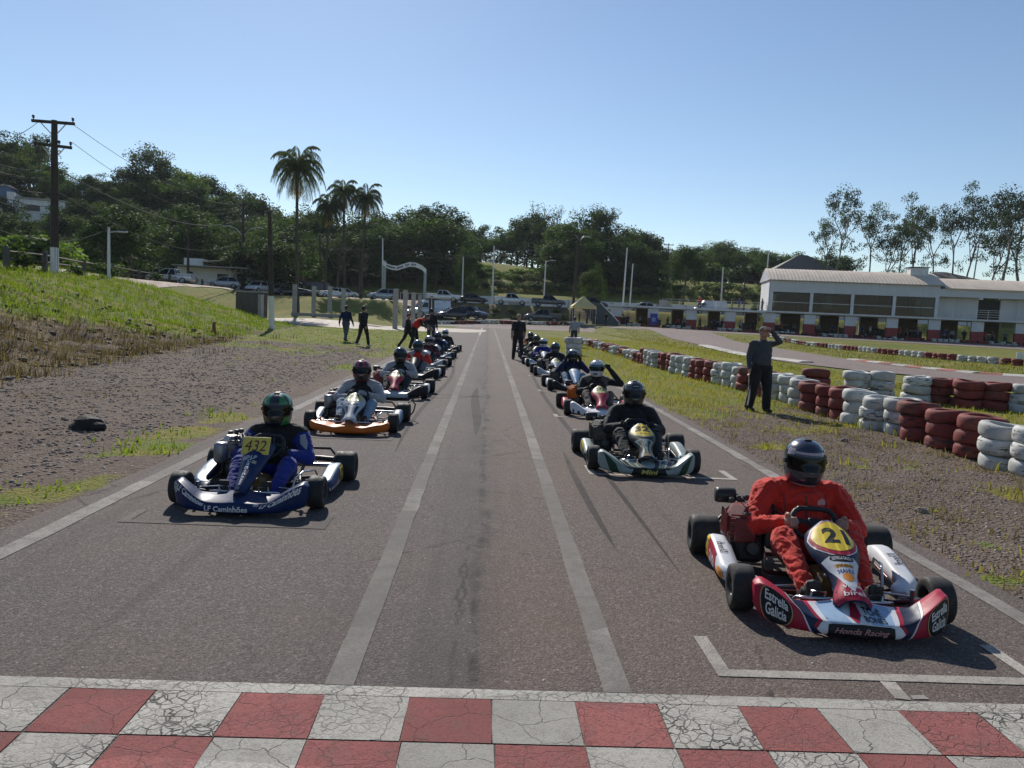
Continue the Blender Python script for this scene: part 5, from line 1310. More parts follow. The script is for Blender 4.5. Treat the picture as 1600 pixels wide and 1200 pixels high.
def kart(label, x, y, rz, nose_c, nas_c, pod_c, frame=None, cover=None, exh=None, nsty=0, psty=0, tank=True, steer=0.0, filt=True):
    """x,y = middle of the front axle on the ground; the kart faces -Y"""
    o = thing('go_kart', label, 'go-kart', M=T(x, y, Z_A+.002) @ RZ(rz) @ T(0, .54, 0), group='karts lined up on the starting grid')
    R = {}
    R['nose'] = put('front_fairing', KM['nose%d' % nsty], o); setmat(R['nose'], 0, nose_c)
    R['nas'] = put('nose_panel', KM['nas%d' % psty], o); setmat(R['nas'], 0, nas_c)
    R['podL'] = put('side_pod', KM['podL'], o); R['podR'] = put('side_pod', KM['podR'], o); setmat(R['podL'], 0, pod_c); setmat(R['podR'], 0, pod_c)
    fr = put('frame', KM['frame'], o); setmat(fr, 0, frame or M_FRAMEK)
    for k, nm in (('bars', 'bumper_bar'), ('tray', 'floor_tray'), ('axle', 'rear_axle'), ('disc', 'brake_disc'), ('sprocket', 'sprocket'), ('column', 'steering_column'), ('seat', 'seat'), ('pedal-1', 'pedal'), ('pedal1', 'pedal'), ('rbump', 'rear_bumper'), ('swheel', 'steering_wheel')):
        put(nm, KM[k], o)
    if tank: put('fuel_tank', KM['tank'], o)
    en = put('engine', KM['engine'], o); cv = put('engine_cover', KM['shroud'], en); setmat(cv, 0, cover or M_ENG); (put('air_filter', KM['filter'], en) if filt else None); 
    if exh: ex = put('exhaust', KM['exhaust'], en); setmat(ex, 0, exh)
    for (sx, yy, z, t_, r_, xx) in ((-1, -.54, .137, 'ft', 'fr', .565), (1, -.54, .137, 'ft', 'fr', .565), (-1, .54, .144, 'rt', 'rr', .605), (1, .54, .144, 'rt', 'rr', .605)):
        w = bpy.data.objects.new('wheel', None); C.objects.link(w); w.parent = o; w.matrix_basis = T(sx*xx, yy, z) @ (RZ(steer) if yy < 0 else Matrix.Identity(4)) @ RX(rnd.uniform(0, 6))
        put('tyre', KM[t_], w); put('rim', KM[r_], w)
    return o, R
def driver(label, kart_o, pose, suit, sleeves, legs, hands, shoes, collar, patchm, helm, vis, patches=(), tilt=0.0, turn=0.0, dz=0.0):
    o = thing('person', label, 'person', M=kart_o.matrix_basis @ T(0, 0, dz), group='drivers seated in the karts')
    b = put('body', BODY[pose], o)
    for i, m_ in enumerate((suit, sleeves, legs, hands, shoes, collar, patchm)): setmat(b, i, m_)
    h = helmet(o, T(0, .285, .79) @ RZ(turn) @ RX(tilt), helm, vis, patches)
    return o, b, h
GLV = fabric('black_gloves', (.015, .015, .015)); SHO = mat('black_racing_boots', (.02, .02, .02), .7)
V_DK = glassmat('dark_visor', (.006, .006, .007), .12); V_DK.node_tree.nodes['Principled BSDF'].inputs['Specular IOR Level'].default_value = .22
F_RED = fabric('red_race_suit', (.56, .028, .016)); F_NAVY = fabric('navy_suit', (.012, .018, .06)); F_BLUE = fabric('royal_blue_suit', (.012, .025, .20)); F_BLK = fabric('black_suit', (.016, .016, .017)); F_WHT = fabric('white_suit', (.33, .33, .35)); F_GRY = fabric('grey_fabric', (.12, .125, .135)); F_LBL = fabric('pale_blue_trousers', (.20, .27, .36))
W_TXT = mat('white_lettering', (.62, .62, .62), .45, var=.08); K_TXT = mat('black_lettering', (.012, .012, .012), .5); Y_PL = mat('yellow_number_field', (.70, .50, .03), .45, var=.06)

from mathutils.bvhtree import BVHTree
def on_body(me, poly, name, m, par, off=.003, sub=8):
    bm = bmesh.new(); bm.from_mesh(me); bv = BVHTree.FromBMesh(bm); bm.free()
    def fn(x, z):
        hit = bv.ray_cast(Vector((x, -1.2, z)), Vector((0, 1, 0)))
        lo = hit
        while lo[0] is not None and lo[0].y < .08: lo = bv.ray_cast(lo[0]+Vector((0, .004, 0)), Vector((0, 1, 0)))
        return (lo[0]+Vector((0, -off, 0))) if lo[0] is not None else Vector((x, .17, z))
    return decal_poly(name, poly, fn, par, m, sub)
# ---- kart 21, nearest right
P_CRIM = P('crimson_bodywork', (.34, .018, .045)); P_NAVY = P('navy_bodywork', (.014, .022, .055)); P_WHITE = P('white_bodywork', (.62, .63, .66)); P_LBLUE = P('pale_blue_bodywork', (.30, .42, .58)); P_BLACK = P('black_bodywork', (.014, .014, .015))
k21, R = kart('red and white go-kart number 21 nearest the camera on the right', 2.145, 4.32, rad(-6.5), P_CRIM, P_NAVY, P_WHITE, M_FRAME, mat('red_engine_cover', (.17, .016, .016), .5, dirt=.7, vs=14), None)
nf = lambda o: (lambda a, b: nose_pt(a, b, o))
N = R['nose']
decal_poly('white_field', [(-.235, .30), (-.185, .06), (-.165, .02), (.165, .02), (.185, .06), (.235, .30), (.20, .60), (.24, .98), (-.24, .98), (-.20, .60)], nf(.0016), N, P_WHITE, 14)
for s_ in (-1, 1):
    decal_poly('navy_stripe', [(s_*.19, .02), (s_*.235, .02), (s_*.285, .40), (s_*.36, .97), (s_*.265, .98), (s_*.225, .62), (s_*.25, .36)], nf(.0024), N, P_NAVY, 12)
    decal_poly('white_edge', [(s_*.237, .02), (s_*.246, .02), (s_*.297, .40), (s_*.375, .97), (s_*.362, .97), (s_*.287, .40)], nf(.0026), N, P_WHITE, 12)
    decal_poly('pale_blue_field', [(s_*.05, .58), (s_*.17, .58), (s_*.20, .96), (s_*.08, .96)], nf(.0026), N, P_LBLUE, 8)
    decal_poly('badge_rim', ellipse(s_*.435, .36, .078, .25), nf(.0028), N, mat('gold_rim', (.42, .28, .13), .4), 10)
    decal_poly('badge', ellipse(s_*.435, .36, .073, .235), nf(.0038), N, P_BLACK, 10)
    decal_text('lettering', 'Estrella', nf(.0055), N, W_TXT, (s_*.435, .43), (.108, .12), bold=.02); decal_text('lettering', 'Galicia', nf(.0055), N, W_TXT, (s_*.435, .29), (.098, .12), bold=.02)
decal_poly('black_field', [(-.18, .10), (.18, .10), (.175, .47), (.15, .53), (-.15, .53), (-.175, .47)], nf(.0030), N, P_BLACK, 12)
decal_text('lettering', 'Honda Racing', nf(.0050), N, mat('rose_lettering', (.42, .20, .20), .5), (0, .31), (.28, .19), bold=.015, shear=.3)
decal_text('lettering', 'TCHÊ', nf(.0045), N, K_TXT, (.085, .86), (.10, .11), bold=.02); decal_text('lettering', 'BONES', nf(.0045), N, K_TXT, (.085, .73), (.12, .11), bold=.02)
decal_poly('red_emblem', [(-.03, .86), (-.05, .76), (-.035, .68), (-.02, .60), (-.005, .72), (.012, .78), (.012, .90), (-.01, .94)], nf(.0048), N, P_CRIM, 6)
sf = lambda o, st=0: (lambda a, b: nas_pt(a, b, o, st)); A_ = R['nas']
decal_poly('white_edge', ellipse(0, .775, .94, .205), sf(.0012), A_, P_WHITE, 12); decal_poly('crimson_field', ellipse(0, .775, .90, .196), sf(.0018), A_, P_CRIM, 12)
decal_poly('number_field', ellipse(0, .79, .80, .165), sf(.0028), A_, Y_PL, 12)
decal_text('number', '21', sf(.0042), A_, K_TXT, (.08, .79), (1.0, .17), bold=.035)
decal_poly('crimson_base', [(-.98, .02), (.98, .02), (.98, .30), (.6, .42), (.3, .30), (0, .22), (-.3, .30), (-.6, .42), (-.98, .30)], sf(.0012), A_, P_CRIM, 10)
decal_poly('white_field', [(-.95, .56), (-.55, .58), (-.3, .54), (.3, .54), (.55, .58), (.95, .56), (.9, .47), (.55, .33), (.22, .25), (0, .17), (-.22, .25), (-.55, .33), (-.9, .47)], sf(.0020), A_, P_WHITE, 10)
decal_poly('badge', ellipse(0, .555, .62, .035), sf(.0026), A_, P_BLACK, 8); decal_text('lettering', 'ESTRELLA GALICIA', sf(.004), A_, W_TXT, (0, .555), (1.0, .028), bold=.02)
decal_poly('orange_field', [(-.6, .472), (.6, .472), (.6, .502), (-.6, .502)], sf(.0026), A_, mat('orange_sticker', (.65, .30, .02), .45), 6); decal_text('lettering', 'PIRELLI', sf(.0036), A_, K_TXT, (0, .487), (1.0, .022), bold=.02)
decal_text('lettering', 'MAHLE', sf(.003), A_, mat('blue_lettering', (.01, .03, .16), .5), (0, .435), (1.15, .042), bold=.03)
decal_poly('shell_emblem', [(-.12, .318), (.12, .318), (.42, .36), (.40, .395), (.2, .412), (0, .416), (-.2, .412), (-.40, .395), (-.42, .36)], sf(.003), A_, mat('orange_emblem', (.62, .22, .02), .45), 6)
decal_text('lettering', 'Vinaes', sf(.0036), A_, W_TXT, (0, .265), (1.1, .045), bold=.01); decal_text('lettering', 'birel', sf(.0036), A_, W_TXT, (0, .165), (1.1, .075), bold=.01)
pl = lambda sd, o: (lambda a, b: pod_pt(sd, -a*sd*-1 if False else a, b, o))
for sd, q in ((-1, R['podL']), (1, R['podR'])):
    fp = lambda a, b, sd=sd: pod_pt(sd, a, b, .002); fq = lambda a, b, sd=sd: pod_pt(sd, a, b, .0035)
    decal_poly('number_field', [(.20, .08), (.33, .08), (.33, .62), (.23, .62)], fp, q, Y_PL, 6)
    decal_poly('crimson_field', [(-.10, .07), (.19, .07), (.22, .60), (-.02, .60)], fp, q, P_CRIM, 8)
    decal_poly('orange_emblem', ellipse(-.17, .34, .05, .20, 14), fp, q, MATS['orange_emblem'], 5)
    ft = lambda a, b, sd=sd: pod_pt(sd, a*sd, b, .0045)
    decal_text('number', '21', ft, q, K_TXT, (.275*sd, .34), (.085, .36), bold=.03); decal_text('lettering', 'GALICIA', ft, q, W_TXT, (.06*sd, .33), (.18, .22), bold=.02)
    decal_text('lettering', 'bell', ft, q, K_TXT, (.05*sd, .80), (.14, .16))
HM1 = mat('navy_helmet', (.018, .022, .045), .25, coat=.9, var=.1); HM1b = mat('grey_rose_helmet_trim', (.36, .27, .30), .3, coat=.8)
d21, b21, h21 = driver('person in bright red race suit with dark helmet and bare hands driving kart 21', k21, 'big', F_RED, F_RED, F_RED, M_SKIN, SHO, F_BLK, F_RED, HM1, V_DK,
    [(-PI/2-1.0, -PI/2+1.0, .062, .078, HM1b, .004, 14, 3), (-PI/2-1.35, -PI/2-.9, .045, .09, HM1b, .004, 5, 4), (-PI/2+.9, -PI/2+1.35, .045, .09, HM1b, .004, 5, 4), (-PI/2-1.2, -PI/2+1.2, -.155, -.143, HM1b, .004, 14, 2)], 0.06, .05)
on_body(BODY['big'], [(-.006, .36), (.006, .36), (.006, .555), (-.006, .555)], 'zip', mat('dark_zip', (.12, .01, .008), .5), d21)
on_body(BODY['big'], [(.075, .50), (.135, .50), (.135, .525), (.11, .545), (.075, .525)], 'chest_badge', mat('pale_badge', (.50, .24, .22), .6), d21)
on_body(BODY['big'], [(-.16, .405), (.16, .405), (.16, .412), (-.16, .412)], 'waist_seam', MATS['dark_zip'], d21)
for s_ in (-1, 1): on_body(BODY['big'], [(s_*.13, .44), (s_*.138, .44), (s_*.148, .56), (s_*.14, .56)], 'seam', MATS['dark_zip'], d21)

# ---- kart 432, nearest left
P_DBLUE = P('dark_blue_bodywork', (.007, .022, .085)); P_STEELB = P('steel_blue_bodywork', (.10, .17, .26))
k432, R = kart('dark blue go-kart number 432 nearest the camera on the left', -1.945, 6.34, rad(0), P_DBLUE, P_DBLUE, P_DBLUE, M_FRAMEK, M_ENGA, M_ENGA, nsty=0, psty=1, filt=False)
N = R['nose']
decal_text('lettering', 'LF Caminhões', nf(.003), N, W_TXT, (-.06, .32), (.34, .22), bold=.02); decal_text('lettering', 'LF Caminhões', nf(.003), N, W_TXT, (.35, .46), (.29, .16), bold=.025, shear=.3); decal_text('lettering', 'LF Caminhões', nf(.003), N, W_TXT, (-.36, .46), (.24, .16), bold=.025, shear=.3)
def ring_emblem(fn, par, m, c, r, asp, n=18):
    mb = MB()
    for k in range(n):
        a0, a1 = 2*PI*k/n, 2*PI*(k+1)/n
        mb.add([fn(c[0]+r*math.cos(a)*q, c[1]+r*asp*math.sin(a)*q) for (a, q) in ((a0, 1), (a1, 1), (a1, .84), (a0, .84))], [(0, 1, 2, 3)])
    for (x0, y0, x1, y1) in ((-.62, .6, -.3, -.62), (-.3, -.62, 0, .05), (0, .05, .3, -.62), (.3, -.62, .62, .6), (-.3, .7, 0, .12), (.3, .7, 0, .12)):
        w = .09; mb.add([fn(c[0]+r*(x0-w), c[1]+r*asp*y0), fn(c[0]+r*(x0+w), c[1]+r*asp*y0), fn(c[0]+r*(x1+w), c[1]+r*asp*y1), fn(c[0]+r*(x1-w), c[1]+r*asp*y1)], [(0, 1, 2, 3)])
    return mb.build('emblem', m, par, fix=False)
ring_emblem(nf(.003), N, W_TXT, (-.503, .42), .022, 4); ring_emblem(nf(.003), N, W_TXT, (.17, .55), .024, 4)
A_ = R['nas']
MB().box((0, 0, 0), (.235, .16, .008), bev=.003).build('number_plate', mat('yellow_number_board', (.60, .47, .08), .5, var=.15, vs=12), A_).matrix_basis = T(0, -.375, .478) @ RX(rad(58))
decal_text('number', '432', lambda a, b: T(0, -.375, .478) @ RX(rad(58)) @ Vector((a, b, .0055)), A_, mat('dark_red_marker', (.10, .02, .015), .6), (0, 0), (.18, .10), bold=.0, shear=.2)
decal_text('lettering', 'LF', sf(.003, 1), A_, W_TXT, (.15, .66), (.45, .055), bold=.02); ring_emblem(sf(.003, 1), A_, W_TXT, (-.45, .66), .28, .13)
for i, ch in enumerate('Caminhões'): decal_text('lettering', ch, sf(.003, 1), A_, W_TXT, (-.05, .60-.052*i), (.34 if ch not in 'i' else .12, .042), bold=.02)
decal_poly('small_sticker', [(.2, .565), (.55, .565), (.55, .61), (.2, .61)], sf(.003, 1), A_, mat('khaki_sticker', (.35, .32, .18), .5), 4)
for sd, q in ((-1, R['podL']), (1, R['podR'])):
    ft = lambda a, b, sd=sd: pod_pt(sd, a*sd, b, .0035)
    decal_poly('number_field', [(.15, .12), (.29, .12), (.29, .60), (.15, .60)], lambda a, b, sd=sd: pod_pt(sd, a, b, .002), q, Y_PL, 6); decal_text('number', '432', ft, q, K_TXT, (.22*sd, .34), (.12, .30), bold=.02)
    decal_text('lettering', 'LF Caminhões', ft, q, W_TXT, (-.06*sd, .30), (.32, .17), bold=.02)
    decal_poly('steel_blue_top', [(-.30, .66), (.33, .66), (.33, .96), (-.30, .96)], lambda a, b, sd=sd: pod_pt(sd, a, b, .0025), q, P_STEELB, 8)
HG = mat('green_helmet', (.02, .17, .035), .3, coat=.8); HGk = mat('gloss_black_helmet', (.012, .012, .013), .25, coat=.9)
dd432 = driver('person in blue suit with green and black helmet driving kart 432', k432, 'wheel', F_BLK, F_BLUE, F_BLUE, GLV, SHO, F_BLK, F_BLK, HGk, V_DK,
    [(-PI/2-.95, -PI/2-.32, .052, .14, HG, .003, 8, 7, .35), (-PI/2+.32, -PI/2+.95, .052, .14, HG, .003, 8, 7, .35), (-PI/2-1.9, -PI/2-1.12, .02, .13, HG, .003, 8, 7), (-PI/2+1.12, -PI/2+1.9, .02, .13, HG, .003, 8, 7), (-PI/2+.5, -PI/2+1.35, -.14, -.062, HG, .003, 8, 5, .5), (-PI/2-1.35, -PI/2-.9, -.13, -.062, HG, .003, 8, 5, .5), (PI/2-.9, PI/2+.9, -.05, .1, HG, .003, 8, 7)], .05, 0.05, dz=-.065)
for s_ in (-1, 1): on_body(BODY['wheel'], [(s_*.225, .545), (s_*.245, .475), (s_*.315, .43), (s_*.315, .48), (s_*.27, .56)], 'white_shoulder_panel', F_WHT, dd432[0], .004)
on_body(BODY['wheel'], [(-.005, .36), (.005, .36), (.005, .55), (-.005, .55)], 'zip', F_GRY, dd432[0])

# ---- kart 32
P_SILV = P('silver_green_bodywork', (.26, .31, .30)); P_GREEN = P('dark_green_bodywork', (.02, .05, .03))
k32, R = kart('silver and black go-kart number 32, second on the right', 1.82, 8.43, rad(-1), P_SILV, P_BLACK, P_SILV, M_FRAMEK, M_ENG)
N, A_ = R['nose'], R['nas']
decal_poly('black_field', [(-.20, .10), (.20, .10), (.17, .52), (-.17, .52)], nf(.002), N, P_BLACK, 10); decal_text('lettering', 'Mini', nf(.004), N, mat('yellow_lettering', (.48, .42, .10), .5), (-.0, .31), (.17, .24), bold=.03, shear=.3)
for s_ in (-1, 1):
    for i in range(4): decal_poly('dark_flame', [(s_*(.02+.05*i), .50), (s_*(.06+.05*i), .44), (s_*(.14+.07*i), .97), (s_*(.10+.07*i), .97)], nf(.002+.0004*i), N, P_GREEN if i % 2 else P_BLACK, 8)
    decal_poly('dark_flame', [(s_*.30, .05), (s_*.40, .1), (s_*.50, .55), (s_*.36, .4)], nf(.002), N, P_GREEN, 8)
decal_poly('silver_edge', ellipse(0, .80, .92, .18), sf(.0014), A_, P_SILV, 10); decal_poly('number_field', ellipse(0, .80, .84, .16), sf(.0024), A_, Y_PL, 10); decal_text('number', '32', sf(.0038), A_, K_TXT, (0, .82), (1.1, .13), bold=.035); decal_text('lettering', 'F. BLESS', sf(.0038), A_, K_TXT, (0, .70), (1.0, .03))
decal_poly('silver_field', [(-.9, .58), (.9, .58), (.5, .30), (.75, .1), (-.75, .1), (-.5, .30)], sf(.0016), A_, P_SILV, 8)
for s_ in (-1, 1): decal_poly('green_stripe', [(s_*.3, .55), (s_*.7, .55), (s_*.35, .3), (s_*.5, .12), (s_*.2, .12), (s_*.1, .3)], sf(.0024), A_, P_GREEN, 8)
decal_poly('gold_emblem', ellipse(0, .16, .4, .05, 12), sf(.003), A_, MATS['gold_rim'], 5)
for sd, q in ((-1, R['podL']), (1, R['podR'])):
    decal_poly('number_field', [(.05, .10), (.22, .10), (.18, .60), (.03, .60)], lambda a, b, sd=sd: pod_pt(sd, a, b, .002), q, Y_PL, 6); decal_text('number', '32', lambda a, b, sd=sd: pod_pt(sd, a*sd, b, .0035), q, K_TXT, (.12*sd, .34), (.11, .32), bold=.03)
    decal_poly('dark_flame', [(-.28, .2), (.0, .1), (.02, .5), (-.2, .45)], lambda a, b, sd=sd: pod_pt(sd, a, b, .002), q, P_GREEN, 6)
HS = mat('silver_grey_helmet', (.06, .06, .062), .3, coat=.7); HP = mat('pale_helmet_trim', (.40, .40, .40), .3, coat=.6)
driver('person in black suit and silver-striped black helmet driving kart 32', k32, 'wheel', F_BLK, F_BLK, F_BLK, GLV, SHO, F_BLK, F_BLK, HGk, V_DK,
    [(-PI/2-.9, -PI/2-.35, .055, .13, HS, .003, 8, 7, .3), (-PI/2+.35, -PI/2+.9, .055, .13, HS, .003, 8, 7, .3), (-PI/2-.32, -PI/2+.32, .09, .098, HP, .004, 6, 2)], .05, -.03, dz=.02)

# ---- kart 57, orange nose
P_OR = P('orange_bodywork', (.50, .115, .012)); P_GREY = P('pale_grey_bodywork', (.36, .40, .45))
k57, R = kart('orange-nosed go-kart number 57, second on the left', -1.81, 10.4, rad(1), P_OR, P_GREY, P_STEELB, M_FRAME, mat('maroon_cover', (.10, .015, .03), .4), M_ENGA, nsty=1, psty=0, filt=False)
A_ = R['nas']
decal_poly('number_field', ellipse(0, .83, .9, .14), sf(.002), A_, mat('olive_number_field', (.36, .36, .12), .5), 8); decal_text('number', '57', sf(.0038), A_, K_TXT, (0, .84), (1.0, .12), bold=.03)
decal_poly('dark_slot', ellipse(0, .62, .55, .03, 16), sf(.002), A_, P_NAVY, 6)
for s_ in (-1, 1): decal_poly('dark_stripe', [(s_*.5, .55), (s_*.8, .58), (s_*.8, .4), (s_*.6, .3)], sf(.002), A_, P_NAVY, 5)
decal_text('lettering', 'MG', sf(.003), A_, P_NAVY, (0, .13), (.7, .05), bold=.03)
HR = mat('red_helmet', (.30, .012, .02), .3, coat=.8)
driver('person in white and black jacket with red helmet resting arms on kart 57', k57, 'cross', F_BLK, F_WHT, F_LBL, GLV, SHO, F_BLK, F_WHT, HR, V_DK, [(-PI/2-.25, -PI/2+.25, .055, .14, HGk, .003, 6, 6, .5), (-PI/2-1.3, -PI/2+1.3, -.14, -.06, HGk, .003, 12, 5), (-PI/2-.9, -PI/2-.6, .05, .13, HGk, .003, 4, 6, .3), (-PI/2+.6, -PI/2+.9, .05, .13, HGk, .003, 4, 6, .3)], .03, 0)
cable = tag(MB().tube([(-1.17, 11.72, .05), (-1.10, 11.75, .14), (-1.07, 11.72, .26), (-1.13, 11.68, .33), (-1.2, 11.66, .26)], .012, 6).build('hose', M_BLACK), 'loop of black hose sticking out behind the rear wheel of kart 57', 'hose')

# ---- the karts further back
def livery(Rr, num, field, ncol=None, sty=0):
    decal_poly('number_field', ellipse(0, .81, .86, .15), sf(.002, sty), Rr['nas'], field, 8)
    if num: decal_text('number', num, sf(.0038, sty), Rr['nas'], ncol or K_TXT, (0, .82), (1.15, .12), bold=.03)
OL = MATS['olive_number_field']
HB = mat('blue_grey_helmet', (.035, .06, .10), .3, coat=.7); HW = mat('white_helmet', (.55, .56, .58), .3, coat=.7); HMR = mat('maroon_white_helmet', (.20, .05, .08), .3, coat=.7)
LEFT = [(-1.74, 14.65, 'black and silver go-kart number 99, third on the left', P_BLACK, P_CRIM, P_GREY, '99', OL, 0, 0, 'cross', F_BLK, F_WHT, F_BLK, F_WHT, HGk, 'person in black and white jacket with plain black helmet in kart 99', 'silver'),
        (-1.80, 18.9, 'dark go-kart with silver pods, fourth on the left', P_BLACK, P_BLACK, P_GREY, '', None, 0, 1, 'cross', F_RED, F_RED, F_GRY, F_WHT, HB, 'person in red jacket with blue-grey helmet, fourth on the left', ''),
        (-1.82, 22.6, 'grey go-kart with white nose board, fifth on the left', P_GREY, P_WHITE, P_BLACK, '', None, 0, 1, 'wheel', fabric('maroon_suit', (.10, .02, .03)), fabric('maroon_suit', (.1, .02, .03)), F_BLK, F_BLK, HMR, 'person in maroon suit with white-striped helmet, fifth on the left', 'stripe'),
        (-1.78, 27.0, 'dark go-kart, sixth on the left behind the white nose board', P_STEELB, P_GREY, P_GREY, '', None, 0, 0, 'wheel', F_NAVY, F_NAVY, F_BLK, F_NAVY, HB, 'person in navy suit with blue helmet, sixth on the left', ''),
        (-1.80, 31.8, 'black go-kart with silver pods at the back of the left row', P_BLACK, P_STEELB, P_GREY, '', None, 0, 0, 'wheel', F_BLK, F_BLK, F_BLK, F_BLK, HW, 'person in black with silver-white helmet at the back of the left row', '')]
RIGHT = [(2.02, 13.1, 'black and white go-kart number 272 with red side pods, third on the right', P_WHITE, P_CRIM, P_CRIM, '272', OL, 0, 0, 'salute', F_BLK, F_BLK, fabric('brown_trousers', (.10, .075, .06)), fabric('grey_brown_camo', (.11, .10, .085)), HW, 'person in black holding a white and teal helmet with one hand in kart 272', 'teal'),
         (2.06, 17.3, 'go-kart with pale blue-white nose board, fourth on the right', P_BLACK, P_LBLUE, P_GREY, '', None, 0, 1, 'both', F_NAVY, F_NAVY, F_LBL, F_NAVY, HGk, 'person in navy raising both hands to a black helmet, fourth on the right', 'white'),
         (1.98, 21.4, 'grey go-kart with round grey nose board, fifth on the right', P_GREY, P_GREY, P_BLACK, '57', OL, 0, 0, 'wheel', F_BLK, F_BLK, F_BLK, F_BLK, HB, 'person in black with navy helmet, fifth on the right', ''),
         (1.95, 25.2, 'blue-white go-kart, sixth on the right', P_LBLUE, P_WHITE, P_GREY, '', None, 0, 1, 'wheel', F_BLUE, F_BLUE, F_BLK, F_BLUE, HW, 'person in blue suit with white-topped helmet, sixth on the right', ''),
         (1.92, 29.2, 'dark go-kart with yellow nose board, seventh on the right', P_BLACK, P('yellow_bodywork', (.5, .4, .06)), P_GREY, '', None, 0, 0, 'wheel', F_BLK, F_BLK, F_BLK, F_BLK, mat('olive_helmet', (.09, .085, .03), .35, coat=.6), 'person in black with olive helmet, seventh on the right', ''),
         (1.98, 33.6, 'go-kart with orange side at the back of the right row', P_OR, P_BLACK, P_WHITE, '', None, 0, 0, 'wheel', F_BLK, fabric('orange_sleeves', (.45, .12, .03)), F_BLK, F_BLK, HGk, 'person with black helmet at the back of the right row', '')]
for (x, y, kl, a, b, c, num, fld, ns, ps, pose, su, sl, lg, pt, hm, dl, extra) in LEFT+RIGHT:
    ko, R = kart(kl, x, y, rad(rnd.uniform(-2.5, 2.5)), a, b, c, M_FRAMEK, M_RED if x < 0 and y < 16 else M_ENG if x > 0 and y > 14 else P_OR, None, ns, ps)
    if num: livery(R, num, fld, None, ps)
    if extra == 'silver': decal_poly('silver_field', [(-.3, .1), (.3, .1), (.26, .9), (-.26, .9)], nf(.002), R['nose'], P_GREY, 8)
    if num == '272': decal_poly('navy_field', [(-.5, .05), (.5, .05), (.5, .30), (-.5, .30)], nf(.002), R['nose'], P_BLACK, 10)
    if extra == 'white' or (ps == 1 and b is P_WHITE): decal_poly('white_board', [(-.9, .80), (.9, .80), (.9, .98), (-.9, .98)], sf(.002, 1), R['nas'], P_WHITE, 5)
    pa = ()
    if extra == 'teal': pa = [(-PI/2-1.3, -PI/2+1.3, .03, .07, mat('teal_trim', (.06, .13, .15), .3), .0075, 12, 3)]
    if extra == 'stripe': pa = [(-PI/2-.9, -PI/2+.9, .06, .09, HP, .003, 10, 3), (-PI/2-.6, -PI/2+.6, -.14, -.07, HP, .003, 8, 3)]
    if extra == 'white': pa = [(-PI/2-.8, -PI/2+.8, .10, .14, HP, .003, 10, 3), (-PI/2-.3, -PI/2+.3, .052, .066, HP, .004, 6, 2)]
    driver(dl, ko, pose, su, sl, lg, GLV, SHO, F_BLK, pt, hm, V_DK, pa, .04, rnd.uniform(-.25, .25))

# karts standing without drivers in the pit boxes
for i, (lx, ly, c1, c2, lab) in enumerate(((-18.2, .9, P_BLACK, P_CRIM, 'empty kart parked in the leftmost pit box'), (-13.0, .7, P_GREY, P_BLACK, 'empty kart parked in the second pit box'), (-8.2, .8, P_BLACK, P_STEELB, 'empty kart parked in the third pit box'), (-2.8, .8, P_CRIM, P_BLACK, 'empty kart parked in the fourth pit box'), (2.7, .7, P_BLACK, P_WHITE, 'empty kart parked under the first pavilion bay'), (7.6, .8, P_STEELB, P_BLACK, 'empty kart parked under the second pavilion bay'), (12.6, .6, P_BLACK, P_GREY, 'empty kart parked under the third pavilion bay'), (18.2, .5, P_OR, P_BLACK, 'empty kart parked under the fourth pavilion bay'), (23.0, .6, P_BLACK, P_WHITE, 'empty kart parked under the fifth pavilion bay'))):
    q = pit.matrix_basis @ V(lx, ly, 0); ko, R = kart(lab, q.x, q.y, FROT+rnd.uniform(-.5, .5), c1, c2, c2, M_FRAMEK); ko['group'] = 'empty karts in the pits'; ko.location.z = q.z+.05 if False else hgt(q.x, q.y)+.04
M_TARPK = mat('black_curtain', (.02, .02, .022), .9)
for i in range(12):
    lx = -19.6+i*4.35; q = pit.matrix_basis @ V(lx, 3.6+.6*(i % 3), 0); c_ = thing('tool_trolley', 'dark tool trolley at the back of the pits, %s from left' % ordn(i+1), 'trolley', (q.x, q.y, hgt(q.x, q.y)+.02), FROT+.2*(i % 3), 'tool trolleys in the pits')
    MB().box((0, 0, .62), (1.5+.3*(i % 3), .7, .9), bev=.03).build('cabinet', (M_TARPK, M_ENG, M_BLACK)[i % 3], c_); MB().box((0, 0, 1.1), (1.6+.3*(i % 3), .8, .06)).build('top', M_STEEL if i % 2 else M_BLACK, c_)
    for sx in (-.5, .5): MB().cyl((sx, -.3, .08), (sx, .3, .08), .08, 10).build('roller', M_RUB, c_)
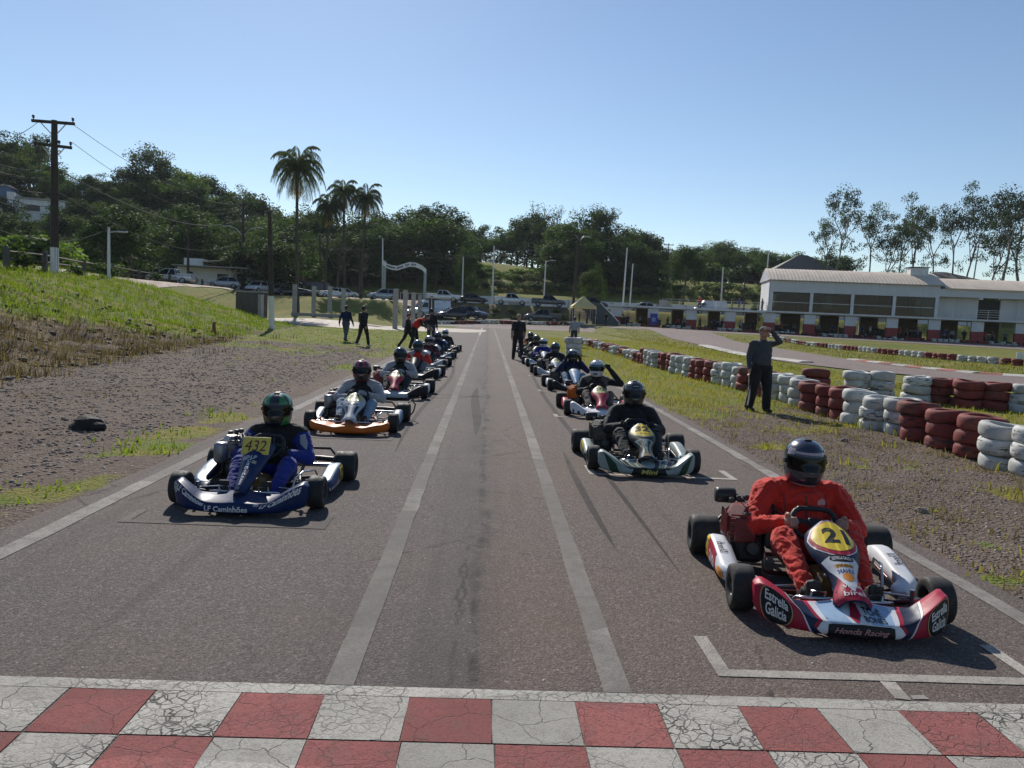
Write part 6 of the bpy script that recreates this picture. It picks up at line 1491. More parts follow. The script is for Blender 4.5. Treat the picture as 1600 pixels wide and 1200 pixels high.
# ---------------------------------------------------------------- people on foot: slots 0 shirt 1 sleeves 2 trousers 3 skin 4 shoes
def stand_segs(pose):
    s_ = []
    if pose == 'bend': tz, ch, sh, nk = (0, -.02, 1.0), (0, -.18, 1.18), (0, -.28, 1.28), (0, -.40, 1.34)
    else: tz, ch, sh, nk = (0, 0, 1.05), (0, .01, 1.27), (0, .015, 1.40), (0, .0, 1.50)
    tz, ch, sh, nk = map(Vector, (tz, ch, sh, nk))
    s_ += [('e', (0, .01, .93), (.165, .125, .13), 2), ('e', tz, (.170, .135, .20), 0), ('e', (tz+ch)/2, (.176, .135, .19), 0), ('e', ch, (.18, .122, .17), 0), ('e', sh, (.17, .10, .07), 0)]
    hd = nk+(Vector((0, -.02, .13)) if pose != 'bend' else Vector((0, -.10, .06)))
    s_ += [('c', sh+V(0, 0, .02), nk+V(0, 0, .03), .062, .055, 3), ('e', hd, (.074, .092, .112), 3), ('e', hd+V(0, -.03, -.055), (.055, .06, .055), 3), ('c', hd+V(0, -.085, .0), hd+V(0, -.105, -.022), .012, .016, 3)]
    for sd in (-1, 1): s_.append(('e', hd+V(sd*.076, .005, 0), (.012, .022, .032), 3))
    walk = {'walk': .24, 'walk2': -.2, 'stand': .03, 'shade': .04, 'bend': .08, 'stride': .34}[pose]
    for sd in (-1, 1):
        f = sd*walk
        hip = V(sd*.088, .01, .90); kn = V(sd*.10+(.01*sd if pose == 'shade' else 0), -f*.55-.02, .49); an = V(sd*.105+(.02*sd if pose == 'shade' else 0), -f+(.05 if f < 0 else 0), .095+(.05 if f < -.15 else 0))
        bg = 1.22 if pose == 'shade' else 1.0
        s_ += [('c', hip, kn, .098*bg, .07*bg, 2), ('c', kn, an+V(0, 0, .0), .068*bg, .06*bg, 2), ('c', an+V(0, .02, -.045), an+V(0, -.15, -.055), .042, .036, 4), ('c', an+V(0, .01, 0), an+V(0, .01, -.04), .048, .045, 4)]
        shd = sh+V(sd*.165, 0, -.005)
        if pose == 'shade' and sd > 0: el, wr, hdv = shd+V(.10, -.10, .05), hd+V(.075, -.095, .045), (-.95, -.15, .1)
        elif pose == 'bend': el, wr, hdv = shd+V(sd*.05, -.10, -.22), shd+V(0, -.28, -.32), (0, -.6, -.5)
        else: el, wr, hdv = shd+V(sd*.055, .03+f*.35, -.27), shd+V(sd*.07, -.03+f*.75, -.50), (0, -.15+f*.3, -1)
        s_ += [('c', shd+V(-sd*.04, 0, 0), shd, .075, .072, 0), ('c', shd, el, .066, .052, 1), ('c', el, wr, .05, .038, 5)]
        hand(s_, wr, hdv, sd, 3, grip=False)
    return s_, hd
PB = {}
for p in ('walk', 'walk2', 'stand', 'shade', 'bend', 'stride'):
    sg, hd = stand_segs(p); PB[p] = (grow('standing_body_'+p, sg, [M_SKIN]*6, .014 if p != 'shade' else .011, .004, 2), hd)
def person(label, pose, g, rz, H, shirt, sleeves, trousers, shoes, fore=None, hair=M_HAIR, cap=None, group=None, wide=1.12):
    me, hd = PB[pose]; k = H/1.75
    o = thing('person', label, 'person', (g[0], g[1], g[2]), rz, group); o.scale = (k*wide, k*wide, k)
    b = put('body', me, o)
    for i, m_ in enumerate((shirt, sleeves, trousers, M_SKIN, shoes, fore or M_SKIN)): setmat(b, i, m_)
    if cap:
        c_ = MB(); c_.ell((0, 0, 0), (.088, .106, .085), 16, 6, v0=-.1); c_.loft([[(x, -.06-.11*math.sqrt(max(0, 1-(x/.085)**2)), -.005+z) for x in (-.08, -.05, 0, .05, .08)] + [(x, -.05, .005+z) for x in (.08, .05, 0, -.05, -.08)] for z in (0, .012)], 0, False)
        c_.build('cap', cap, o).matrix_basis = T(hd.x, hd.y, hd.z+.035)
    else:
        MB().ell((0, .012, .018), (.081, .098, .108), 16, 8, v0=-.15).ell((0, .05, -.02), (.07, .055, .07), 12, 8).build('hair', hair, o).matrix_basis = T(*hd)
    return o
def gpx(px, py):                      # point on level ground seen at a photo pixel
    d = at(px, py, 1.0)-V(0, 0, CAM_H); t_ = -CAM_H/d.z; p = V(0, 0, CAM_H)+d*t_; return V(p.x, p.y, hgt(p.x, p.y))
F_DGREY = fabric('dark_grey_shirt', (.055, .06, .068)); F_JEAN = fabric('dark_jeans', (.03, .04, .065)); F_LGREY = fabric('light_grey_shirt', (.26, .28, .32)); F_KH = fabric('khaki', (.16, .14, .10)); SHD = mat('dark_shoes', (.02, .018, .016), .7)
g = gpx(1184, 641)
mn = person('person in grey shirt and cap shading the eyes beside the tyre row', 'shade', g, rad(8), 1.73, F_DGREY, F_DGREY, F_BLK, SHD, fore=F_DGREY, cap=fabric('dark_cap', (.035, .032, .028)), wide=1.2)
for sd in (-1, 1):
    MB().tube([(sd*.172, .0, .90), (sd*.175, -.012, .70), (sd*.178, -.02, .49), (sd*.182, -.01, .28), (sd*.185, .02, .12)], .012, 6).build('trouser_stripe', W_TXT, mn)
person('person in black t-shirt with pale belt walking beside the right row of karts', 'walk', gpx(808, 563), rad(186), 1.74, F_BLK, F_BLK, F_BLK, SHD, cap=fabric('khaki_cap', (.25, .2, .12)))
person('person in light grey shirt walking along the tyre row towards the pits', 'walk2', gpx(896, 542), rad(176), 1.72, F_LGREY, F_LGREY, F_JEAN, SHD)
person('person in dark jacket and grey trousers walking on the grass, left of a pair', 'walk', gpx(540, 534), rad(165), 1.76, F_NAVY, F_NAVY, fabric('blue_grey_trousers', (.07, .085, .12)), SHD, fore=F_NAVY)
person('person in black hooded jacket walking on the grass, right of a pair', 'walk2', gpx(567, 541), rad(150), 1.78, F_BLK, F_BLK, F_BLK, mat('pale_shoes', (.4, .4, .4), .7), fore=F_BLK)
person('slim person in black striding across the grass by the karts', 'stride', gpx(637, 545), rad(80), 1.55, F_BLK, F_BLK, F_BLK, SHD, fore=F_BLK)
person('person in dark red top bending over the karts at left', 'bend', V(-3.15, 33.0, 0.02), rad(75), 1.75, F_RED, F_BLK, F_BLK, SHD, fore=F_BLK)
person('person in black jacket standing behind the last left karts', 'stand', V(-2.7, 36.5, .02), rad(170), 1.8, F_BLK, F_BLK, F_JEAN, SHD, fore=F_BLK)
# people in and on the pits
cols = [('black', F_BLK), ('navy', F_NAVY), ('grey', F_GRY), ('red', F_RED), ('white', F_WHT), ('blue', F_BLUE), ('khaki', F_KH)]
MP = pit.matrix_basis
def pit_person(lx, ly, lz, i, pose, place, H=1.72):
    p = MP @ V(lx, ly, lz); c_ = cols[i % 7]
    person('person in %s top %s' % (c_[0], place), pose, p, rnd.uniform(-3, 3), H*rnd.uniform(.95, 1.05), c_[1], c_[1], (F_JEAN, F_BLK, F_GRY)[i % 3], SHD, group='people in the pits')
spots = [(-19.0, 1.5, 'in the leftmost pit box'), (-17.2, 2.4, 'right of centre in the leftmost pit box'), (-13.4, 1.8, 'in the second pit box'), (-12.0, 2.5, 'at the back of the second pit box'), (-11.2, -1.0, 'in front of the third pit pillar'), (-9.0, 1.5, 'in the third pit box'), (-7.0, 2.2, 'at the right of the third pit box'), (-6.2, -.8, 'in front of the fourth pit pillar'), (-3.6, 1.4, 'in the fourth pit box'), (-1.8, 2.4, 'at the right of the fourth pit box'),
         (1.8, 1.4, 'under the first bay of the pavilion'), (3.6, 2.0, 'at the right of the first pavilion bay'), (6.6, 1.0, 'at the left of the second pavilion bay'), (8.6, 2.2, 'inside the second pavilion bay'), (11.6, -.9, 'standing before the third pavilion bay'), (13.2, 1.2, 'inside the third pavilion bay'), (14.3, 2.0, 'at the right of the third pavilion bay'), (16.8, .9, 'at the left of the fourth pavilion bay'), (17.8, 1.6, 'in the middle of the fourth pavilion bay'), (19.0, 1.0, 'at the right of the fourth pavilion bay'),
         (21.6, -.8, 'before the fifth pavilion bay'), (22.6, 1.2, 'inside the fifth pavilion bay'), (23.6, 2.0, 'deep inside the fifth pavilion bay'), (24.6, .8, 'at the right of the fifth pavilion bay'), (27.2, 1.0, 'at the left of the sixth pavilion bay'), (28.4, 1.8, 'inside the sixth pavilion bay'), (29.6, 1.0, 'at the right of the sixth pavilion bay')]
for i, (lx, ly, pl_) in enumerate(spots): pit_person(lx, ly, .03, i*3+1, ('stand', 'walk', 'walk2')[i % 3], pl_)
for i, (lx, pl_) in enumerate(((-9.2, 'standing on the pit terrace left of the railing middle'), (-4.9, 'standing on the pit terrace behind the railing'), (-3.9, 'beside the standing figure on the pit terrace'), (-.9, 'on the terrace next to the pavilion end wall'))):
    pit_person(lx, 1.2, 3.0, (3, 0, 5, 0)[i], 'stand', pl_)
for i, (px, Y) in enumerate(((905, 103), (917, 102.5), (931, 101.5), (947, 101))):
    q = ground_at(px, Y); person(('person in black under the yellow tent', 'person in grey under the right edge of the yellow tent', 'person in navy in front of the tarpaulin shelter', 'person in black right of the tarpaulin shelter')[i], 'stand', q, rnd.uniform(-3, 3), 1.7, (F_BLK, F_GRY, F_NAVY, F_BLK)[i], F_BLK, F_JEAN, SHD, group='people by the tent')
g = at(244, 445, 84); person('person in black riding gear by the bank fence near the parked pickup', 'stand', V(g.x, g.y, hgt(g.x, g.y)+.05), rad(40), 1.7, F_BLK, F_BLK, F_BLK, SHD, fore=F_BLK)

# ---------------------------------------------------------------- parked vehicles (front towards +x of their own frame)
M_CTYRE = mat('car_tyre', (.02, .02, .02), .85); M_CRIM = mat('car_rim', (.35, .35, .36), .35, .8); M_HL = glassmat('headlamp', (.45, .47, .5), .1); M_TL = glassmat('tail_lamp', (.25, .01, .01), .15); M_CGL = glassmat('car_glass', (.012, .015, .018), .04)
def ring_rect(x, z0, z1, hw, r=.1): return [(x, -hw+r, z0), (x, hw-r, z0), (x, hw, z0+r), (x, hw, z1-r), (x, hw-r, z1), (x, -hw+r, z1), (x, -hw, z1-r), (x, -hw, z0+r)]
KINDS = {
 'hatch': dict(st=[(-2.0, .4, .75, .70), (-1.93, .3, .92, .82), (-1.2, .2, .95, .86), (.8, .2, .93, .86), (1.55, .24, .86, .84), (1.95, .3, .68, .74), (2.03, .38, .55, .62)], cab=[(-1.85, .95, .93), (-1.62, .35, 1.30), (-1.45, .2, 1.48)], hw=.83, rw=.62, wx=(-1.25, 1.28), wr=.31),
 'sedan': dict(st=[(-2.2, .4, .75, .72), (-2.1, .3, .95, .82), (-1.3, .2, .97, .87), (.9, .2, .95, .87), (1.75, .24, .86, .85), (2.15, .3, .68, .75), (2.23, .38, .55, .62)], cab=[(-1.55, 1.05, .95), (-1.2, .55, 1.28), (-.95, .2, 1.43)], hw=.84, rw=.60, wx=(-1.35, 1.38), wr=.31),
 'suv': dict(st=[(-2.2, .45, .95, .76), (-2.12, .35, 1.08, .87), (-1.3, .3, 1.10, .91), (1.0, .3, 1.08, .91), (1.75, .32, 1.0, .9), (2.15, .38, .82, .82), (2.23, .45, .65, .7)], cab=[(-2.08, 1.15, 1.08), (-1.9, .65, 1.45), (-1.7, .4, 1.68)], hw=.88, rw=.68, wx=(-1.35, 1.42), wr=.37),
 'pickup': dict(st=[(-2.6, .5, 1.0, .86), (-2.55, .4, 1.08, .90), (-1.3, .36, 1.08, .91), (1.1, .36, 1.08, .91), (1.95, .38, 1.03, .9), (2.45, .42, .85, .84), (2.55, .5, .7, .74)], cab=[(-.95, 1.25, 1.08), (-.82, .75, 1.45), (-.7, .45, 1.74)], hw=.87, rw=.68, wx=(-1.6, 1.62), wr=.39),
 'van': dict(st=[(-2.75, .5, 1.2, .96), (-2.7, .35, 1.2, .99), (-1.3, .3, 1.2, 1.0), (1.3, .3, 1.2, 1.0), (2.1, .32, 1.12, .98), (2.65, .38, .95, .9), (2.75, .48, .75, .8)], cab=[(-2.7, 2.0, 1.2), (-2.68, 1.4, 1.9), (-2.6, 1.1, 2.25)], hw=.985, rw=.85, wx=(-1.7, 1.75), wr=.37)}
def car(kind, label, pos, rz, paint_, name=None):
    k = KINDS[kind]; o = thing(name or {'hatch': 'parked_car', 'sedan': 'parked_car', 'suv': 'parked_suv', 'pickup': 'pickup_truck', 'van': 'parked_van'}[kind], label, {'van': 'van', 'pickup': 'pickup'}.get(kind, 'car'), pos, rz, 'vehicles parked around the track')
    MB().loft([ring_rect(x, a, b_, w) for (x, a, b_, w) in k['st']], 0, True).build('body', paint_, o)
    (x0, x1, z0), (x2, x3, z1), (x4, x5, z2) = k['cab']
    def rr(xa, xb, z, w): return [(xa, -w+.08, z), (xa+.08, -w, z), (xb-.1, -w, z), (xb, -w+.1, z), (xb, w-.1, z), (xb-.1, w, z), (xa+.08, w, z), (xa, w-.08, z)]
    hw, rw = k['hw'], k['rw']; mw = lerp(hw, rw, .5)
    van = kind == 'van'
    MB().loft([rr(x0, x1, z0-.02, hw), rr(x2, x3, z1, mw), rr(x4, x5, z2-.05, rw)], 0, True).build('glasshouse' if not van else 'upper_body', M_CGL if not van else paint_, o)
    MB().loft([rr(x4-.02, x5+.02, z2-.06, rw+.015), rr(x4+.02, x5-.02, z2, rw-.03)], 0, True).build('roof', paint_, o)
    if van:
        mb = MB(); mb.add([(x1+.012, -hw+.14, z0+.02), (x1+.012, hw-.14, z0+.02), (x3+.012, mw-.12, z1), (x3+.012, -mw+.12, z1)], [(0, 1, 2, 3)]); mb.build('windscreen', M_CGL, o, fix=False)
        for s_ in (-1, 1):
            mb = MB(); mb.add([(.75, s_*(hw+.006), z0+.08), (1.75, s_*(hw+.006), z0+.08), (1.35, s_*(mw+.01), z1-.02), (.75, s_*(mw+.01), z1-.02)], [(0, 1, 2, 3)]); mb.build('side_window', M_CGL, o, fix=False)
    else:
        for s_ in (-1, 1):
            for (xa, xb) in ((x1-.05, x5-.05), (x0+.1, x4+.06), ((x0+x1)/2-.1, (x4+x5)/2-.06)):
                MB().tube([(xa, s_*(hw-.01), z0-.02), (lerp(xa, xb, .5)+(x3-(x1+x5)/2)*(1 if xa > 0 else 0)*.3, s_*(mw+.008), z1), (xb, s_*(rw+.005), z2-.04)], .035, 6).build('pillar', paint_, o)
    for x in k['wx']:
        for s_ in (-1, 1):
            w = bpy.data.objects.new('wheel', None); C.objects.link(w); w.parent = o; w.matrix_basis = T(x, s_*(hw-.06), k['wr'])
            R_ = k['wr']; M = RX(PI/2)
            MB().lathe([(R_*.62, -.1), (R_*.95, -.1), (R_, -.06), (R_, .06), (R_*.95, .1), (R_*.62, .1)], 18, 0, M, True, True).build('tyre', M_CTYRE, w)
            mb = MB().lathe([(0, .02), (R_*.6, .06), (R_*.62, .09), (R_*.62, -.09), (R_*.6, -.06), (0, -.02)], 16, 0, M); mb.build('rim', M_CRIM, w)
            MB().lathe([(R_*1.13, -.02), (R_*1.2, .0), (R_*1.13, .02)], 18, 0, T(x, s_*(hw+.005), k['wr']) @ M, True, True).build('wheel_arch', M_BLACK, o)
    xf = k['st'][-2][0]; zf = k['st'][-2][2]
    for s_ in (-1, 1):
        MB().box((xf-.06, s_*(hw-.22), zf-.10), (.22, .30, .16), bev=.04).build('headlight', M_HL, o)
        MB().box((k['st'][1][0]-.02, s_*(hw-.12), k['st'][1][2]-.18), (.12, .18, .26), bev=.03).build('tail_light', M_TL, o)
        MB().box((x1-.15, s_*(hw+.09), z0+.08), (.12, .2, .15), bev=.04).build('mirror', paint_, o)
        MB().box(((x0+x1)/2-.05, s_*(hw+.028), z0-.2), (.14, .02, .03)).build('door_handle', M_BLACK, o)
    MB().box((xf+.06, 0, .42), (.10, hw*1.5, .16), bev=.03).build('bumper', M_BLACK, o)
    if kind == 'pickup':
        MB().box((-1.75, 0, 1.085), (1.45, 1.5, .02)).build('load_bed', M_BLACK, o)
        for (c_, d) in (((-1.75, .84, 1.15), (1.6, .08, .16)), ((-1.75, -.84, 1.15), (1.6, .08, .16)), ((-2.53, 0, 1.15), (.08, 1.7, .16))): MB().box(c_, d).build('bed_wall', paint_, o)
    return o
def cpaint(n, c): return mat(n, c, .3, .2, var=.05, vs=1, coat=.6)
C_SIL = cpaint('silver_car_paint', (.34, .37, .41)); C_WH = cpaint('white_car_paint', (.62, .63, .64)); C_DK = cpaint('dark_car_paint', (.03, .035, .045)); C_DB = cpaint('dark_blue_car_paint', (.03, .045, .08)); C_GR = cpaint('grey_car_paint', (.08, .085, .095)); C_BK = cpaint('black_car_paint', (.015, .015, .017))
def park(kind, px, Y, rz, paint_, label): q = at(px, 480, Y); car(kind, label, (q.x, q.y, hgt(q.x, q.y)+.03), rad(rz), paint_)
park('hatch', 597, 103.5, 200, C_SIL, 'silver hatchback parked on the slope left of the gate posts')
park('van', 672, 102, 212, C_WH, 'white panel van parked behind the dark gate posts')
park('hatch', 652, 107, 225, C_WH, 'white car half hidden behind the white van')
park('hatch', 706, 99.5, 205, C_DK, 'dark hatchback parked right of the white van')
park('suv', 738, 103, 325, C_DB, 'dark blue SUV parked near the end of the straight')
park('pickup', 693, 115, -8, C_WH, 'white pickup on the upper terrace above the white van')
park('sedan', 739, 115.5, -6, C_BK, 'black sedan on the upper terrace between two white pickups')
park('pickup', 799, 115.5, -4, C_WH, 'white double-cab pickup on the upper terrace beside the tall white pole')
park('pickup', 857, 115, -4, C_GR, 'dark grey pickup on the upper terrace right of the white pickup')
park('suv', 926, 116, 0, C_DK, 'dark SUV on the upper terrace behind the yellow tent')
park('pickup', 848, 106, 181, C_GR, 'grey pickup on the lower ground behind the far tyre barrier')
park('hatch', 1003, 124, 180, C_WH, 'white car seen just above the left pit boxes')
park('van', 1108, 124, 180, C_WH, 'white van on the upper road behind the pit terrace')
park('suv', 405, 108, 250, C_WH, 'white SUV parked behind the fence, left of the wooden pole')
park('pickup', 438, 112, 190, C_SIL, 'silver pickup parked behind the fence beside the wooden pole')
park('van', 484, 113, 205, C_GR, 'large dark grey van parked behind the tall palm')
park('sedan', 455, 108, 200, C_BK, 'dark car parked in front of the grey van')
park('hatch', 520, 110, 200, C_WH, 'small white car right of the dark grey van')
park('pickup', 266, 90, 185, C_WH, 'white pickup half hidden behind the bank top at left')
park('hatch', 350, 102, 190, C_SIL, 'silver car behind the fence in front of the white house')
park('hatch', 540, 120, 10, C_WH, 'pale car beyond the small palms')
# ---------------------------------------------------------------- tyre barriers
def tyre_paint(name, col, wear):
    m, t, b = newmat(name); c = t.coord('Object'); oi = t.n.new('ShaderNodeObjectInfo')
    off = t.n.new('ShaderNodeVectorMath'); off.operation = 'ADD'; sc = t.n.new('ShaderNodeVectorMath'); sc.operation = 'SCALE'; sc.inputs['Scale'].default_value = 30
    cmb = t.n.new('ShaderNodeCombineXYZ'); t.link(oi.outputs['Random'], cmb.inputs[0]); t.link(cmb.outputs[0], sc.inputs[0]); t.link(c, off.inputs[0]); t.link(sc.outputs[0], off.inputs[1]); c = off.outputs[0]
    mp = t.n.new('ShaderNodeMapping'); mp.inputs['Scale'].default_value = (5, 5, 22); t.link(c, mp.inputs[0])
    n = t.noise(mp.outputs[0], 1.3, 5, .7); n2 = t.noise(c, 4, 4, .6)
    w = t.ramp(t.math('ADD', n, t.math('MULTIPLY', t.math('SUBTRACT', oi.outputs['Random'], .5), .12)), [(.60-.1*wear, 0.0), (.66-.1*wear, 1.0)])
    k = t.ramp(n2, [(.3, .72), (.7, 1.1)]); cc = t.mix(1.0, t.mix(1.0, col, k, 'MULTIPLY'), t.ramp(oi.outputs['Random'], [(0, .8), (1, 1.1)]), 'MULTIPLY')
    cc = t.mix(t.math('MULTIPLY', w, .9), cc, (.03, .028, .027))
    cc = t.mix(t.ramp(t.noise(c, 2.2, 4), [(.5, 0.0), (.75, .45)]), cc, (.16, .13, .10))
    plug(t, b, 'Base Color', cc); b.inputs['Roughness'].default_value = .75; b.inputs['Specular IOR Level'].default_value = .3
    t.link(t.bump(t.math('SUBTRACT', t.noise(mp.outputs[0], 4, 3), w), .35, .012), b.inputs['Normal'])
    return m
M_TW = tyre_paint('white_painted_tyre', (.56, .56, .53), .22); M_TR = tyre_paint('red_painted_tyre', (.235, .05, .042), .45)
def tyre_mesh(seed, R=.30, h=.205):
    rg = random.Random(seed); n = 44; mb = MB(); H = h/2
    prof = [(R*.55, -H*.72), (R*.60, -H*.95), (R*.78, -H*1.0), (R*.92, -H*.9), (R*.985, -H*.62), (R, -H*.3), (R*1.003, 0), (R, H*.3), (R*.985, H*.62), (R*.92, H*.9), (R*.78, H*1.0), (R*.60, H*.95), (R*.55, H*.72), (R*.66, 0)]
    rings = []
    for (r, z) in prof:
        ring = []
        for k in range(n):
            a = 2*PI*k/n; q = 1+.03*math.sin(2*a+seed)+.018*math.sin(3*a+seed*2)
            if r > R*.96 and k % 2 and abs(z) < H*.65 and seed % 3: q -= .022
            ring.append((r*q*math.cos(a), r*q*math.sin(a), z+.010*math.sin(a+seed)+.010*math.sin(2*a+seed*3)))
        rings.append(ring)
    rings.append(rings[0]); mb.loft(rings, 0, True, True, False)
    return mb.mesh('tyre', [M_TW])
TY = [tyre_mesh(i, .295+.012*(i % 3), .20+.008*(i % 4)) for i in range(6)]
def stack(x, y, n, red, where, ordinal, group, tilt=.03, s=1.0):
    z = hgt(x, y)-.015; dx, dy = 0, 0
    for k in range(n):
        i = rnd.randrange(6); h = (.20+.008*(i % 4))*s
        o = put('tyre', TY[i]); dx += rnd.uniform(-.035, .035); dy += rnd.uniform(-.035, .035)
        o.matrix_basis = T(x+dx, y+dy, z+h/2) @ RZ(rnd.uniform(0, 6.28)) @ RX(rnd.uniform(-tilt, tilt)) @ Matrix.Scale(s, 4); z += h*.985
        setmat(o, 0, M_TR if red else M_TW)
        pos = ('bottom', 'middle', 'top')[k] if n == 3 else ('bottom', 'top')[k] if n == 2 else 'single'
        tag(o, '%s %s tyre of the %s stack %s' % (pos, 'red' if red else 'white', ordinal, where), 'tyre', group)
# row beside the straight: blocks of three white, three red
px_line = [(6.98, 9.2), (7.02, 10.6), (6.95, 12.2), (6.90, 15), (6.88, 18), (6.75, 21), (6.5, 24.5), (6.35, 29), (6.38, 35), (6.3, 42), (6.05, 50), (5.9, 53)]
def on_poly(pl_, d):
    for i in range(len(pl_)-1):
        a, b_ = Vector(pl_[i]), Vector(pl_[i+1]); L = (b_-a).length
        if d <= L: return a.lerp(b_, d/L)
        d -= L
    return None
d = 0; i = 0
while True:
    p = on_poly(px_line, d)
    if p is None: break
    red = ((i+1)//3) % 2 == 1
    stack(p.x+rnd.uniform(-.05, .05), p.y, 3 if p.y < 30 else 2, red, 'beside the straight, counted from the camera', ordn(i+1), 'tyre row beside the straight')
    i += 1; d += rnd.uniform(.60, .68) if p.y < 30 else rnd.uniform(.64, .8)
NT_ = i
# second row in the grass near the return track
for i, (px, py, red) in enumerate(((1276, 607, 1), (1336, 609, 0), (1377, 612, 0), (1426, 620, 0), (1466, 622, 1), (1510, 628, 1), (1557, 632, 1), (1598, 636, 0), (1645, 640, 0))):
    g = gpx(px, py+8); stack(g.x, g.y, 3, red, 'in the grass row behind, counted from left', ordn(i+1), 'tyre row in the grass', .05, 1.08)
stack(3.95, 34.3, 3, False, 'at the right track edge beside the karts', 'lone', 'lone stack at the track edge', .02, 1.25)
# row along the far side of the return track
px3 = [(34, 41), (31.8, 44.5), (30.2, 49), (29.6, 57), (29.8, 66), (31, 78), (33, 90)]
d = 0; i = 0; cnt = 0
while True:
    p = on_poly(px3, d)
    if p is None or i > 40: break
    stack(p.x, p.y, 2, (i//4) % 2 == 1, 'beyond the return track, counted from right', ordn(i+1), 'tyre row beyond the return track'); i += 1; d += rnd.uniform(.62, .8)
# far barriers, too many to count: one mass each
def mass(name, label, pts, n, mats):
    mb = MB(); rg = random.Random(len(pts)+n)
    for k in range(n):
        p = on_poly(pts, sum((Vector(pts[j+1])-Vector(pts[j])).length for j in range(len(pts)-1))*k/n*.999); red = (k//5) % 2
        for q in range(2):
            z = hgt(p.x, p.y)+.1+.2*q
            mb.lathe([(.17, -.08), (.26, -.1), (.3, -.05), (.3, .05), (.26, .1), (.17, .08)], 12, red if rg.random() < .8 else 2, T(p.x+rg.uniform(-.08, .08), p.y+rg.uniform(-.08, .08), z), True, True)
    return tag(mb.build(name, mats), label, kind='stuff')
M_TK = mat('bare_black_tyre', (.02, .02, .02), .85)
Lst = sum((Vector(px3[j+1])-Vector(px3[j])).length for j in range(len(px3)-1))
mass('tyre_barrier', 'far tyre barrier across the end of the straight', [(-6.5, 93.5), (0, 97.2), (8, 98.2), (13, 99.8)], 34, [M_TW, M_TR, M_TK])
e0, e1 = pit.matrix_basis @ V(-20, -2.6, 0), pit.matrix_basis @ V(36, -2.4, 0)
mass('tyre_barrier', 'tyre barrier in front of the pits and pavilion', [(e0.x, e0.y), (e1.x, e1.y)], 84, [M_TW, M_TR, M_TK])
mass('tyre_barrier', 'tyre barrier beyond the return track towards the pits', [tuple(on_poly(px3, d)), (31, 78), (33, 90)], 46, [M_TW, M_TR, M_TK])
# ---------------------------------------------------------------- grass, gravel, stones
nr = np.random.default_rng(5)
L_GRASS = leafmat('grass_blades', (.05, .09, .012), (.19, .23, .03), .45, .8)
L_GRASSY = leafmat('dry_grass_blades', (.13, .15, .03), (.27, .22, .065), .4, .8)
L_STRAW = leafmat('straw', (.11, .078, .045), (.27, .20, .115), .25, .85)
def scatter(n, x0, x1, y0, y1, fn, near=True):
    """random spots, thinned by fn(x,y) -> 0..1 and denser towards the camera"""
    out = []; u = nr.random((n, 4))
    for a, b_, c_, d in u:
        x = x0+(x1-x0)*a; y = y0+(y1-y0)*(b_**1.7 if near else b_)
        if c_ < fn(x, y): out.append((x, y, d))
    return out
def blades(name, spots, hmin, hmax, w, m, label, per=4, spread=.06):
    P_ = np.array([(x, y, hgt(x, y), s_) for x, y, s_ in spots]); k = len(P_)*per
    B = np.repeat(P_, per, axis=0); B[:, :2] += nr.normal(0, spread, (k, 2)); h = (hmin+(hmax-hmin)*nr.random(k)**1.6)*(.6+.8*B[:, 3])
    a = nr.random(k)*6.283; lean = nr.random(k)*.55; la = nr.random(k)*6.283; ww = w*(.6+.8*nr.random(k))
    side = np.stack([np.cos(a)*ww, np.sin(a)*ww, np.zeros(k)], 1); base = B[:, :3]-[0, 0, .015]
    mid = base+np.stack([np.cos(la)*lean*h*.35, np.sin(la)*lean*h*.35, h*.55], 1); tip = base+np.stack([np.cos(la)*lean*h, np.sin(la)*lean*h, h*(1-.3*lean)], 1)
    V_ = np.stack([base-side, base+side, mid+side*.7, mid-side*.7, tip], 1).reshape(-1, 3).astype('f')
    n = k; me = bpy.data.meshes.new(name); me.vertices.add(5*n); me.loops.add(7*n); me.polygons.add(2*n); me.vertices.foreach_set('co', V_.ravel())
    li = (np.arange(n)[:, None]*5+np.array([0, 1, 2, 3, 3, 2, 4])).astype(np.int32); me.loops.foreach_set('vertex_index', li.ravel())
    ls = (np.arange(n)[:, None]*7+np.array([0, 4])).astype(np.int32); me.polygons.foreach_set('loop_start', ls.ravel()); me.polygons.foreach_set('loop_total', np.tile(np.array([4, 3], np.int32), n))
    me.materials.append(m); me.update(); return tag(put(name, me), label, kind='stuff')
def g_at(x, y): return cover_at(x, y)[0]
def d_at(x, y): return cover_at(x, y)[1]
sp = scatter(30000, -30, -3.5, 5, 62, lambda x, y: g_at(x, y)*(1 if toe_x(y)-x > 1 else .6))
blades('grass', [q for q in sp if toe_x(q[1])-q[0] > .5], .10, .34, .013, L_GRASS, 'long green grass on the left bank', 5, .10)
blades('verge_grass', [q for q in sp if toe_x(q[1])-q[0] <= .5], .03, .12, .009, L_GRASS, 'short grass tufts along the left verge', 6, .07)
sp = scatter(26000, -24, -4.5, 5, 45, lambda x, y: max(d_at(x, y)*.95, .03))
blades('dry_grass', [q for q in sp if toe_x(q[1])-q[0] > -.4], .05, .24, .010, L_STRAW, 'dry straw on the lower left bank', 4, .10)
blades('dry_grass', [q for q in sp if toe_x(q[1])-q[0] <= -.4], .015, .06, .007, L_STRAW, 'short dry stubble on the left gravel', 5, .09)
sp = scatter(26000, 3.55, 14, 4, 60, lambda x, y: g_at(x, y)*(.9 if y > 14 else .8))
blades('verge_grass', sp, .03, .12, .009, L_GRASSY, 'yellowish grass on the right verge and infield', 5, .08)
sp = scatter(9000, 12, 32, 15, 85, lambda x, y: .9 if not (13.4 < x < 27 and y < 34 and y > 22) and abs(x-(17.3+max(0, y-39)*.1)) > 3.6 else 0)
blades('infield_grass', sp, .05, .20, .02, L_GRASSY, 'yellowish grass around the return track', 4, .15)
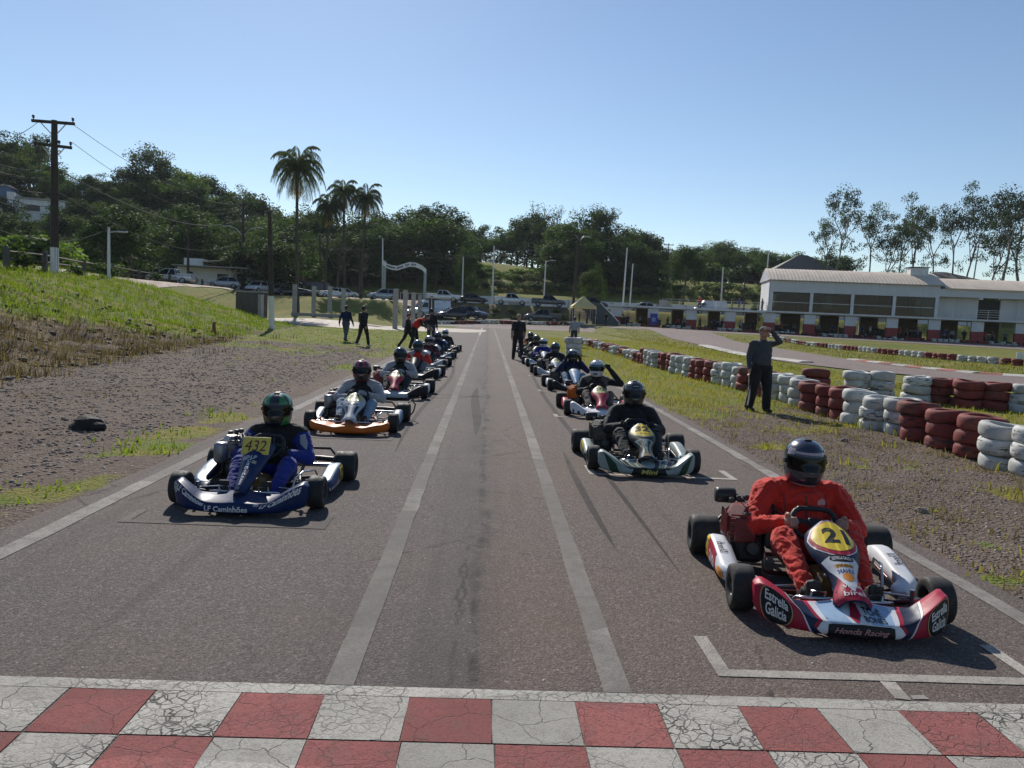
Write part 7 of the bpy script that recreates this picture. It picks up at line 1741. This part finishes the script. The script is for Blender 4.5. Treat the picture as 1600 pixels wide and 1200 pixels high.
sp = scatter(9000, 3.6, 6.8, 3.6, 17, lambda x, y: max(.22, d_at(x, y)))
blades('dry_grass', sp, .02, .09, .006, L_STRAW, 'dry straw on the right gravel verge', 4, .06)
L_DEAD = leafmat('dead_brush', (.045, .032, .022), (.20, .145, .085), .2, .9)
sp = scatter(9000, -24, -8.5, 6, 42, lambda x, y: d_at(x, y)*smooth(-.05, .35, fbm(x, y, 21, .8)))
blades('dead_brush', sp, .10, .42, .012, L_DEAD, 'dead brown brush on the lower left bank', 7, .14)
# weeds at the feet of the tyres
sp = [(x+nr.normal(0, .12), y, .9) for (x, y) in [(on_poly(px_line, d_).x-.33, on_poly(px_line, d_).y) for d_ in nr.random(150)*40]]
blades('weeds', sp, .06, .22, .008, L_GRASSY, 'weeds growing at the feet of the tyre row', 5, .08)
# gravel
ico = [(0, 0, 1), (.89, 0, .45), (.28, .85, .45), (-.72, .53, .45), (-.72, -.53, .45), (.28, -.85, .45), (.72, .53, -.45), (-.28, .85, -.45), (-.89, 0, -.45), (-.28, -.85, -.45), (.72, -.53, -.45), (0, 0, -1)]
icf = [(0, 1, 2), (0, 2, 3), (0, 3, 4), (0, 4, 5), (0, 5, 1), (1, 6, 2), (2, 7, 3), (3, 8, 4), (4, 9, 5), (5, 10, 1), (6, 7, 2), (7, 8, 3), (8, 9, 4), (9, 10, 5), (10, 6, 1)]
def stones(name, spots, s0, s1, m, label):
    n = len(spots); P_ = np.array([(x, y, hgt(x, y)) for x, y, q in spots]); sz = s0+(s1-s0)*nr.random(n)**3
    I = np.array(ico)[None]*(1+nr.normal(0, .22, (n, 12, 3))); a = nr.random(n)*6.283; c_, s_ = np.cos(a), np.sin(a)
    X = I[:, :, 0]*c_[:, None]-I[:, :, 1]*s_[:, None]*.8; Y = I[:, :, 0]*s_[:, None]+I[:, :, 1]*c_[:, None]*.8; Z = I[:, :, 2]*.45
    V_ = (np.stack([X, Y, Z], 2)*sz[:, None, None]+(P_+np.stack([np.zeros(n), np.zeros(n), sz*.06], 1))[:, None]).reshape(-1, 3).astype('f')
    F = (np.arange(n)[:, None, None]*12+np.array(icf)[None]).reshape(-1).astype(np.int32); nf_ = n*15
    me = bpy.data.meshes.new(name); me.vertices.add(12*n); me.loops.add(3*nf_); me.polygons.add(nf_); me.vertices.foreach_set('co', V_.ravel()); me.loops.foreach_set('vertex_index', F)
    me.polygons.foreach_set('loop_start', np.arange(0, 3*nf_, 3, dtype=np.int32)); me.polygons.foreach_set('loop_total', np.full(nf_, 3, np.int32)); me.materials.append(m); me.update()
    return tag(put(name, me), label, kind='stuff')
m, t, b = newmat('gravel_stone'); gi = t.n.new('ShaderNodeNewGeometry'); cc = t.ramp(gi.outputs['Random Per Island'], [(0, (.085, .066, .058)), (.4, (.21, .165, .145)), (.85, (.33, .27, .235)), (1, (.58, .51, .45))])
plug(t, b, 'Base Color', t.mix(t.noise(t.pos(), 60, 3), cc, (.17, .14, .12))); b.inputs['Roughness'].default_value = .9; b.inputs['Specular IOR Level'].default_value = .2
M_STONE = m
sp = scatter(52000, -11.5, -3.65, 4, 34, lambda x, y: (1-g_at(x, y))*(1 if toe_x(y)-x < 0 else .35)*smooth(-3.6, -4.5, x)); stones('gravel', sp, .007, .036, M_STONE, 'dark loose gravel left of the track')
sp = scatter(22000, 3.6, 6.9, 3.4, 17, lambda x, y: (1-g_at(x, y))); stones('gravel', sp, .005, .022, M_STONE, 'brown loose gravel right of the track')
M_CLOD = mat('dark_soil_clod', (.075, .055, .043), .95, var=.4, vs=6)
sp = scatter(3600, -24, -9, 6, 36, lambda x, y: 1 if 0 < toe_x(y)-x < 8 else .0); stones('rubble', sp, .03, .16, M_CLOD, 'dark clods and rubble on the lower bank')
sp = [(nr.uniform(-3, 3.2), 3.4+18*nr.random()**1.8, 0) for _ in range(90)]; st_ = stones('grit', sp, .004, .011, mat('pale_grit', (.55, .52, .48), .8), 'pale grit scattered on the asphalt'); st_.location.z = Z_A
def rock(name, label, x, y, r, seed, m, sq=.75):
    bm = bmesh.new(); bmesh.ops.create_icosphere(bm, subdivisions=3, radius=1)
    for v in bm.verts:
        p = v.co.copy(); k = 1+.35*mnoise.noise(p*1.3+Vector((seed, 0, 0)))+.12*mnoise.noise(p*4+Vector((0, seed, 0))); v.co = Vector((p.x*r*1.25*k, p.y*r*k, max(-.3*r, p.z*r*sq*k)))
    me = bpy.data.meshes.new(name); bm.to_mesh(me); bm.free(); me.materials.append(m); o = put(name, me); o.location = (x, y, hgt(x, y)+r*.22); tag(o, label, 'rock'); return o
M_ROCK = mat('black_rock', (.018, .016, .015), .95, var=.4, vs=8, bump=.5)
g = gpx(137, 672); rock('rock', 'black boulder lying on the gravel left of the track', g.x, g.y, .17, 2.0, M_ROCK, .9)
for i, (px, py, r, lab) in enumerate(((845, 0, 0, ''),)): pass
for i, (px, py) in enumerate(((1320, 690), (1230, 655), (1440, 800))):
    g = gpx(px, py); rock('stone', ('small dark stone on the right verge below the red tyres', 'small stone on the right verge behind the standing person', 'small dark stone on the right verge right of kart 21')[i], g.x, g.y, .05, i*3.1, M_STONE)
g = at(334, 497, 36); sg_ = thing('tree_stump', 'short reddish stump standing on the bank slope', 'stump', (g.x, g.y, hgt(g.x, g.y)))
MB().tube([(0, 0, -.1), (.03, 0, .2), (0, 0, .45), (.05, 0, .62)], [.11, .09, .075, .05], 9).build('trunk', mat('red_earth', (.22, .09, .05), .95, bump=.4), sg_); MB().tube([(0, 0, .3), (.1, -.05, .5)], [.05, .03], 7).build('branch_stub', MATS['red_earth'], sg_)
mk = tag(MB().box((0, 0, .3), (.5, .08, .6), bev=.02).cyl((0, .03, 0), (0, .03, .1), .03, 6).build('marker_board', M_WHITEP), 'small white marker board in the grass at the right edge', 'marker'); g = gpx(1594, 549); mk.location = (g.x*.62, g.y*.62, hgt(g.x*.62, g.y*.62))

# tyre marks left on the asphalt
M_MARK = paint('tyre_mark_rubber', (.078, .066, .060), .75)
def skid(pts, w, z=.0015):
    mb = MB(); vs = []
    for i, (x, y) in enumerate(pts):
        a, b_ = Vector(pts[max(i-1, 0)]), Vector(pts[min(i+1, len(pts)-1)]); dd = (b_-a).normalized(); n_ = Vector((-dd.y, dd.x))*w/2
        n_ *= math.sin(PI*(i+.02)/(len(pts)-.96))**.5+.02
        vs += [(x-n_.x, y-n_.y, Z_A+z), (x+n_.x, y+n_.y, Z_A+z)]
    mb.add(vs, [(2*i, 2*i+1, 2*i+3, 2*i+2) for i in range(len(pts)-1)]); return mb.build('tyre_mark', M_MARK, track, fix=False)
skid([(lerp(-2.2, .35, u)+.12*math.sin(u*5), 14.6+1.1*u**2) for u in [i/14 for i in range(15)]], .05)
skid([(lerp(-2.0, .2, u)+.1*math.sin(u*4), 15.6-.3*u) for u in [i/12 for i in range(13)]], .04, .0022)
skid([(-1.0+.10*math.sin(y*.4), y) for y in [9+i for i in range(22)]], .10)
skid([(1.32+.06*math.sin(y*.3), y) for y in [5+i for i in range(26)]], .09)
skid([(1.05+.05*math.sin(y*.5+1), y) for y in [5.5+.5*i for i in range(9)]], .07)
skid([(-.15+.05*math.sin(y*.7), y) for y in [10.5+.6*i for i in range(12)]], .16)
# ---------------------------------------------------------------- single out look-alikes by their order from the left
byl = {}
for o in C.objects:
    if o.parent is None and o.get('label') and o.get('category'): byl.setdefault(o['label'], []).append(o)
for lab, os_ in byl.items():
    if len(os_) > 1:
        os_.sort(key=lambda o: o.matrix_basis.translation.x/o.matrix_basis.translation.y)
        for i, o in enumerate(os_): o['label'] = '%s, %s from the left' % (lab, ordn(i+1))
# ---------------------------------------------------------------- air
m = bpy.data.materials.new('haze'); m.use_nodes = True
for n in list(m.node_tree.nodes): m.node_tree.nodes.remove(n)
_o = m.node_tree.nodes.new('ShaderNodeOutputMaterial'); _v = m.node_tree.nodes.new('ShaderNodeVolumePrincipled')
_v.inputs['Color'].default_value = (.80, .88, 1.0, 1); _v.inputs['Density'].default_value = .0001; _v.inputs['Anisotropy'].default_value = .3
m.node_tree.links.new(_v.outputs[0], _o.inputs['Volume'])
tag(MB().box((0, 1255, 5), (3100, 2750, 100)).build('haze', m), 'thin bluish air over the whole place', kind='stuff')
